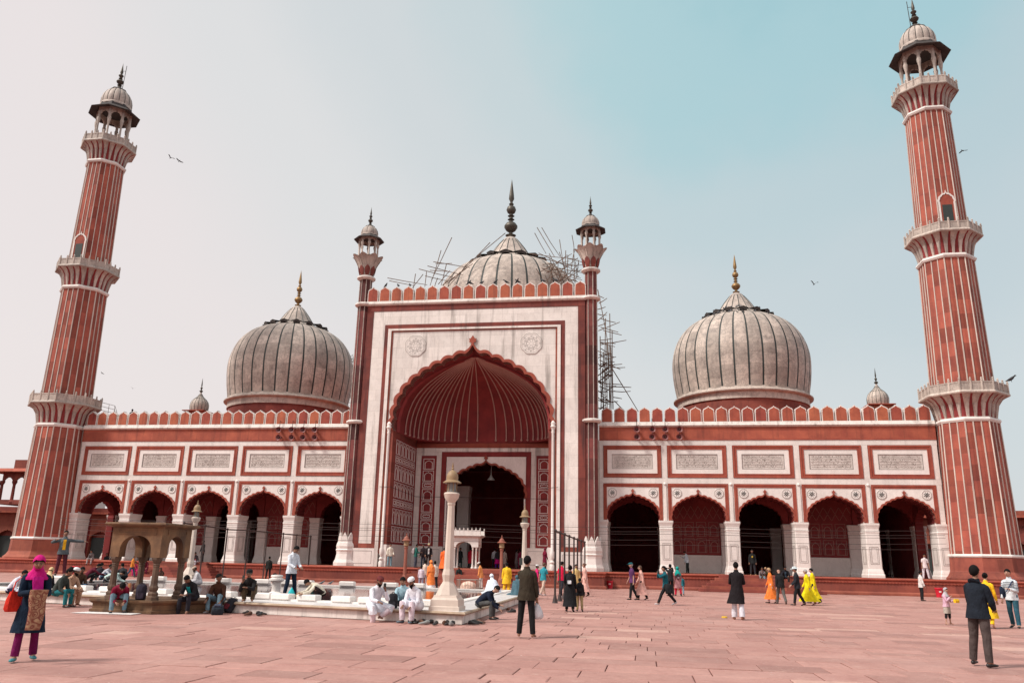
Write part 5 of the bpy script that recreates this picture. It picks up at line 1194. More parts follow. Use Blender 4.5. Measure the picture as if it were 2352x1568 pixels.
# ================================================================== people
FAB = {}
def fab(c, rough=.9):
    k = tuple(round(x,3) for x in c)
    if k not in FAB:
        FAB[k] = m = plain('cloth_%d' % len(FAB), k, rough, 0, .2, .34, 6); t = m.node_tree; tcn = N(t, 'ShaderNodeTexCoord'); bp = N(t, 'ShaderNodeBump'); bp.inputs['Strength'].default_value = .9; bp.inputs['Distance'].default_value = .05
        t.links.new(noise(t, tcn.outputs['Object'], 7, 3, .55, (1.3,1.3,.7)), bp.inputs['Height']); t.links.new(bp.outputs[0], t.nodes['Principled BSDF'].inputs['Normal'])
    return FAB[k]
SKINS = [plain('skin_a', (0.30,0.155,0.10), .6), plain('skin_b', (0.22,0.11,0.07), .6), plain('skin_c', (0.45,0.26,0.19), .6)]
HAIR = plain('black_hair', (0.008,0.007,0.007), .85, 0, .15); GREYH = plain('grey_hair', (0.35,0.33,0.32), .7); BLOND = plain('light_hair', (0.42,0.26,0.14), .7)
SHOE = plain('black_leather', (0.02,0.018,0.018), .45)
V = lambda *a: Vector(a)
def rotx(v, a): return Vector((v.x, v.y*cos(a)-v.z*sin(a), v.y*sin(a)+v.z*cos(a)))
def rotz(v, a): return Vector((v.x*cos(a)-v.y*sin(a), v.x*sin(a)+v.y*cos(a), v.z))
def skeleton(p):
    """joints for a 1.72 m figure facing -Y; side +1 is the figure's left"""
    D = radians; J = {}
    pel = V(0,0,0.92); lean = D(p.get('lean',2)); tw = D(p.get('twist',0)); roll = D(p.get('roll',0))
    def T(v): v = Vector((v.x*cos(roll)+v.z*sin(roll), v.y, -v.x*sin(roll)+v.z*cos(roll))); return rotx(rotz(v, tw), lean)      # torso frame
    J['pel'] = pel; J['T'] = T
    J['sp'] = pel+T(V(0,0,.16)); curve = D(p.get('curve',0))
    def T2(v): return rotx(T(v), curve)
    J['T2'] = T2
    J['ch'] = J['sp']+T2(V(0,0,.20)); J['nb'] = J['sp']+T2(V(0,0.012,.375)); 
    hp, hy, hr = D(p.get('hp',4)), D(p.get('hy',0)), D(p.get('hr',0))
    def HT(v):
        v = Vector((v.x*cos(hr)+v.z*sin(hr), v.y, -v.x*sin(hr)+v.z*cos(hr))); v = rotx(v, hp); v = rotz(v, hy); return rotx(v, (lean+curve)*.55)
    J['HT'] = HT; nk = J['nb']+HT(V(0,-.005,.055)); J['nk'] = nk; J['hd'] = nk+HT(V(0,-.025,.115))
    for s, nm in ((1,'L'),(-1,'R')):
        sh = J['sp']+T2(V(s*.162,0,.268)); f, ab, e, inn = (list(p.get('arm'+nm,(6,8,14)))+[.25])[:4]; f, ab, e = D(f), D(ab), D(e)
        u = V(s*sin(ab), -sin(f)*cos(ab), -cos(f)*cos(ab)); u = rotx(u, (lean+curve)*.4) if p.get('armlean',1) else u
        el = sh+u*.285; fwd = V(-s*inn, -1, .25); n = (fwd-u*fwd.dot(u)).normalized(); d = u*cos(e)+n*sin(e); wr = el+d*.245
        J['sh'+nm], J['el'+nm], J['wr'+nm] = sh, el, wr; J['hd'+nm] = d
        hip = pel+V(s*.09,0,-.02); f, ab, k, inn = (list(p.get('leg'+nm,(0,3,2)))+[0])[:4]; f, ab, k = D(f), D(ab), D(k)
        u = V(s*sin(ab), -sin(f)*cos(ab), -cos(f)*cos(ab)); kn = hip+u*.43; bk = V(-s*inn, (1-abs(inn))*cos(f), -(1-abs(inn))*sin(f))
        n = (bk-u*bk.dot(u)); n = n.normalized() if n.length > 1e-3 else V(0,1,0); d = u*cos(k)+n*sin(k); an = kn+d*.415
        J['hip'+nm], J['kn'+nm], J['an'+nm] = hip, kn, an; J['sd'+nm] = d
        fd = V(s*.25,-1,0).normalized(); ft = p.get('foot'+nm)
        if ft: fd = V(s*.25,-cos(D(ft)),-sin(D(ft)))
        if abs(d.z) < .35: fd = (V(0,0,1)*.9+V(0,-1,0)*.25).normalized() if inn == 0 else (d*.6+V(0,-.5,-.3)).normalized()
        J['toe'+nm] = an+fd*.15+V(0,0,-.045 if abs(d.z) >= .35 else 0); J['heel'+nm] = an-fd*.05+V(0,0,-.05 if abs(d.z) >= .35 else 0)
    return J
def ell(c, rx, ry, ax, ay, n=14, wob=0.0, seed=0):
    return [c+ax*(rx*cos(2*pi*i/n)*(1+wob*sin(5*2*pi*i/n+seed)))+ay*(ry*sin(2*pi*i/n)*(1+wob*sin(5*2*pi*i/n+seed))) for i in range(n)]
SKCACHE = {}
def body_mesh(J, skin, fingers=True, fat=0.0):
    vs, es, rs = [], [], []
    def v(p, r, parent=None):
        vs.append(tuple(p)); rs.append(r if hasattr(r,'__len__') else (r,r))
        if parent is not None: es.append((parent, len(vs)-1))
        return len(vs)-1
    pel = v(J['pel'],(.105,.085)); sp = v(J['sp'],(.10,.08),pel); ch = v(J['ch'],(.115,.09),sp); nb = v(J['nb'],(.055,.055),ch); nk = v(J['nk'],(.047,.047),nb)
    H = J['HT']; jaw = v(J['hd']+H(V(0,-.015,-.065)),(.060,.072),nk); hd = v(J['hd']+H(V(0,.005,.015)),(.076,.092),jaw); top = v(J['hd']+H(V(0,.01,.085)),(.045,.055),hd)
    v(J['hd']+H(V(0,-.115,-.02)),(.011,.012), v(J['hd']+H(V(0,-.085,.005)),(.016,.016),hd))
    for s in (1,-1): v(J['hd']+H(V(s*.088,.015,-.005)),(.010,.016),hd)
    for nm, s in (('L',1),('R',-1)):
        sh = v(J['sh'+nm],.05,ch); m = v((J['sh'+nm]+J['el'+nm])/2,.042,sh); el = v(J['el'+nm],.036,m); fa = v(J['el'+nm].lerp(J['wr'+nm],.35),.036,el); wr = v(J['wr'+nm],.025,fa)
        d = J['hd'+nm].normalized(); sd = d.cross(V(0,0,1)); sd = sd.normalized() if sd.length > .1 else V(s,0,0); up = sd.cross(d)
        pal = v(J['wr'+nm]+d*.045,(.032,.018),wr); pe = v(J['wr'+nm]+d*.085,(.034,.016),pal)
        if fingers:
            for q, L in ((-.030,.062),(-.010,.075),(.011,.07),(.030,.055)):
                k1 = v(J['wr'+nm]+d*(.085+L*.5)+sd*q*1.1-up*.008,.0095,pe); v(J['wr'+nm]+d*(.085+L*.85)+sd*q*1.1-up*.03,.008,k1)
            t1 = v(J['wr'+nm]+d*.06+V(-s*.042,-.012,0),.011,pal); v(J['wr'+nm]+d*.095+V(-s*.052,-.022,0),.009,t1)
        hip = v(J['hip'+nm],.075,pel); th = v(J['hip'+nm].lerp(J['kn'+nm],.5),.066,hip); kn = v(J['kn'+nm],.050,th); cf = v(J['kn'+nm].lerp(J['an'+nm],.35),.050,kn); an = v(J['an'+nm],.033,cf)
        v(J['heel'+nm],.030,an); bl = v(J['an'+nm].lerp(J['toe'+nm],.65)+V(0,0,-.012),(.038,.024),an); v(J['toe'+nm],(.036,.016),bl)
    me = bpy.data.meshes.new('body_skeleton'); me.from_pydata(vs, es, []); o = bpy.data.objects.new('tmp', me); COL.objects.link(o)
    md = o.modifiers.new('Skin','SKIN'); sk = me.skin_vertices[0].data
    for i, r in enumerate(rs): sk[i].radius = r
    sk[0].use_root = True; ss = o.modifiers.new('Sub','SUBSURF'); ss.levels = 1; ss.render_levels = 1
    return o
def finish_bodies(lst):
    bpy.context.view_layer.update(); dg = bpy.context.evaluated_depsgraph_get()
    for o, parent, mats in lst:
        ev = o.evaluated_get(dg); me = bpy.data.meshes.new_from_object(ev); me.name = 'body'; me.materials.clear(); me.materials.append(mats)
        me.polygons.foreach_set('use_smooth', [True]*len(me.polygons)); place('body', me, parent[0], mw=parent[1]); old = o.data; bpy.data.objects.remove(o); bpy.data.meshes.remove(old)
PENDING = []
class Fig: pass
def person(label, loc, face, H=1.70, pose=None, top=None, bottom=None, head=None, skin=0, shoes=SHOE, cat='person', group=None, near=False, name='person'):
    """face: degrees, 0 looks at the camera, 90 to picture right, 180 away, 270 to picture left"""
    pose = pose or {}; top = top or {}; bottom = bottom or {}; head = head or {}
    if pose.get('seat') and not pose.get('nogz'):
        gz = (loc[2] if loc[2] < .7 else .37)/(H/1.72); pose = dict(pose); ft_ = 90+math.degrees(math.asin(max(-.9,min(.9,(.487-.085-gz)/.43))))
        for n_ in ('legL','legR'):
            lg = list(pose[n_])
            if len(lg) < 4: pose[n_] = (ft_, lg[1], ft_+max(-14,min(10,(lg[2]-lg[0])*.7)))
    J = skeleton(pose); k = H/1.72; T, T2, HT = J['T'], J['T2'], J['HT']
    if pose.get('seat'): z0 = J['pel'].z-.105
    else: z0 = min(min(J['an'+n].z for n in 'LR')-.072, J['pel'].z-.10)
    view = atan2(CAM.x-loc[0], -(CAM.y-loc[1]))          # turn so that 0 truly looks at the photographer
    t = thing(name, label, cat, loc, view+radians(face), group)
    S = Matrix.Scale(k,4) @ Matrix.Translation((0,0,-z0))
    sk = SKINS[skin]
    PENDING.append((body_mesh(J, sk, True), (t, S), sk))
    rr = random.Random(sum(ord(c) for c in label))
    def part(nm, b, m, smooth=60, parent=None): b.xf(S); return mk(nm, b, m, parent or t, smooth)
    X, Yv = V(1,0,0), V(0,1,0)
    tx = T2(X); ty = T2(Yv); bx, by = T(X), T(Yv)
    g = top.get('bulk',1.0); c = top.get('c',(.5,.5,.5)); hem = top.get('hem',.10); fem = .92 if top.get('fem') else 1.0
    # ---- trousers
    if bottom.get('c') is not None:
        b = MB(); wr = bottom.get('w',1.0); ankle = bottom.get('ankle',.0)
        for n, s in (('L',1),('R',-1)):
            hp_, kn, an = J['hip'+n], J['kn'+n], J['an'+n]; pts = [hp_+V(0,.0,.05), hp_.lerp(kn,.25), hp_.lerp(kn,.6), kn+ (V(0,-.012,0)), kn.lerp(an,.3), kn.lerp(an,.7), an.lerp(kn,.02+ankle)]
            b.tube(pts, [.086*min(wr,1.04),.088*min(wr,1.04),.080*wr,.070*wr,.068*wr,.062*wr*bottom.get('flare',1.0),.060*wr*bottom.get('flare',1.0)], 12)
        b.loft([ell(J['pel']+T(V(0,.0,z)), rx, ry, bx, by) for z, rx, ry in ((-.10,.125,.10),(-.05,.160,.120),(.0,.166,.120),(.06,.158,.112),(.12,.148,.102))])
        part('trousers', b, fab(bottom['c']))
    # ---- upper garment
    b = MB(); rings = []
    prof = [(J['pel'],T,-.02,.182,.136),(J['pel'],T,.06,.172,.126),(J['sp'],T,-.02,.160,.120),(J['sp'],T2,.06,.160,.120),(J['sp'],T2,.14,.168,.124),(J['sp'],T2,.215,.174,.122),(J['sp'],T2,.262,.164,.112),(J['sp'],T2,.298,.138,.096),(J['sp'],T2,.330,.104,.082),(J['sp'],T2,.362,.072,.066),(J['nk'],HT,-.015,.062,.060)]
    if hem > .02: rings_low = True
    base = []
    for (o_, F, z, rx, ry) in prof: base.append(ell(o_+F(V(0,.006,z)), rx*g*fem, ry*g, F(X), F(Yv), 16, .012, z*30))
    sitl = pose.get('seat') or pose.get('squat')
    low = []
    if not sitl:
        nst = max(2, int(hem/.1)+1)
        for i in range(nst, 0, -1):
            d = hem*i/nst; pts = []
            for n in 'LR':
                L1 = .43; u = J['hip'+n].lerp(J['kn'+n], min(1,d/L1)) if d < L1 else J['kn'+n].lerp(J['an'+n], min(1,(d-L1)/.415)); pts.append(u)
            mid = (pts[0]+pts[1])/2; fl = 1+top.get('flare',.04)*d/.5
            rx = abs(pts[0].x-pts[1].x)/2+.100; ry = abs(pts[0].y-pts[1].y)/2+.112
            rx = max(rx, .182*fem)*g*fl; ry = max(ry,.138)*g*fl
            off_ = top.get('sway',0)*d; low.append(ell(mid+V(off_,0.006,0), rx, ry, X, Yv, 24, top.get('folds',.015)*min(1,d/.3), i*.7+rr.random()*6))
        base = [ell(o_+F(V(0,.006,z)), rx*g*fem, ry*g, F(X), F(Yv), 24, .012, z*30) for (o_, F, z, rx, ry) in prof]
    b.loft(low+base, False, False)
    sl = top.get('sleeve',1.0)
    if sl > 0:
        for n in 'LR':
            sh, el, wr_ = J['sh'+n], J['el'+n], J['wr'+n]; sd_ = (1 if n=='L' else -1); sg = top.get('sg',1.0)*g
            pts = [J['sp']+T2(V(sd_*.07,0,.275)), J['sp']+T2(V(sd_*.125,0,.272)), sh.lerp(el,.06), sh.lerp(el,.2), sh.lerp(el,.45), sh.lerp(el,.75)]; ra = [.060*sg,.064*sg,.064*sg,.063*sg,.060*sg,.056*sg]
            if sl > .5: pts += [el, el.lerp(wr_,.4), el.lerp(wr_,.95*sl)]; ra += [.055*sg,.050*sg,.042*sg*top.get('cuff',1)]
            b.tube(pts, ra, 10)
    if sitl and hem > .14:          # skirts of a long shirt lying over the thighs
        for n in 'LR':
            hp_, kn = J['hip'+n], J['kn'+n]; q = kn.lerp(J['an'+n], .25) if hem > .5 else hp_.lerp(kn, min(1.0,hem/.43))
            pts = [hp_+V(0,0,.03), hp_.lerp(kn,.5)] + ([kn+V(0,0,.01), q] if hem > .4 else [q]); b.tube(pts, [.125*g,.112*g]+([.098*g,.105*g] if hem > .4 else [.105*g]), 12)
        b.loft([ell(J['pel'].lerp((J['knL']+J['knR'])/2, f_)+V(0,0,-.01), .2*g*w_, .11, X, V(0,.3,1).normalized(), 14) for f_, w_ in ((0,.9),(.35,1.0),(.7,.95))])
    garment = part(top.get('name','shirt'), b, fab(c))
    if top.get('inner') is not None:   # open front
        b = MB(); rows = []
        for (o_, F, z, rx, ry) in prof[1:8]: rows.append([o_+F(V(sx*.055*(1 if z < .3 else .7), .006-ry*g*1.02*sqrt(max(0,1-(sx*.055/(rx*g))**2))-.004, z)) for sx in (-1,-.5,0,.5,1)])
        for a_, c_ in zip(rows[:-1], rows[1:]): b.strip(a_, c_)
        part('inner_shirt', b, fab(top['inner']), parent=None)
    if top.get('belt') is not None: pass
    if top.get('stripes') is not None:
        b = MB()
        for (o_, F, z, rx, ry) in [(J['sp'],T2,.0+.05*i,.168+.02*(i>2),.124) for i in range(6)]:
            r1, r2 = ell(o_+F(V(0,.006,z)), rx*g*1.03, ry*g*1.03, F(X), F(Yv), 20), ell(o_+F(V(0,.006,z+.014)), rx*g*1.03, ry*g*1.03, F(X), F(Yv), 20); b.strip(r1, r2, True)
            
        for n in 'LR':
            for i in range(5):
                p_ = J['el'+n].lerp(J['sh'+n], .1+i*.16); d_ = (J['sh'+n]-J['el'+n]).normalized(); a_ = d_.cross(V(0,1,.01)).normalized(); c_ = d_.cross(a_)
                r1 = [p_+(a_*cos(2*pi*q/10)+c_*sin(2*pi*q/10))*.0665*g for q in range(10)]; b.strip(r1, [q+d_*.014 for q in r1], True)
        part('stripes', b, fab(top['stripes']))['kind'] = 'stuff'
    if bottom.get('skirt') is not None:   # long skirt, sari or gown below the upper garment
        b = MB(); rows = []
        L = bottom.get('len', .82)
        for i in range(9):
            d = L*i/8; pts = [J['hip'+n].lerp(J['kn'+n], min(1,d/.43)) if d < .43 else J['kn'+n].lerp(J['an'+n], min(1,(d-.43)/.415)) for n in 'LR']; mid = (pts[0]+pts[1])/2
            fl = bottom.get('flare',.45)*d; rows.append(ell(mid, max(.175, abs(pts[0].x-pts[1].x)/2+.10)*(1+fl), max(.13, abs(pts[0].y-pts[1].y)/2+.10)*(1+fl), X, Yv, 28, .035*min(1,d/.3), 1.3+rr.random()*.3))
        b.loft(list(reversed(rows)), False, True); part('skirt', b, fab(bottom['skirt']))
    # ---- shoes
    if shoes is not None:
        for n in 'LR':
            an, toe, heel = J['an'+n], J['toe'+n], J['heel'+n]; d = (toe-heel).normalized(); sd = d.cross(V(0,0,1)); sd = sd.normalized() if sd.length > .2 else X; up = sd.cross(d)
            b = MB(); b.loft([ell(heel+d*x+up*z, rx, rz, sd, up, 10) for x, z, rx, rz in ((-.02,.012,.015,.02),(0,.012,.034,.036),(.05,.016,.036,.045),(.11,.010,.040,.032),(.17,.004,.043,.026),(.215,.0,.034,.02),(.235,-.002,.012,.012))]); part('shoe', b, shoes)
    # ---- head
    hd = J['hd']; hc = head.get('hair', HAIR)
    if hc is not None:
        b = MB(); rows = []; ln = head.get('long',0)
        for j in range(9):
            ph_ = radians(4+ (150)*j/8); row = []
            for i in range(20):
                a = 2*pi*i/20; sa = sin(a); lim = radians(60)+radians(38)*(1+max(-1,min(0,sa)))**1.0 if sa < 0 else radians(98)+radians(54)*sa; pp = min(ph_, lim); wob = 1+.02*sin(3*a+j*1.7)+.018*sin(7*a+j*2.3)
                row.append(hd+HT(V(.087*wob*sin(pp)*cos(a), .014+.104*wob*sin(pp)*sin(a), .010+.106*wob*cos(pp))))
            rows.append(row)
        b.loft(rows, True, False)
        hr_ = part('hair', b, hc)
        if head.get('bun'):
            b = MB(); q = hd+HT(V(0,.125,.03)); b.ball(q,.045,10,6); part('hair_bun', b, hc)
        if ln:
            b = MB(); b.loft([ell(hd+HT(V(0,.06+.02*i/4,.03-ln*i/4)), .085-.008*i, .055-.006*i, HT(X), HT(Yv), 12) for i in range(5)]); part('long_hair', b, hc)
    cv = head.get('cover'); cc = head.get('cc',(.8,.8,.8))
    if cv in ('cap','beanie'):
        b = MB(); lowz = .035 if cv == 'cap' else .0
        b.loft([ell(hd+HT(V(0,.012,z)), rx, ry, HT(X), HT(Yv), 18) for z, rx, ry in ((lowz,.094,.112),(.06,.093,.111),(.085,.086,.104),(.108,.066,.08),(.120,.03,.04))]); part('cap', b, fab(cc))
    if cv == 'peak':
        b = MB(); b.loft([ell(hd+HT(V(0,.012,z)), rx, ry, HT(X), HT(Yv), 18) for z, rx, ry in ((.035,.095,.112),(.07,.094,.111),(.1,.078,.094),(.118,.03,.04))]); b.prism_z([(-.07,-.09),(.07,-.09),(.06,-.17),(0,-.19),(-.06,-.17)], 0, .012)
        n_ = len(b.v)-10; b.v[n_:] = [tuple(hd+HT(V(*q)+V(0,0,.04))) for q in b.v[n_:]]; part('cap', b, fab(cc))
    if cv == 'hat':
        b = MB(); b.loft([ell(hd+HT(V(0,.01,z)), rx, rx*1.12, HT(X), HT(Yv), 20) for z, rx in ((.035,.175),(.055,.165),(.055,.10),(.10,.095),(.135,.085),(.145,.03))]); part('hat', b, fab(cc))
    if cv in ('hijab','veil'):
        b = MB(); rows = []; dp = head.get('drop',.22)
        for j in range(7):
            ph_ = radians(5+105*j/6); row = []
            for i in range(22):
                a = 2*pi*i/22; front = max(0,-sin(a)); lim = radians(54) if front > .75 else radians(54)+(1-front/.75)*radians(56); pp = min(ph_, lim); row.append(hd+HT(V(.099*sin(pp)*cos(a), .012+.118*sin(pp)*sin(a), .012+.118*cos(pp))))
            rows.append(row)
        b.loft(rows, True, False)
        nr = []
        for z, rx, ry, yo in ((-.045,.085,.085,.03),(-.10,.080,.080,.03),(-.15,.095,.095,.03),(-.185,.125,.115,.03),(-.215,.165,.14,.03),(-.22-dp*.5,.195,.16,.02),(-.22-dp,.205,.165,.02)):
            pass
        nb_ = J['nb']
        nr = [ell(hd+HT(V(0,.035,-.06)), .082, .078, HT(X), HT(Yv), 22), ell(hd+HT(V(0,.012,-.105)), .078, .082, HT(X), HT(Yv), 22), ell(nb_+T2(V(0,.0,.045)), .082, .082, tx, ty, 22, .03, 1), ell(nb_+T2(V(0,.0,.0)), .105, .10, tx, ty, 22, .03, 2), ell(nb_+T2(V(0,.0,-.05)), .150, .122, tx, ty, 22, .03, 3), ell(nb_+T2(V(0,.0,-.09)), .186, .140, tx, ty, 22, .03, 4)]
        for q_ in (.4,1.0): nr.append(ell(nb_+T2(V(0,.0,-.09-dp*q_)), .205, .160, tx, ty, 22, .04, 5+q_))
        b.loft(nr, True, False); part('headscarf', b, fab(cc))
    if near or head.get('face',True):
        for s in (1,-1):
            b = MB(); b.ball(hd+HT(V(s*.034,-.083,.012)), (.012,.009,.007), 8, 5); part('eye', b, DARK)
            b = MB(); b.tube([hd+HT(V(s*.014,-.092,.034)), hd+HT(V(s*.036,-.090,.040)), hd+HT(V(s*.056,-.076,.032))], .0045, 5); part('eyebrow', b, HAIR)
        b = MB(); b.tube([hd+HT(V(-.024,-.083,-.056)), hd+HT(V(0,-.092,-.054)), hd+HT(V(.024,-.083,-.056))], [.004,.007,.004], 5); part('mouth', b, LIPS)
    if head.get('beard'):
        b = MB(); bl = head['beard']; b.loft([ell(hd+HT(V(0,y_,z)), rx, ry, HT(X), HT(Yv), 14) for y_, z, rx, ry in ((-.012,-.035,.078,.055),(-.022,-.062,.072,.060),(-.036,-.088,.060,.056),(-.046,-.112-bl*.3,.042,.042),(-.052,-.128-bl,.015,.02))]); part('beard', b, HAIR if not head.get('gb') else GREYH)
    if head.get('glasses'):
        b = MB(); b.tube([hd+HT(V(-.085,-.03,.012)), hd+HT(V(-.066,-.088,.012)), hd+HT(V(0,-.100,.012)), hd+HT(V(.066,-.088,.012)), hd+HT(V(.085,-.03,.012))], [.005,.017,.009,.017,.005], 6); part('glasses', b, DARK)
    F = Fig(); F.t, F.J, F.S, F.part, F.k, F.z0 = t, J, S, part, k, z0
    return F
LIPS = plain('lips', (0.22,0.07,0.06), .5)
def sash(F, c, name='scarf'):        # cloth over one shoulder, crossing the chest
    J = F.J; T2 = J['T2']; b = MB(); rows = []
    for x, y, z in ((.13,.10,.10),(.12,.10,.25),(.10,.02,.365),(.08,-.12,.30),(.0,-.155,.12),(-.08,-.16,-.05),(-.10,-.15,-.2)): rows.append([J['sp']+T2(V(x-.05,y,z)), J['sp']+T2(V(x+.05,y,z))])
    for a_, c_ in zip(rows[:-1], rows[1:]): b.strip(a_, c_)
    F.part(name, b, fab(c))
def drape_over(F, c, H=1.0, w=.3, folds=.06, name='drape', headon=True, seatfix=0.0, cc=None):
    """a robe that falls from head or shoulders to the ground round the whole figure"""
    pass
def local(F, p): return F.S @ Vector(p)
def hand(F, n): return F.t.matrix_basis @ (F.S @ (F.J['wr'+n]+F.J['hd'+n].normalized()*.10))
STAND = dict(armL=(4,9,12), armR=(6,9,14), legL=(2,4,2), legR=(-1,4,3))
def walk(a=18, lean=4, **k):
    d = dict(lean=lean, armL=(-a*.9,8,16), armR=(a*.9,8,18), legL=(a,3,5), legR=(-a*.9,3,14), footR=25); d.update(k); return d
SIT = dict(seat=1, lean=16, curve=14, hp=8, armL=(22,10,50,.35), armR=(22,10,52,.35), legL=(82,12,84), legR=(82,12,80))
SITLOW = dict(seat=1, lean=22, curve=16, hp=10, armL=(26,8,52,.5), armR=(26,8,56,.5), legL=(95,14,100), legR=(92,12,92))
SQUAT = dict(squat=1, lean=30, curve=16, hp=-8, armL=(70,6,35,.5), armR=(70,6,40,.5), legL=(122,16,142), legR=(120,14,142))
CROSS = dict(seat=1, lean=10, curve=12, hp=10, armL=(35,8,60,.6), armR=(35,8,60,.6), legL=(72,48,120,.75), legR=(72,48,120,.75))
BLK_, WHT, NVY, GRY, BGE = (.015,.015,.017), (.72,.71,.72), (.012,.025,.05), (.10,.09,.09), (.42,.28,.17)
JEAN, LJEAN, MAR_, ORG, YEL = (.05,.09,.15), (.16,.26,.32), (.14,.015,.03), (.78,.20,.04), (.80,.50,.02)
TEAL, PNK, MAG, CRM, OLV = (.02,.16,.20), (.72,.42,.36), (.55,.01,.20), (.66,.52,.36), (.038,.030,.020)
def gp(u, v, z=0.0): q = atZ(u, v, z); return (q.x, q.y, z+(.001 if z == 0 else .004))
def yp(u, y, z, v=1300): q = atY(u, v, y); return (q.x, y, z+.006)
def gown(F, c, zt, rt, rb, n=26, folds=.05, name='robe', zb=0.0, yo=0.0, seed=0):
    b = MB(); rows = []; J = F.J; z0 = F.z0; H = J['nk'].z-z0
    for i in range(9):
        t_ = i/8; z = z0+.004+(zt*H)*(1-t_)+zb*t_; r = rt+(rb-rt)*t_**.8; cx = J['pel'].lerp(J['nk'], 1-t_).x; cy = J['pel'].lerp(J['nk'], 1-t_).y*(1-t_*.5)+yo*t_
        rows.append([V(cx+r*(1+folds*t_*sin(7*2*pi*k/n+seed))*cos(2*pi*k/n), cy+r*.9*(1+folds*t_*sin(7*2*pi*k/n+seed))*sin(2*pi*k/n), z) for k in range(n)])
    b.loft(rows, True, False); F.part(name, b, fab(c))
def backpack_mesh(c, c2, w=.30, h=.44, d=.17):
    b = MB(); rs = []
    for z, k in ((0,.8),(.03,.96),(h*.5,1.0),(h*.8,.95),(h*.95,.75),(h,.4)):
        hw, hd_ = w/2*k, d*k; rs.append([(-hw,0,z),(-hw*.9,-hd_*.8,z),(-hw*.5,-hd_,z),(hw*.5,-hd_,z),(hw*.9,-hd_*.8,z),(hw,0,z)])
    b.loft(rs); me1 = mesh('bag_body', b, fab(c), 50)
    b = MB(); b.loft([[(-w*.3*k,-d*1.0,z),(-w*.25*k,-d*1.28,z),(w*.25*k,-d*1.28,z),(w*.3*k,-d*1.0,z)] for z, k in ((h*.1,.85),(h*.15,1),(h*.4,1),(h*.45,.85))]); me2 = mesh('bag_pocket', b, fab(c2), 50)
    b = MB(); b.tube([(-.05,-.04,h*.97),(-.03,-.05,h*1.06),(.03,-.05,h*1.06),(.05,-.04,h*.97)], .012, 5); me3 = mesh('bag_handle', b, fab(c), 50)
    return me1, me2, me3
def backpack(label, loc, rz, c, c2, k=1.0, tilt=(0,0), name='backpack', cat='backpack'):
    t = thing(name, label, cat, loc, rz); t.rotation_euler = (tilt[0], tilt[1], rz); ms = backpack_mesh(c, c2)
    for nm, m in zip(('bag_body','bag_pocket','bag_handle'), ms): o = place(nm, m, t); o.scale = (k,)*3
    return t
def worn(F, label, c, c2, k=1.0):     # backpack on a person's back
    J = F.J; p = F.t.matrix_basis @ (F.S @ (J['sp']+J['T2'](V(0,.135,-.10)))); rz = F.t.rotation_euler[2]
    return backpack(label, p, rz+pi, c, c2, k*F.k)
def phone(F, n, label):
    h = hand(F, n); b = MB(); b.box(-.037,.037,-.006,.006,-.02,.12); o = mk('phone', b, DARK, loc=h, rotz=F.t.rotation_euler[2]); return tag(o, label, 'phone')

# ---- nearest figures
F = person('woman with magenta headscarf, long navy coat and magenta trousers carrying a folded shawl', gp(52,1516), 0, 1.56,
  dict(lean=3, hp=24, armL=(18,10,82,.45), armR=(20,6,85,.8), legL=(-6,3,8), legR=(10,3,6)), dict(c=(.006,.016,.034), hem=.46, name='coat', bulk=1.04, flare=.22, fem=1), dict(c=(.15,.006,.075), w=.92, flare=1.15), dict(hair=HAIR, cover='hijab', cc=(.52,.008,.17), drop=.05), 0, plain('teal_slippers',(.05,.22,.25),.6), near=True)
b = MB(); J = F.J; b.loft([ell(V(x,y,z), rx, ry, V(1,0,0), V(0,1,0), 14, .05, z) for x,y,z,rx,ry in ((.02,-.16,1.36,.085,.03),(.03,-.175,1.25,.085,.03),(.05,-.17,1.12,.08,.03),(.055,-.165,.98,.075,.028))]); F.part('scarf_end', b, fab((.45,.01,.20)))
h = hand(F,'L'); rz = F.t.rotation_euler[2]
def shawl_mat():
    m, t, bs = newmat('patterned_shawl'); tc_ = N(t,'ShaderNodeTexCoord'); vo = N(t,'ShaderNodeTexVoronoi', feature='SMOOTH_F1'); vo.inputs['Scale'].default_value = 11; t.links.new(tc_.outputs['Object'], vo.inputs['Vector'])
    c = mixc(t, ramp(t, vo.outputs[0], [(0.1,1),(0.2,0),(0.3,1),(0.42,.2),(0.55,1),(0.62,0)]), (.45,.30,.17,1), (.16,.03,.025,1)); nz = noise(t, tc_.outputs['Object'], 9, 4); c = mixc(t, ramp(t, nz, [(.45,0),(.6,.8)]), c, (.20,.05,.03,1)); t.links.new(c, bs.inputs['Base Color']); bs.inputs['Roughness'].default_value = .9; return m
b = MB(); b.loft([[(sx*.125*(1-.05*q)+.012*sin(q*2+sx*3), y_*(1+.15*sin(sx*9+q)), -.01-.145*q) for sx, y_ in [(-1,-.03),(-.6,-.055),(-.2,-.045),(.2,-.06),(.6,-.05),(1,-.03),(1,.03),(.5,.05),(0,.045),(-.5,.05),(-1,.03)]] for q in range(5)])
tag(mk('folded_shawl', b, shawl_mat(), loc=Vector(h)+Vector((.03,-.05,.06)), rotz=rz, smooth=60), 'tan and maroon patterned shawl hanging over a woman forearm', 'shawl')
b = MB(); b.loft([[(-w_*.5,-d_,z),(w_*.5,-d_,z),(w_*.62,0,z),(w_*.5,d_,z),(-w_*.5,d_,z),(-w_*.62,0,z)] for z, w_, d_ in ((0,.20,.05),(.04,.24,.065),(.18,.22,.05),(.30,.15,.02))]); b.tube([(-.06,0,.29),(-.03,0,.44),(.05,0,.52),(.07,0,.30)], .01, 5)
p = F.t.matrix_basis @ (F.S @ V(-.27,.02,.78)); tag(mk('handbag', b, fab((.62,.035,.02)), loc=p, rotz=rz+.5, smooth=50), 'red orange handbag hanging at the navy coated woman side', 'handbag')

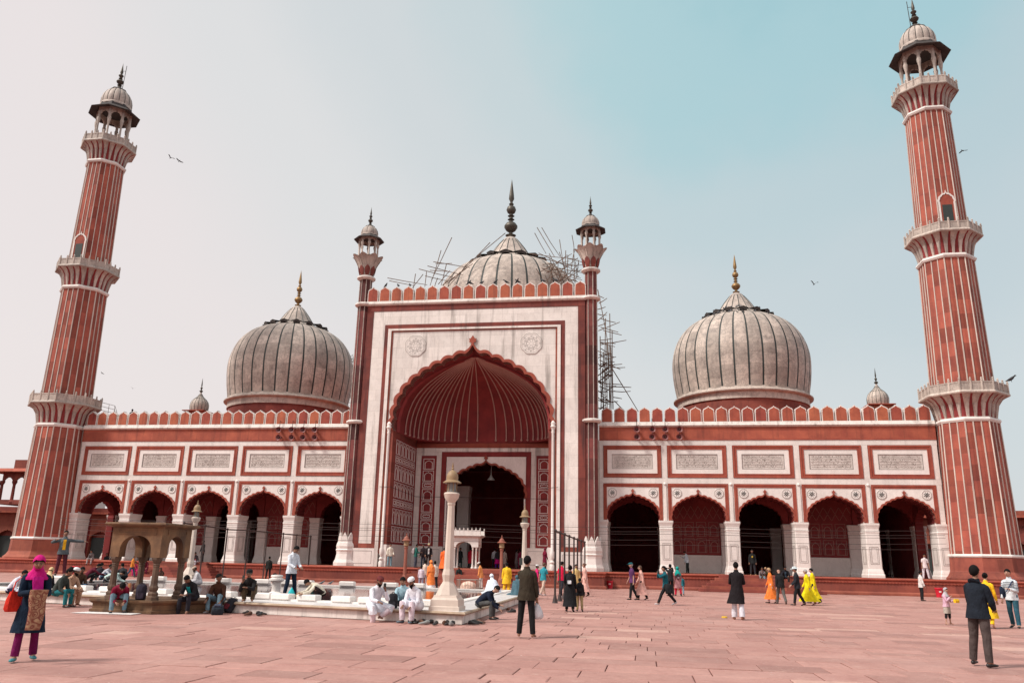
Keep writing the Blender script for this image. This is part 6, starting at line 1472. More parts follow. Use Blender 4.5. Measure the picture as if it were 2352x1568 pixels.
F = person('barefoot man in olive shirt and black trousers holding up a phone', gp(1208,1463), 168, 1.75, dict(lean=1, hp=0, hy=-8, armR=(4,7,10), armL=(48,-4,105,.9), legL=(2,5,1), legR=(-2,5,2)), dict(c=OLV, hem=.13, bulk=1.05), dict(c=(.012,.012,.013), w=1.0), {}, 0, None, near=True)
h = F.t.matrix_basis @ (F.S @ (F.J['hd']+V(.19,-.16,-.02))); b = MB(); b.box(-.04,.04,-.006,.006,-.08,.08); tag(mk('phone', b, DARK, loc=h, rotz=F.t.rotation_euler[2]), 'black phone held up beside the olive shirted man head', 'phone')
h = hand(F,'R')
def bagm():
    m, t, bs = newmat('thin_white_plastic'); bs.inputs['Base Color'].default_value = (.72,.74,.78,1); bs.inputs['Roughness'].default_value = .35; bs.inputs['Transmission Weight'].default_value = .25; return m
def plastic_bag(loc, k, label, m):
    b = MB(); b.loft([ell(V(0,0,z), rx, ry, V(1,0,0), V(0,1,0), 16, .07, z*40) for z, rx, ry in ((-.37,.05,.04),(-.36,.12,.08),(-.30,.145,.10),(-.2,.13,.09),(-.1,.075,.05),(-.03,.03,.02),(.01,.02,.012))]); b.v = [(x*k,y*k,z*k) for x,y,z in b.v]
    return tag(mk('plastic_bag', b, m, loc=loc, smooth=60), label, 'plastic bag')
PBM = bagm(); plastic_bag(h, 1.0, 'white plastic carrier bag hanging from the olive shirted man hand', PBM)

F = person('man in dark hooded sweatshirt and grey trousers standing with legs apart', gp(2262,1530), 150, 1.72, dict(lean=0, hp=-4, hy=10, roll=-3, armL=(18,10,70,.7), armR=(14,10,60,.7), legL=(6,10,2), legR=(-2,2,2)), dict(c=(.012,.017,.026), hem=.10, bulk=1.10, name='sweatshirt'), dict(c=(.075,.058,.055), w=1.06), {}, 0, SHOE, near=True)
b = MB(); J = F.J; b.loft([ell(J['nb']+V(0,y,z), rx, ry, V(1,0,0), V(0,.8,.5).normalized(), 14) for y,z,rx,ry in ((.03,-.05,.09,.06),(.06,-.02,.105,.075),(.075,.01,.09,.065),(.08,.03,.05,.04))]); F.part('hood', b, fab((.012,.017,.026)))
person('woman in long yellow tunic half hidden behind the hooded man', gp(2276,1441), 165, 1.62, walk(14, armL=(20,8,70,.4)), dict(c=YEL, hem=.62, fem=1, flare=.2, name='tunic'), dict(c=(.75,.46,.02)), dict(bun=1), 2, None, near=True)
F = person('man in striped white sweater and blue jeans with a shoulder bag', gp(2333,1441), 340, 1.74, walk(8, armL=(10,8,100,.6), armR=(2,10,14), hp=6), dict(c=(.60,.66,.70), hem=.10, stripes=(.05,.07,.10)), dict(c=(.03,.10,.14), w=1.02), {}, 2, SHOE, near=True)
b = MB(); J = F.J; T2 = J['T2']; rows = [[J['sp']+T2(V(x-.02,y,z)), J['sp']+T2(V(x+.02,y,z+.01))] for x,y,z in ((.13,.06,.34),(.12,-.11,.28),(.03,-.155,.12),(-.08,-.15,-.03),(-.19,-.06,-.12))]
for a_, c_ in zip(rows[:-1], rows[1:]): b.strip(a_, c_)
F.part('bag_strap', b, fab((.01,.03,.09))); p = F.t.matrix_basis @ (F.S @ V(-.25,.02,.86)); backpack('navy shoulder bag at the hip of the striped sweater man', p, F.t.rotation_euler[2]+1.2, (.012,.02,.04), (.015,.03,.06), .8, name='shoulder_bag', cat='bag')
F = person('small girl in grey headscarf and pink cardigan holding a yellow packet', gp(2179,1434), 60, 1.12, dict(armR=(30,8,120,.6), armL=(25,8,75,.3), hp=4, legL=(2,5,2), legR=(0,5,2)), dict(c=(.62,.40,.50), hem=.07, bulk=1.12, fem=1, name='cardigan'), dict(c=BLK_, w=.95, skirt=(.42,.38,.33), len=.38, flare=.2), dict(cover='hijab', cc=(.42,.40,.42), drop=.06), 2, None, near=True)
h = hand(F,'L'); b = MB(); b.loft([[(-.10,-.03,-.06),(.10,-.03,-.06),(.10,.03,-.06),(-.10,.03,-.06)],[(-.11,-.045,.0),(.11,-.045,.0),(.11,.045,0),(-.11,.045,0)],[(-.10,-.02,.06),(.10,-.02,.06),(.10,.02,.06),(-.10,.02,.06)]]); tag(mk('snack_packet', b, fab(YEL), loc=h, rotz=F.t.rotation_euler[2]), 'bright yellow snack packet in the small girl hand', 'packet')
person('man in black knee length kurta and white trousers seen from behind', gp(1696,1422), 176, 1.77, dict(lean=1, hp=0, armL=(22,10,70,.7), armR=(22,10,70,.7), legL=(6,2,2), legR=(-5,3,6)), dict(c=(.014,.011,.013), hem=.44, flare=.3, bulk=1.06, folds=.04, sway=.12, name='kurta'), dict(c=(.66,.66,.72), w=1.15, flare=1.25), {}, 0, plain('brown_sandals',(.22,.08,.04),.6), near=True)
b = MB(); b.loft([ell(V(0,0,z), rx*1.3, .06, V(1,0,0), V(0,1,0), 10) for z, rx in ((0,.07),(.03,.08),(.05,.05))]); q = gp(1664,1418); tag(mk('yellow_bundle', b, fab((.75,.48,.05)), loc=q, smooth=50), 'small yellow bundle on the paving behind the black kurta man', 'bundle')

# ---- walkers on the open courtyard
person('man in white shirt and black trousers standing near the far bin', gp(2119,1379), 110, 1.66, dict(STAND), dict(c=(.66,.62,.60), hem=.14), dict(c=BLK_), {}, 0)
person('woman in long orange gown and sunglasses walking', gp(1773,1384), 278, 1.64, walk(14), dict(c=ORG, hem=.74, flare=.22, fem=1, bulk=1.06, name='gown', folds=.03), dict(c=(.6,.4,.4)), dict(hair=BLOND, glasses=1), 2)
person('bald man in black sweater and grey trousers walking with the orange gowned woman', gp(1795,1386), 200, 1.62, walk(16, lean=8, hp=14), dict(c=BLK_, hem=.1, bulk=1.12), dict(c=(.11,.105,.10), w=1.1), dict(hair=None, face=False), 2)
person('man in white brimmed hat and black jacket walking with hands in pockets', gp(1834,1389.5), 275, 1.70, walk(15, armL=(12,10,40), armR=(12,10,40)), dict(c=(.02,.022,.028), hem=.14, bulk=1.05, name='jacket'), dict(c=BLK_), dict(cover='hat', cc=(.62,.70,.72)), 2)
F = person('grey haired woman in billowing yellow robe walking', gp(1858,1388.5), 275, 1.62, walk(18), dict(c=(.74,.62,.01), hem=.76, flare=.2, fem=1, bulk=1.15, folds=.04, name='robe'), dict(c=(.6,.5,.02)), dict(hair=GREYH), 2, plain('pink_shoes',(.6,.25,.3),.6))
person('woman in yellow robe hidden behind another yellow robed woman', gp(1871,1384.5), 270, 1.68, walk(16), dict(c=(.72,.58,.01), hem=.70, flare=.15, fem=1, name='robe'), dict(c=BLK_), dict(), 2)
F = person('man in purple shirt and teal cap strolling beside a pink robed woman', gp(1453,1376.5), 280, 1.74, walk(12), dict(c=(.10,.035,.11), hem=.12, sleeve=.45, bulk=1.1), dict(c=BLK_), dict(cover='peak', cc=(.01,.10,.12), hair=GREYH), 2)
person('woman in long pale pink robe walking behind the purple shirted man', gp(1474,1376.5), 278, 1.62, walk(16), dict(c=PNK, hem=.68, flare=.25, fem=1, bulk=1.05, name='robe', folds=.03), dict(c=BLK_), dict(long=.12, hair=plain('brown_hair',(.09,.05,.03),.6)), 2)
F = person('striding man in teal shirt raising a camera, black bag on shoulder', gp(1530,1388), 285, 1.70, walk(30, armL=(70,10,105,.6), armR=(70,10,105,.6)), dict(c=(.01,.10,.13), hem=.12), dict(c=BLK_), {}, 0, plain('white_trainers',(.6,.6,.62),.6))
h = hand(F,'R'); b = MB(); b.box(-.06,.06,-.04,.04,-.05,.05); b.lathe([(.035,0),(.035,.06)],10); tag(mk('camera_body', b, DARK, loc=h, rotz=F.t.rotation_euler[2]), 'black camera held to the eye by the striding teal shirted man', 'camera')
p = F.t.matrix_basis @ (F.S @ V(.24,.06,.55)); backpack('black messenger bag hanging beside the striding man', p, F.t.rotation_euler[2]+1.5, BLK_, BLK_, .95, name='messenger_bag', cat='bag')
person('dark clothed man raising both arms to take a picture behind the striding man', gp(1541,1368), 200, 1.72, dict(armL=(125,12,70,.6), armR=(125,12,70,.6), hp=-12), dict(c=(.02,.02,.022), hem=.1), dict(c=BLK_), {}, 0)
F = person('woman in teal headscarf with pink tunic and red trousers', gp(1558,1367.5), 190, 1.60, walk(12), dict(c=(.40,.19,.20), hem=.46, fem=1, name='tunic'), dict(c=(.60,.02,.06)), dict(cover='hijab', cc=(.01,.30,.26), drop=.18), 0); worn(F, 'small dark backpack worn by the woman in teal headscarf', (.05,.05,.06), (.4,.3,.32), .7)
person('child in teal top walking beside the teal scarfed woman', gp(1567,1366), 180, 1.12, walk(14), dict(c=TEAL, hem=.1), dict(c=LJEAN), {}, 1)
F = person('woman in long black dress with a small black and white backpack', gp(1309,1403.5), 176, 1.56, walk(8, armL=(25,10,40,.4)), dict(c=(.011,.011,.013), hem=.74, flare=.12, fem=1, bulk=1.06, name='dress'), dict(c=BLK_), dict(bun=1), 0); worn(F, 'small black backpack with white patch on the black dressed woman', BLK_, (.6,.62,.65), .85)
F = person('boy in dark jacket and khaki trousers wearing a black backpack', gp(1331.5,1402.5), 180, 1.12, walk(8), dict(c=(.02,.02,.022), hem=.1, bulk=1.1), dict(c=(.40,.29,.15), w=1.1), {}, 1); worn(F, 'large black backpack on the khaki trousered boy', (.012,.012,.014), (.02,.02,.022), 1.15)
person('woman in pale pink robe with tied hair walking past the poles', gp(1344,1368), 275, 1.66, walk(8), dict(c=PNK, hem=.70, flare=.25, fem=1, name='robe', folds=.03), dict(c=BLK_), dict(bun=1, hair=plain('auburn_hair',(.12,.05,.03),.6)), 2)
person('man in red polo shirt and dark trousers walking between the poles', gp(1289,1370.5), 140, 1.74, walk(14), dict(c=(.62,.012,.06), hem=.1, sleeve=.45), dict(c=(.03,.03,.04)), {}, 2, plain('white_trainers_b',(.6,.6,.62),.6))
person('woman in cream shawl partly hidden behind the black dressed woman', gp(1323,1364), 20, 1.60, dict(STAND), dict(c=(.66,.48,.20), hem=.5, fem=1), dict(c=CRM), dict(long=.12), 0)
person('man in turquoise polo and beige trousers striding', gp(1247.5,1367), 140, 1.70, walk(22), dict(c=(.03,.26,.32), hem=.1, sleeve=.45), dict(c=(.55,.42,.34)), dict(hair=plain('brown_hair_b',(.10,.05,.03),.6)), 2, plain('white_trainers_c',(.6,.6,.62),.6))
person('person in bright pink top passing behind the olive shirted man', gp(1231,1366), 100, 1.55, walk(14), dict(c=(.65,.02,.16), hem=.16, fem=1), dict(c=(.05,.06,.09)), dict(cover='cap', cc=(.7,.7,.7)), 0)
person('woman in yellow kurta seen from behind near a red lamp post', gp(1163,1364), 180, 1.60, dict(STAND, legL=(2,3,2), legR=(-1,3,2)), dict(c=(.82,.52,.03), hem=.34, flare=.2, fem=1, bulk=1.15, sg=1.35, name='kurta'), dict(c=(.80,.47,.03), w=1.35, flare=1.4), dict(long=.05), 0)
person('man in orange shirt and white cap standing by the low railing', gp(1104,1352), 250, 1.62, dict(STAND, lean=10, hp=20), dict(c=(.74,.30,.10), hem=.2), dict(c=(.70,.66,.62)), dict(cover='cap', cc=(.75,.70,.66), beard=.02), 0)
F = person('woman draped in an orange sari over white standing on the tank side', gp(988,1357.5), 200, 1.64, walk(8), dict(c=(.85,.24,.06), hem=.56, fem=1, bulk=1.1, folds=.04, name='sari'), dict(c=None, skirt=(.72,.70,.70), flare=.25), dict(cover='hijab', cc=(.85,.25,.07), drop=.30), 0)
person('man in cream shirt and black trousers behind the orange sari', gp(997,1354), 190, 1.62, walk(10), dict(c=(.66,.56,.48), hem=.12), dict(c=BLK_), {}, 1)
person('girl in pale lilac shirt beside the orange sari woman', gp(966,1352), 170, 1.36, dict(STAND), dict(c=(.68,.60,.68), hem=.1, fem=1), dict(c=(.3,.3,.4)), dict(long=.2), 0)
person('woman in cream blouse walking behind the lilac shirted girl', gp(974,1350), 180, 1.66, dict(STAND), dict(c=(.70,.56,.46), hem=.1, fem=1), dict(c=(.4,.35,.35)), dict(long=.16), 2)
person('man in black with a backpack standing before the far arcade plinth', yp(617.4,-4.6,0), 180, 1.68, dict(STAND), dict(c=(.02,.022,.02), hem=.12, bulk=1.1), dict(c=BLK_), {}, 0)
q = yp(633,-4.5,0); backpack('dark round bag on the ground by the man in black', q, .3, (.03,.02,.02), (.03,.025,.02), 1.1, name='travel_bag', cat='bag')

# ---- on the plinth and its steps
person('man in black hoodie with a gold print standing in a dark arch', yp(1729,-2.8,ZP), 2, 1.76, dict(STAND), dict(c=(.016,.017,.018), hem=.12, bulk=1.1, inner=None), dict(c=(.03,.03,.035), w=1.05), {}, 1, plain('tan_shoes',(.4,.25,.12),.6))
b = MB(); b.prism_y([(-.05,0),(.05,0),(.03,.04),(.07,.07),(0,.13),(-.07,.07),(-.03,.04)], -.003, .003); q = yp(1729,-2.97,ZP+1.22); tag(mk('shirt_print', b, fab((.55,.38,.05)), loc=q), 'gold emblem on the chest of the black hoodie', 'emblem')
def step_seat(u, k, half_y, z=None): q = atY(u, 1325, half_y); return (q.x, half_y, z)
person('person in grey jacket sitting on the top step beside another', yp(1750,WPY-.35,ZP*5/6), 0, 1.6, dict(SIT, legL=(80,8,85), legR=(80,8,85), armL=(60,4,95,.5)), dict(c=(.20,.16,.16), hem=.1), dict(c=LJEAN), {}, 0)
person('woman in patterned dark top sitting on the top step', yp(1761,WPY-.35,ZP*5/6), 340, 1.55, dict(SIT), dict(c=(.10,.09,.04), hem=.1, fem=1), dict(c=BLK_), dict(long=.12, hair=BLOND), 0)
F = person('young man in black tracksuit with white sleeve stripes sitting on the steps', yp(1803,WPY-.4,ZP*5/6), 0, 1.72, dict(SIT, armL=(30,22,70,.5), armR=(30,22,70,.5)), dict(c=(.015,.015,.02), hem=.1, bulk=1.12, inner=(.05,.09,.13)), dict(c=(.03,.022,.022)), {}, 1)
person('child in dark clothes sitting low on the steps', yp(1824,WPY-1.1,ZP*3/6), 350, 1.0, dict(SIT), dict(c=(.03,.022,.02), hem=.1), dict(c=BLK_), {}, 0)
person('young man in white t-shirt and white trousers leaning on a pier', yp(2124,-2.4,ZP), 10, 1.68, dict(STAND, roll=4, legL=(2,9,4)), dict(c=(.66,.58,.58), hem=.14, sleeve=.45), dict(c=(.66,.62,.66), w=1.1), {}, 0, None)
person('man in pale shirt and dark trousers stooping inside the arcade', yp(1579,1.0,ZP), 250, 1.66, dict(STAND, lean=12, hp=25, armR=(60,5,60)), dict(c=(.36,.42,.46), hem=.1), dict(c=(.02,.03,.03)), {}, 1)
person('woman in dark red shawl standing on the gateway plinth', yp(1251,-3.4,ZP), 130, 1.6, dict(STAND), dict(c=(.14,.01,.03), hem=.5, fem=1), dict(c=BLK_), dict(cover='hijab', cc=(.16,.01,.03), drop=.2), 1)
person('man in white hoodie and blue jeans leaning by the gateway jamb', yp(894,-3.9,ZP), 10, 1.70, dict(STAND, armL=(8,14,30), armR=(8,14,30), legL=(4,2,4), legR=(-2,2,4)), dict(c=(.72,.68,.58), hem=.12, bulk=1.08), dict(c=(.18,.32,.38)), {}, 0, None)
F = person('person in green jacket with a grey backpack on the gateway plinth', yp(954,-4.1,ZP), 80, 1.68, dict(STAND, armR=(20,8,80,.3), armL=(20,8,80,.3), hp=10), dict(c=(.02,.12,.10), hem=.12), dict(c=(.06,.07,.10)), {}, 1); worn(F, 'pale grey backpack worn on the gateway plinth', (.36,.32,.33), (.3,.26,.27), 1.0)
person('man in dark jacket and jeans standing with a friend on the plinth', yp(971,-3.6,ZP), 330, 1.72, dict(STAND), dict(c=(.025,.015,.018), hem=.12, bulk=1.1), dict(c=(.05,.07,.11)), {}, 1)
person('man in black jacket over white shirt and cream cap on the plinth', yp(983,-3.9,ZP), 0, 1.74, dict(STAND, armL=(8,14,40), armR=(8,14,40)), dict(c=(.018,.014,.016), hem=.1, bulk=1.15, inner=(.6,.6,.6)), dict(c=(.05,.035,.03)), dict(cover='cap', cc=(.6,.5,.3)), 0)
person('woman in orange robe climbing the central steps', yp(1019,-6.25,ZP*5/6), 175, 1.62, walk(12), dict(c=(.80,.14,.03), hem=.72, flare=.3, fem=1, bulk=1.2, sg=1.4, name='robe', folds=.04), dict(c=(.6,.1,.03)), dict(bun=1), 0)
person('dark clothed figure sitting on the central steps', yp(1057,-6.7,ZP*3/6), 340, 1.6, dict(SIT), dict(c=(.02,.03,.03), hem=.1), dict(c=BLK_), {}, 1)
inn = [(1056,3.2,(.02,.035,.04),(.02,.07,.07),30,'woman in dark teal under the marble balcony',1),(1080,3.0,(.50,.02,.05),(.02,.02,.03),170,'woman in red beneath the marble balcony',1),(1094,3.6,(.45,.03,.03),(.30,.20,.03),200,'woman in red shawl beside the marble balcony columns',1),(1135,8.5,(.42,.42,.45),(.03,.03,.04),180,'man in pale shirt inside the dark hall',0),(1142,7.6,(.04,.03,.04),(.10,.02,.35),190,'girl in bright pink skirt at the hall entrance',1),(1158,7.0,(.40,.34,.30),(.40,.34,.30),150,'figure in cream robe behind the red lamp post',1),(1186,7.8,(.18,.14,.15),(.18,.15,.16),120,'woman in grey sari in the shadow of the hall',1),(1195,7.2,(.22,.02,.06),(.2,.03,.06),200,'woman in crimson sari in the shadow of the hall',1)]
for u, y, c1, c2, fc, lab, fm in inn:
    person(lab, yp(u,y,ZP), fc, 1.62 if fm else 1.70, dict(STAND), dict(c=c1 if 'pink' not in lab else (.03,.025,.03), hem=.10 if not fm or 'pink' in lab else .5, fem=fm), dict(c=c2, skirt=(.62,.01,.22) if 'pink' in lab else None, len=.5), dict(long=.15 if fm else 0), 1)
person('seated person in grey on the plinth edge near the minaret', yp(209,-2.95,ZP), 330, 1.6, dict(SIT), dict(c=(.14,.12,.12), hem=.1), dict(c=(.40,.36,.36)), {}, 0)
person('man in red top sitting at the head of the steps', yp(443,-3.4,ZP), 350, 1.6, dict(SIT), dict(c=(.32,.06,.05), hem=.1), dict(c=(.14,.2,.3)), {}, 0)
person('man in black and white sitting at the head of the steps', yp(451,-3.4,ZP), 320, 1.6, dict(SIT), dict(c=(.04,.03,.035), hem=.1), dict(c=(.5,.5,.55)), {}, 1)
person('man in black standing at the head of the steps', yp(462,-2.9,ZP), 300, 1.70, dict(STAND), dict(c=(.02,.02,.022), hem=.1), dict(c=BLK_), {}, 1)
person('man in dark clothes standing on the roof behind the merlons', (-33.2,3.0,13.0), 200, 1.7, dict(STAND), dict(c=(.03,.025,.03), hem=.1), dict(c=BLK_), {}, 1)

# ---- seated along the tank
E_ = lambda u, v: gp(u, v, PH)
F = person('bearded man in white kurta and embroidered cap cross legged with a phone', E_(858,1397), 25, 1.74, dict(CROSS, lean=14, curve=16, legR=(78,16,95,.15), armL=(40,20,140,.2), armR=(40,6,55,.5)), dict(c=(.68,.70,.76), hem=.55, bulk=1.1, name='kurta'), dict(c=(.66,.56,.60), w=1.15), dict(cover='cap', cc=(.14,.03,.03), beard=.03), 1, None, near=True); phone(F, 'L', 'dark phone held to the ear of the bearded cross legged man')
person('man in pale blue shirt sitting with one leg down between two bearded men', E_(926,1394), 350, 1.70, dict(SITLOW, lean=12, legL=(82,8,88), legR=(88,10,96)), dict(c=(.34,.52,.60), hem=.1, bulk=1.05), dict(c=(.012,.014,.018)), {}, 0, near=True)
person('bearded man in white kurta pyjama and white cap with grey socks', E_(957,1400), 325, 1.74, dict(SITLOW, lean=14, legL=(80,6,84), legR=(78,14,80)), dict(c=(.70,.70,.76), hem=.40, bulk=1.12, name='kurta'), dict(c=(.64,.56,.62), w=1.2), dict(cover='cap', cc=(.72,.74,.76), beard=.05), 1, plain('grey_socks',(.10,.14,.17),.9), near=True)
backpack('black shoulder bag lying on the tank edge between seated men', E_(902,1396), .2, (.02,.02,.024), (.03,.03,.035), .9, (0,0), name='shoulder_bag', cat='bag')
F = person('young man in navy sweater hunched over sitting on the tank corner side', E_(1101,1394), 75, 1.68, dict(SITLOW, lean=34, curve=24, hp=18, hy=-20, armL=(40,6,70,.5), armR=(50,4,30,.4)), dict(c=(.010,.014,.03), hem=.1, bulk=1.04), dict(c=(.07,.07,.07)), {}, 2, near=True)
F = person('woman in white veil sitting on the tank deck', E_(1132,1362), 200, 1.58, dict(CROSS), dict(c=(.72,.76,.84), hem=.2, fem=1, name='veil'), dict(c=(.7,.74,.8)), dict(cover='hijab', cc=(.74,.78,.86), drop=.25), 0, None); gown(F, (.72,.76,.84), .9, .19, .42, folds=.07)
F = person('woman in slate blue veil seen from behind by the tank', E_(1189,1366), 190, 1.56, dict(CROSS), dict(c=(.06,.12,.15), hem=.2, fem=1, name='veil'), dict(c=(.06,.12,.15)), dict(cover='hijab', cc=(.06,.12,.15), drop=.25), 0, None); gown(F, (.06,.12,.15), .95, .2, .34, folds=.09)
F = person('squatting man in black beanie and black sweater on the phone', E_(574,1381), 345, 1.70, dict(SQUAT, hp=-20, armR=(45,10,135,.15), armL=(60,4,70,.7)), dict(c=(.018,.017,.018), hem=.06, bulk=1.06), dict(c=(.10,.08,.05), w=1.05), dict(cover='beanie', cc=(.015,.015,.016), glasses=1), 1, None, near=True); phone(F, 'R', 'phone at the ear of the squatting man in beanie')
F = person('young man in white shirt and dark trousers standing looking down', E_(664,1374), 40, 1.72, dict(STAND, lean=4, hp=38, armL=(18,6,55,.5), armR=(18,6,50,.5), legL=(4,6,3), legR=(-2,6,4)), dict(c=(.68,.72,.78), hem=.12, bulk=1.02), dict(c=(.012,.022,.045)), {}, 0, plain('grey_shoes',(.2,.22,.24),.6), near=True)
person('boy in cream shirt squatting with his head bowed', E_(738,1380), 290, 1.55, dict(SQUAT, lean=30, curve=34, hp=30), dict(c=(.70,.64,.52), hem=.06), dict(c=(.03,.018,.018)), {}, 0, None, near=True)
plastic_bag(Vector(E_(668,1376))+Vector((0,0,.36)), 1.0, 'turquoise plastic bag standing on the tank deck', fab((.02,.50,.55), .4))
backpack('dark green school backpack on the tank deck by the squatting boy', E_(722,1380), .3, (.02,.05,.05), (.03,.06,.06), .85)
b = MB(); b.ball((0,0,.12),(.20,.16,.14),12,7); tag(mk('cloth_bundle', b, fab((.62,.48,.30)), loc=E_(692,1377), smooth=60), 'cream and red floral cloth bundle between the bags', 'bundle')
# ---- on the kiosk base and to its sides
KB = lambda u, v: gp(u, v, KH)
F = person('young man in maroon jacket and jeans bent over on the kiosk base', (-1.35,-42.42,KH), 8, 1.70, dict(SIT, lean=38, curve=32, hp=36, armL=(22,10,75,.6), armR=(22,10,75,.6), legL=(72,10,74), legR=(72,14,70)), dict(c=(.20,.010,.035), hem=.06, bulk=1.06, name='jacket'), dict(c=LJEAN), {}, 0, SHOE, near=True)
backpack('dark purple backpack leaning on the kiosk column', (-.72,-42.28,KH), .5, (.035,.03,.045), (.05,.04,.06), 1.0)
F = person('young man in black hooded jacket over turquoise shirt sitting barefoot', (0.62,-41.75,KH), 330, 1.70, dict(SIT, lean=22, curve=22, hp=26, armL=(30,8,85,.6), armR=(30,8,85,.6), legL=(70,4,70), legR=(80,10,95,-.2)), dict(c=(.018,.017,.02), hem=.08, bulk=1.08, inner=(.01,.30,.32), name='jacket'), dict(c=(.022,.022,.03)), {}, 1, None, near=True)
F = person('young man in brown checked shirt and pale jeans looking sideways', (1.12,-41.1,KH-.08), 340, 1.72, dict(SIT, lean=18, curve=14, hy=60, hp=0, armR=(35,10,40), armL=(25,8,40), legL=(72,8,72), legR=(72,16,70)), dict(c=(.07,.030,.018), hem=.1, bulk=1.05), dict(c=LJEAN), {}, 1, plain('grey_socks_b',(.30,.28,.28),.9), near=True)
backpack('dark heap of a backpack lying before the tank edge', gp(497,1411), .4, (.02,.026,.035), (.05,.06,.09), 1.15, (-1.35,0)); backpack('dark backpack with red trim slumped against the tank wall', gp(522,1406), -.3, (.03,.03,.04), (.14,.02,.03), 1.0, (-.5,.2))
F = person('man in beige kurta pyjama and white skullcap sitting barefoot', E_(152,1366), 45, 1.68, dict(SIT, lean=14, curve=12, hp=2, hy=15, legL=(84,4,92), legR=(70,8,70), armL=(40,4,50,.7), armR=(40,4,50,.7)), dict(c=(.46,.28,.19), hem=.42, bulk=1.08, name='kurta'), dict(c=(.44,.26,.17), w=1.2), dict(cover='cap', cc=(.72,.74,.76), beard=.02), 1, None, near=True)
person('man in dark green jacket with grey shoulders and teal jeans sitting', E_(128,1368), 60, 1.70, dict(SIT, hy=20), dict(c=(.045,.055,.05), hem=.1, bulk=1.1), dict(c=(.02,.16,.18)), {}, 0, near=True)
person('man with black hair sitting behind the dark green jacket', E_(142,1355), 40, 1.68, dict(SIT), dict(c=(.05,.03,.03), hem=.1), dict(c=BLK_), {}, 0)
person('boy in white shirt leaning forward at the tank end with dark trousers', E_(22,1362), 60, 1.6, dict(SIT, lean=26), dict(c=(.66,.66,.74), hem=.1), dict(c=(.02,.02,.05)), {}, 0, near=True)
person('boy in pale blue shirt seated next to the white shirted boy', E_(46,1366), 70, 1.58, dict(SIT, lean=20), dict(c=(.52,.62,.72), hem=.1), dict(c=(.03,.03,.10)), {}, 0, near=True)
F = person('boy in yellow t-shirt and grey jacket stretching out one arm', (-9.3,-34.6,PH+.005), 0, 1.72, dict(STAND, armL=(10,86,8,0), armR=(20,72,120,.1), hp=-4), dict(c=(.10,.115,.125), hem=.1, bulk=1.1, inner=(.80,.40,.02), name='jacket'), dict(c=(.10,.02,.03)), {}, 0, near=True)
b = MB(); b.loft([[(-.62,-.36,0),(.62,-.36,0),(.62,.36,0),(-.62,.36,0)],[(-.62,-.36,.36),(.62,-.36,.36),(.62,.36,.36),(-.62,.36,.36)],[(-.56,-.3,.42),(.56,-.3,.42),(.56,.3,.42),(-.56,.3,.42)]]); tag(mk('stone_seat', b, MARW, loc=(-9.3,-34.6,PH+.004)), 'large white marble block under the boy in yellow t-shirt', 'stone block')
F.t.location.z += .425
person('woman with cream scarf over her hair sitting behind the navy coated woman', E_(101,1352), 150, 1.55, dict(SIT), dict(c=(.03,.025,.03), hem=.2, fem=1), dict(c=BLK_), dict(cover='hijab', cc=(.66,.48,.26), drop=.12), 0)
person('man in maroon jacket squatting to wash at the water', E_(196,1338), 95, 1.66, dict(SQUAT, hp=15), dict(c=(.11,.012,.025), hem=.06, bulk=1.1), dict(c=(.02,.02,.02)), {}, 0)
person('man in black jacket standing behind the squatting people', gp(240,1316), 330, 1.70, dict(STAND, hp=16), dict(c=(.02,.02,.024), hem=.12, bulk=1.08), dict(c=LJEAN), {}, 0)
person('figure in dark shawl half hidden by the kiosk column', gp(254,1318), 200, 1.62, dict(STAND), dict(c=(.02,.018,.02), hem=.4, bulk=1.15, fem=1), dict(c=BLK_), dict(cover='hijab', cc=(.02,.018,.02), drop=.2), 0)
person('person in pale green top bending low over the water', E_(243,1342), 80, 1.66, dict(SQUAT, lean=48, curve=30, hp=20), dict(c=(.48,.62,.58), hem=.06), dict(c=(.11,.10,.10)), {}, 0)
person('man in beige shirt standing framed by the kiosk arch', gp(283,1316), 20, 1.68, dict(STAND), dict(c=(.44,.30,.18), hem=.16), dict(c=(.4,.3,.24)), {}, 0)
person('boy in orange vest and blue sleeves walking framed by the kiosk arch', gp(300,1325), 80, 1.58, walk(20, hp=20), dict(c=(.60,.22,.04), hem=.1), dict(c=(.05,.10,.15)), {}, 0)
person('woman in dark sari sitting on the ground beyond the kiosk', gp(371,1330), 320, 1.55, dict(CROSS), dict(c=(.06,.03,.02), hem=.2, fem=1), dict(c=(.05,.03,.02)), dict(cover='hijab', cc=(.06,.03,.025), drop=.2), 1, None)
person('woman in magenta sari sitting on the far steps seen through the kiosk', (-25.4,-5.3,.38), 20, 1.55, dict(SIT), dict(c=(.50,.02,.14), hem=.3, fem=1), dict(c=(.5,.02,.14)), dict(long=.1), 0)
person('woman in crimson and black sitting on the far steps seen through the kiosk', (-24.6,-4.9,.57), 340, 1.55, dict(SIT), dict(c=(.16,.02,.04), hem=.3, fem=1), dict(c=(.12,.01,.03)), dict(cover='hijab', cc=(.10,.01,.02), drop=.2), 0)
person('man in white kurta and cap sitting beyond the checked shirt', E_(458,1342), 280, 1.66, dict(SIT), dict(c=(.62,.60,.62), hem=.4), dict(c=(.6,.58,.6)), dict(cover='cap', cc=(.5,.38,.3), beard=.03), 0, None)

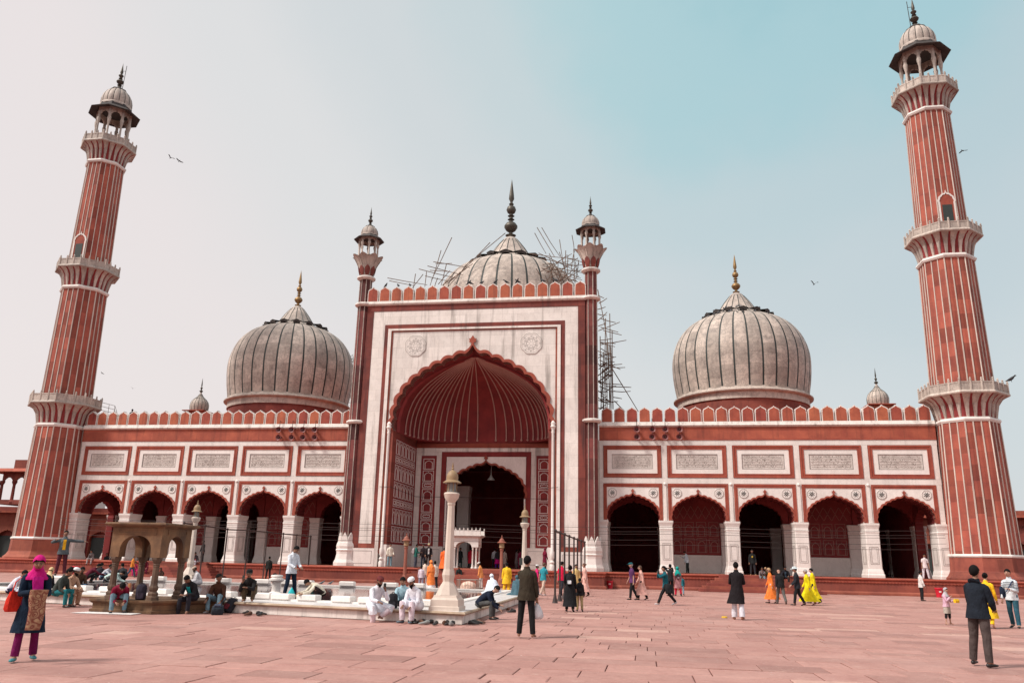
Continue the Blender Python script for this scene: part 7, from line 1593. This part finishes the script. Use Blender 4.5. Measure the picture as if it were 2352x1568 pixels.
person('person in dark shawl crouching at the water near the maroon jacket', E_(219,1333), 150, 1.6, dict(SQUAT), dict(c=(.025,.022,.03), hem=.06, bulk=1.1), dict(c=BLK_), {}, 1)
person('person in dark jacket crouching beyond the kiosk with back turned', E_(283,1336), 200, 1.62, dict(SQUAT), dict(c=(.03,.03,.035), hem=.06, bulk=1.1), dict(c=BLK_), {}, 0)
person('boy in white vest and jeans sitting at the water beside the crouching people', E_(232,1337), 60, 1.55, dict(SQUAT), dict(c=(.5,.5,.55), hem=.06), dict(c=JEAN), {}, 1)
person('man in grey shirt and skullcap sitting at the very end of the tank deck', E_(70,1356), 30, 1.68, dict(SIT), dict(c=(.2,.2,.22), hem=.1), dict(c=(.06,.06,.08)), dict(cover='cap', cc=(.6,.6,.6)), 0)
person('young man in brown jacket sitting behind the beige kurta man', E_(176,1352), 20, 1.66, dict(SIT), dict(c=(.10,.05,.03), hem=.1, bulk=1.08), dict(c=JEAN), {}, 1)
# ---- shoes left on the ground
def shoe_mesh(m):
    b = MB(); b.loft([ell(V(0,-x,z), rx, rz, V(1,0,0), V(0,0,1), 10) for x, z, rx, rz in ((-.03,.03,.012,.02),(-.02,.045,.034,.042),(.04,.05,.037,.05),(.10,.036,.040,.034),(.17,.028,.045,.026),(.225,.022,.034,.02),(.245,.02,.01,.012))]); return mesh('shoe', b, m, 60)
SM = [shoe_mesh(SHOE), shoe_mesh(plain('brown_leather',(.10,.04,.02),.5)), shoe_mesh(plain('grey_canvas',(.25,.26,.25),.8)), shoe_mesh(plain('tan_leather',(.30,.15,.06),.6))]
def shoes(pts, lab, grp, ks):
    for i, (u, v) in enumerate(pts):
        q = atZ(u, v); o = place('shoe', SM[ks[i % len(ks)]], None, (q.x, q.y, .0), R_.uniform(0,6.28)); o.scale = (1.15,)*3; cn = ('black','brown','grey','tan')[ks[i % len(ks)]]; tag(o, 'empty '+cn+' shoe '+lab, 'shoe', cn+' '+grp)
shoes([(940,1430),(953,1429),(965,1431),(975,1430),(984,1433),(993,1431),(1003,1434),(1011,1430.5),(1019,1434),(1026,1432),(1034,1436),(1042,1434)], 'in the row left under the marble lamp post', 'shoes under the lamp post', (0,0,1,0,2,0))
shoes([(1078,1433),(1086,1431),(1096,1430)], 'beside the hunched man feet', 'shoes by the hunched man', (0,0,1))
shoes([(1160,1396),(1168,1401),(1176,1404),(1183,1406)], 'by the tank side wall beyond the hunched man', 'shoes along the tank side', (0,1,0))
shoes([(569,1410),(576,1412),(590,1411),(601,1412.5)], 'below the squatting man in beanie', 'shoes below the beanie man', (0,1,0))
shoes([(2010,1357.5),(2018,1358)], 'at the foot of the plinth by the steps', 'shoes at the plinth', (0,1))
finish_bodies(PENDING)
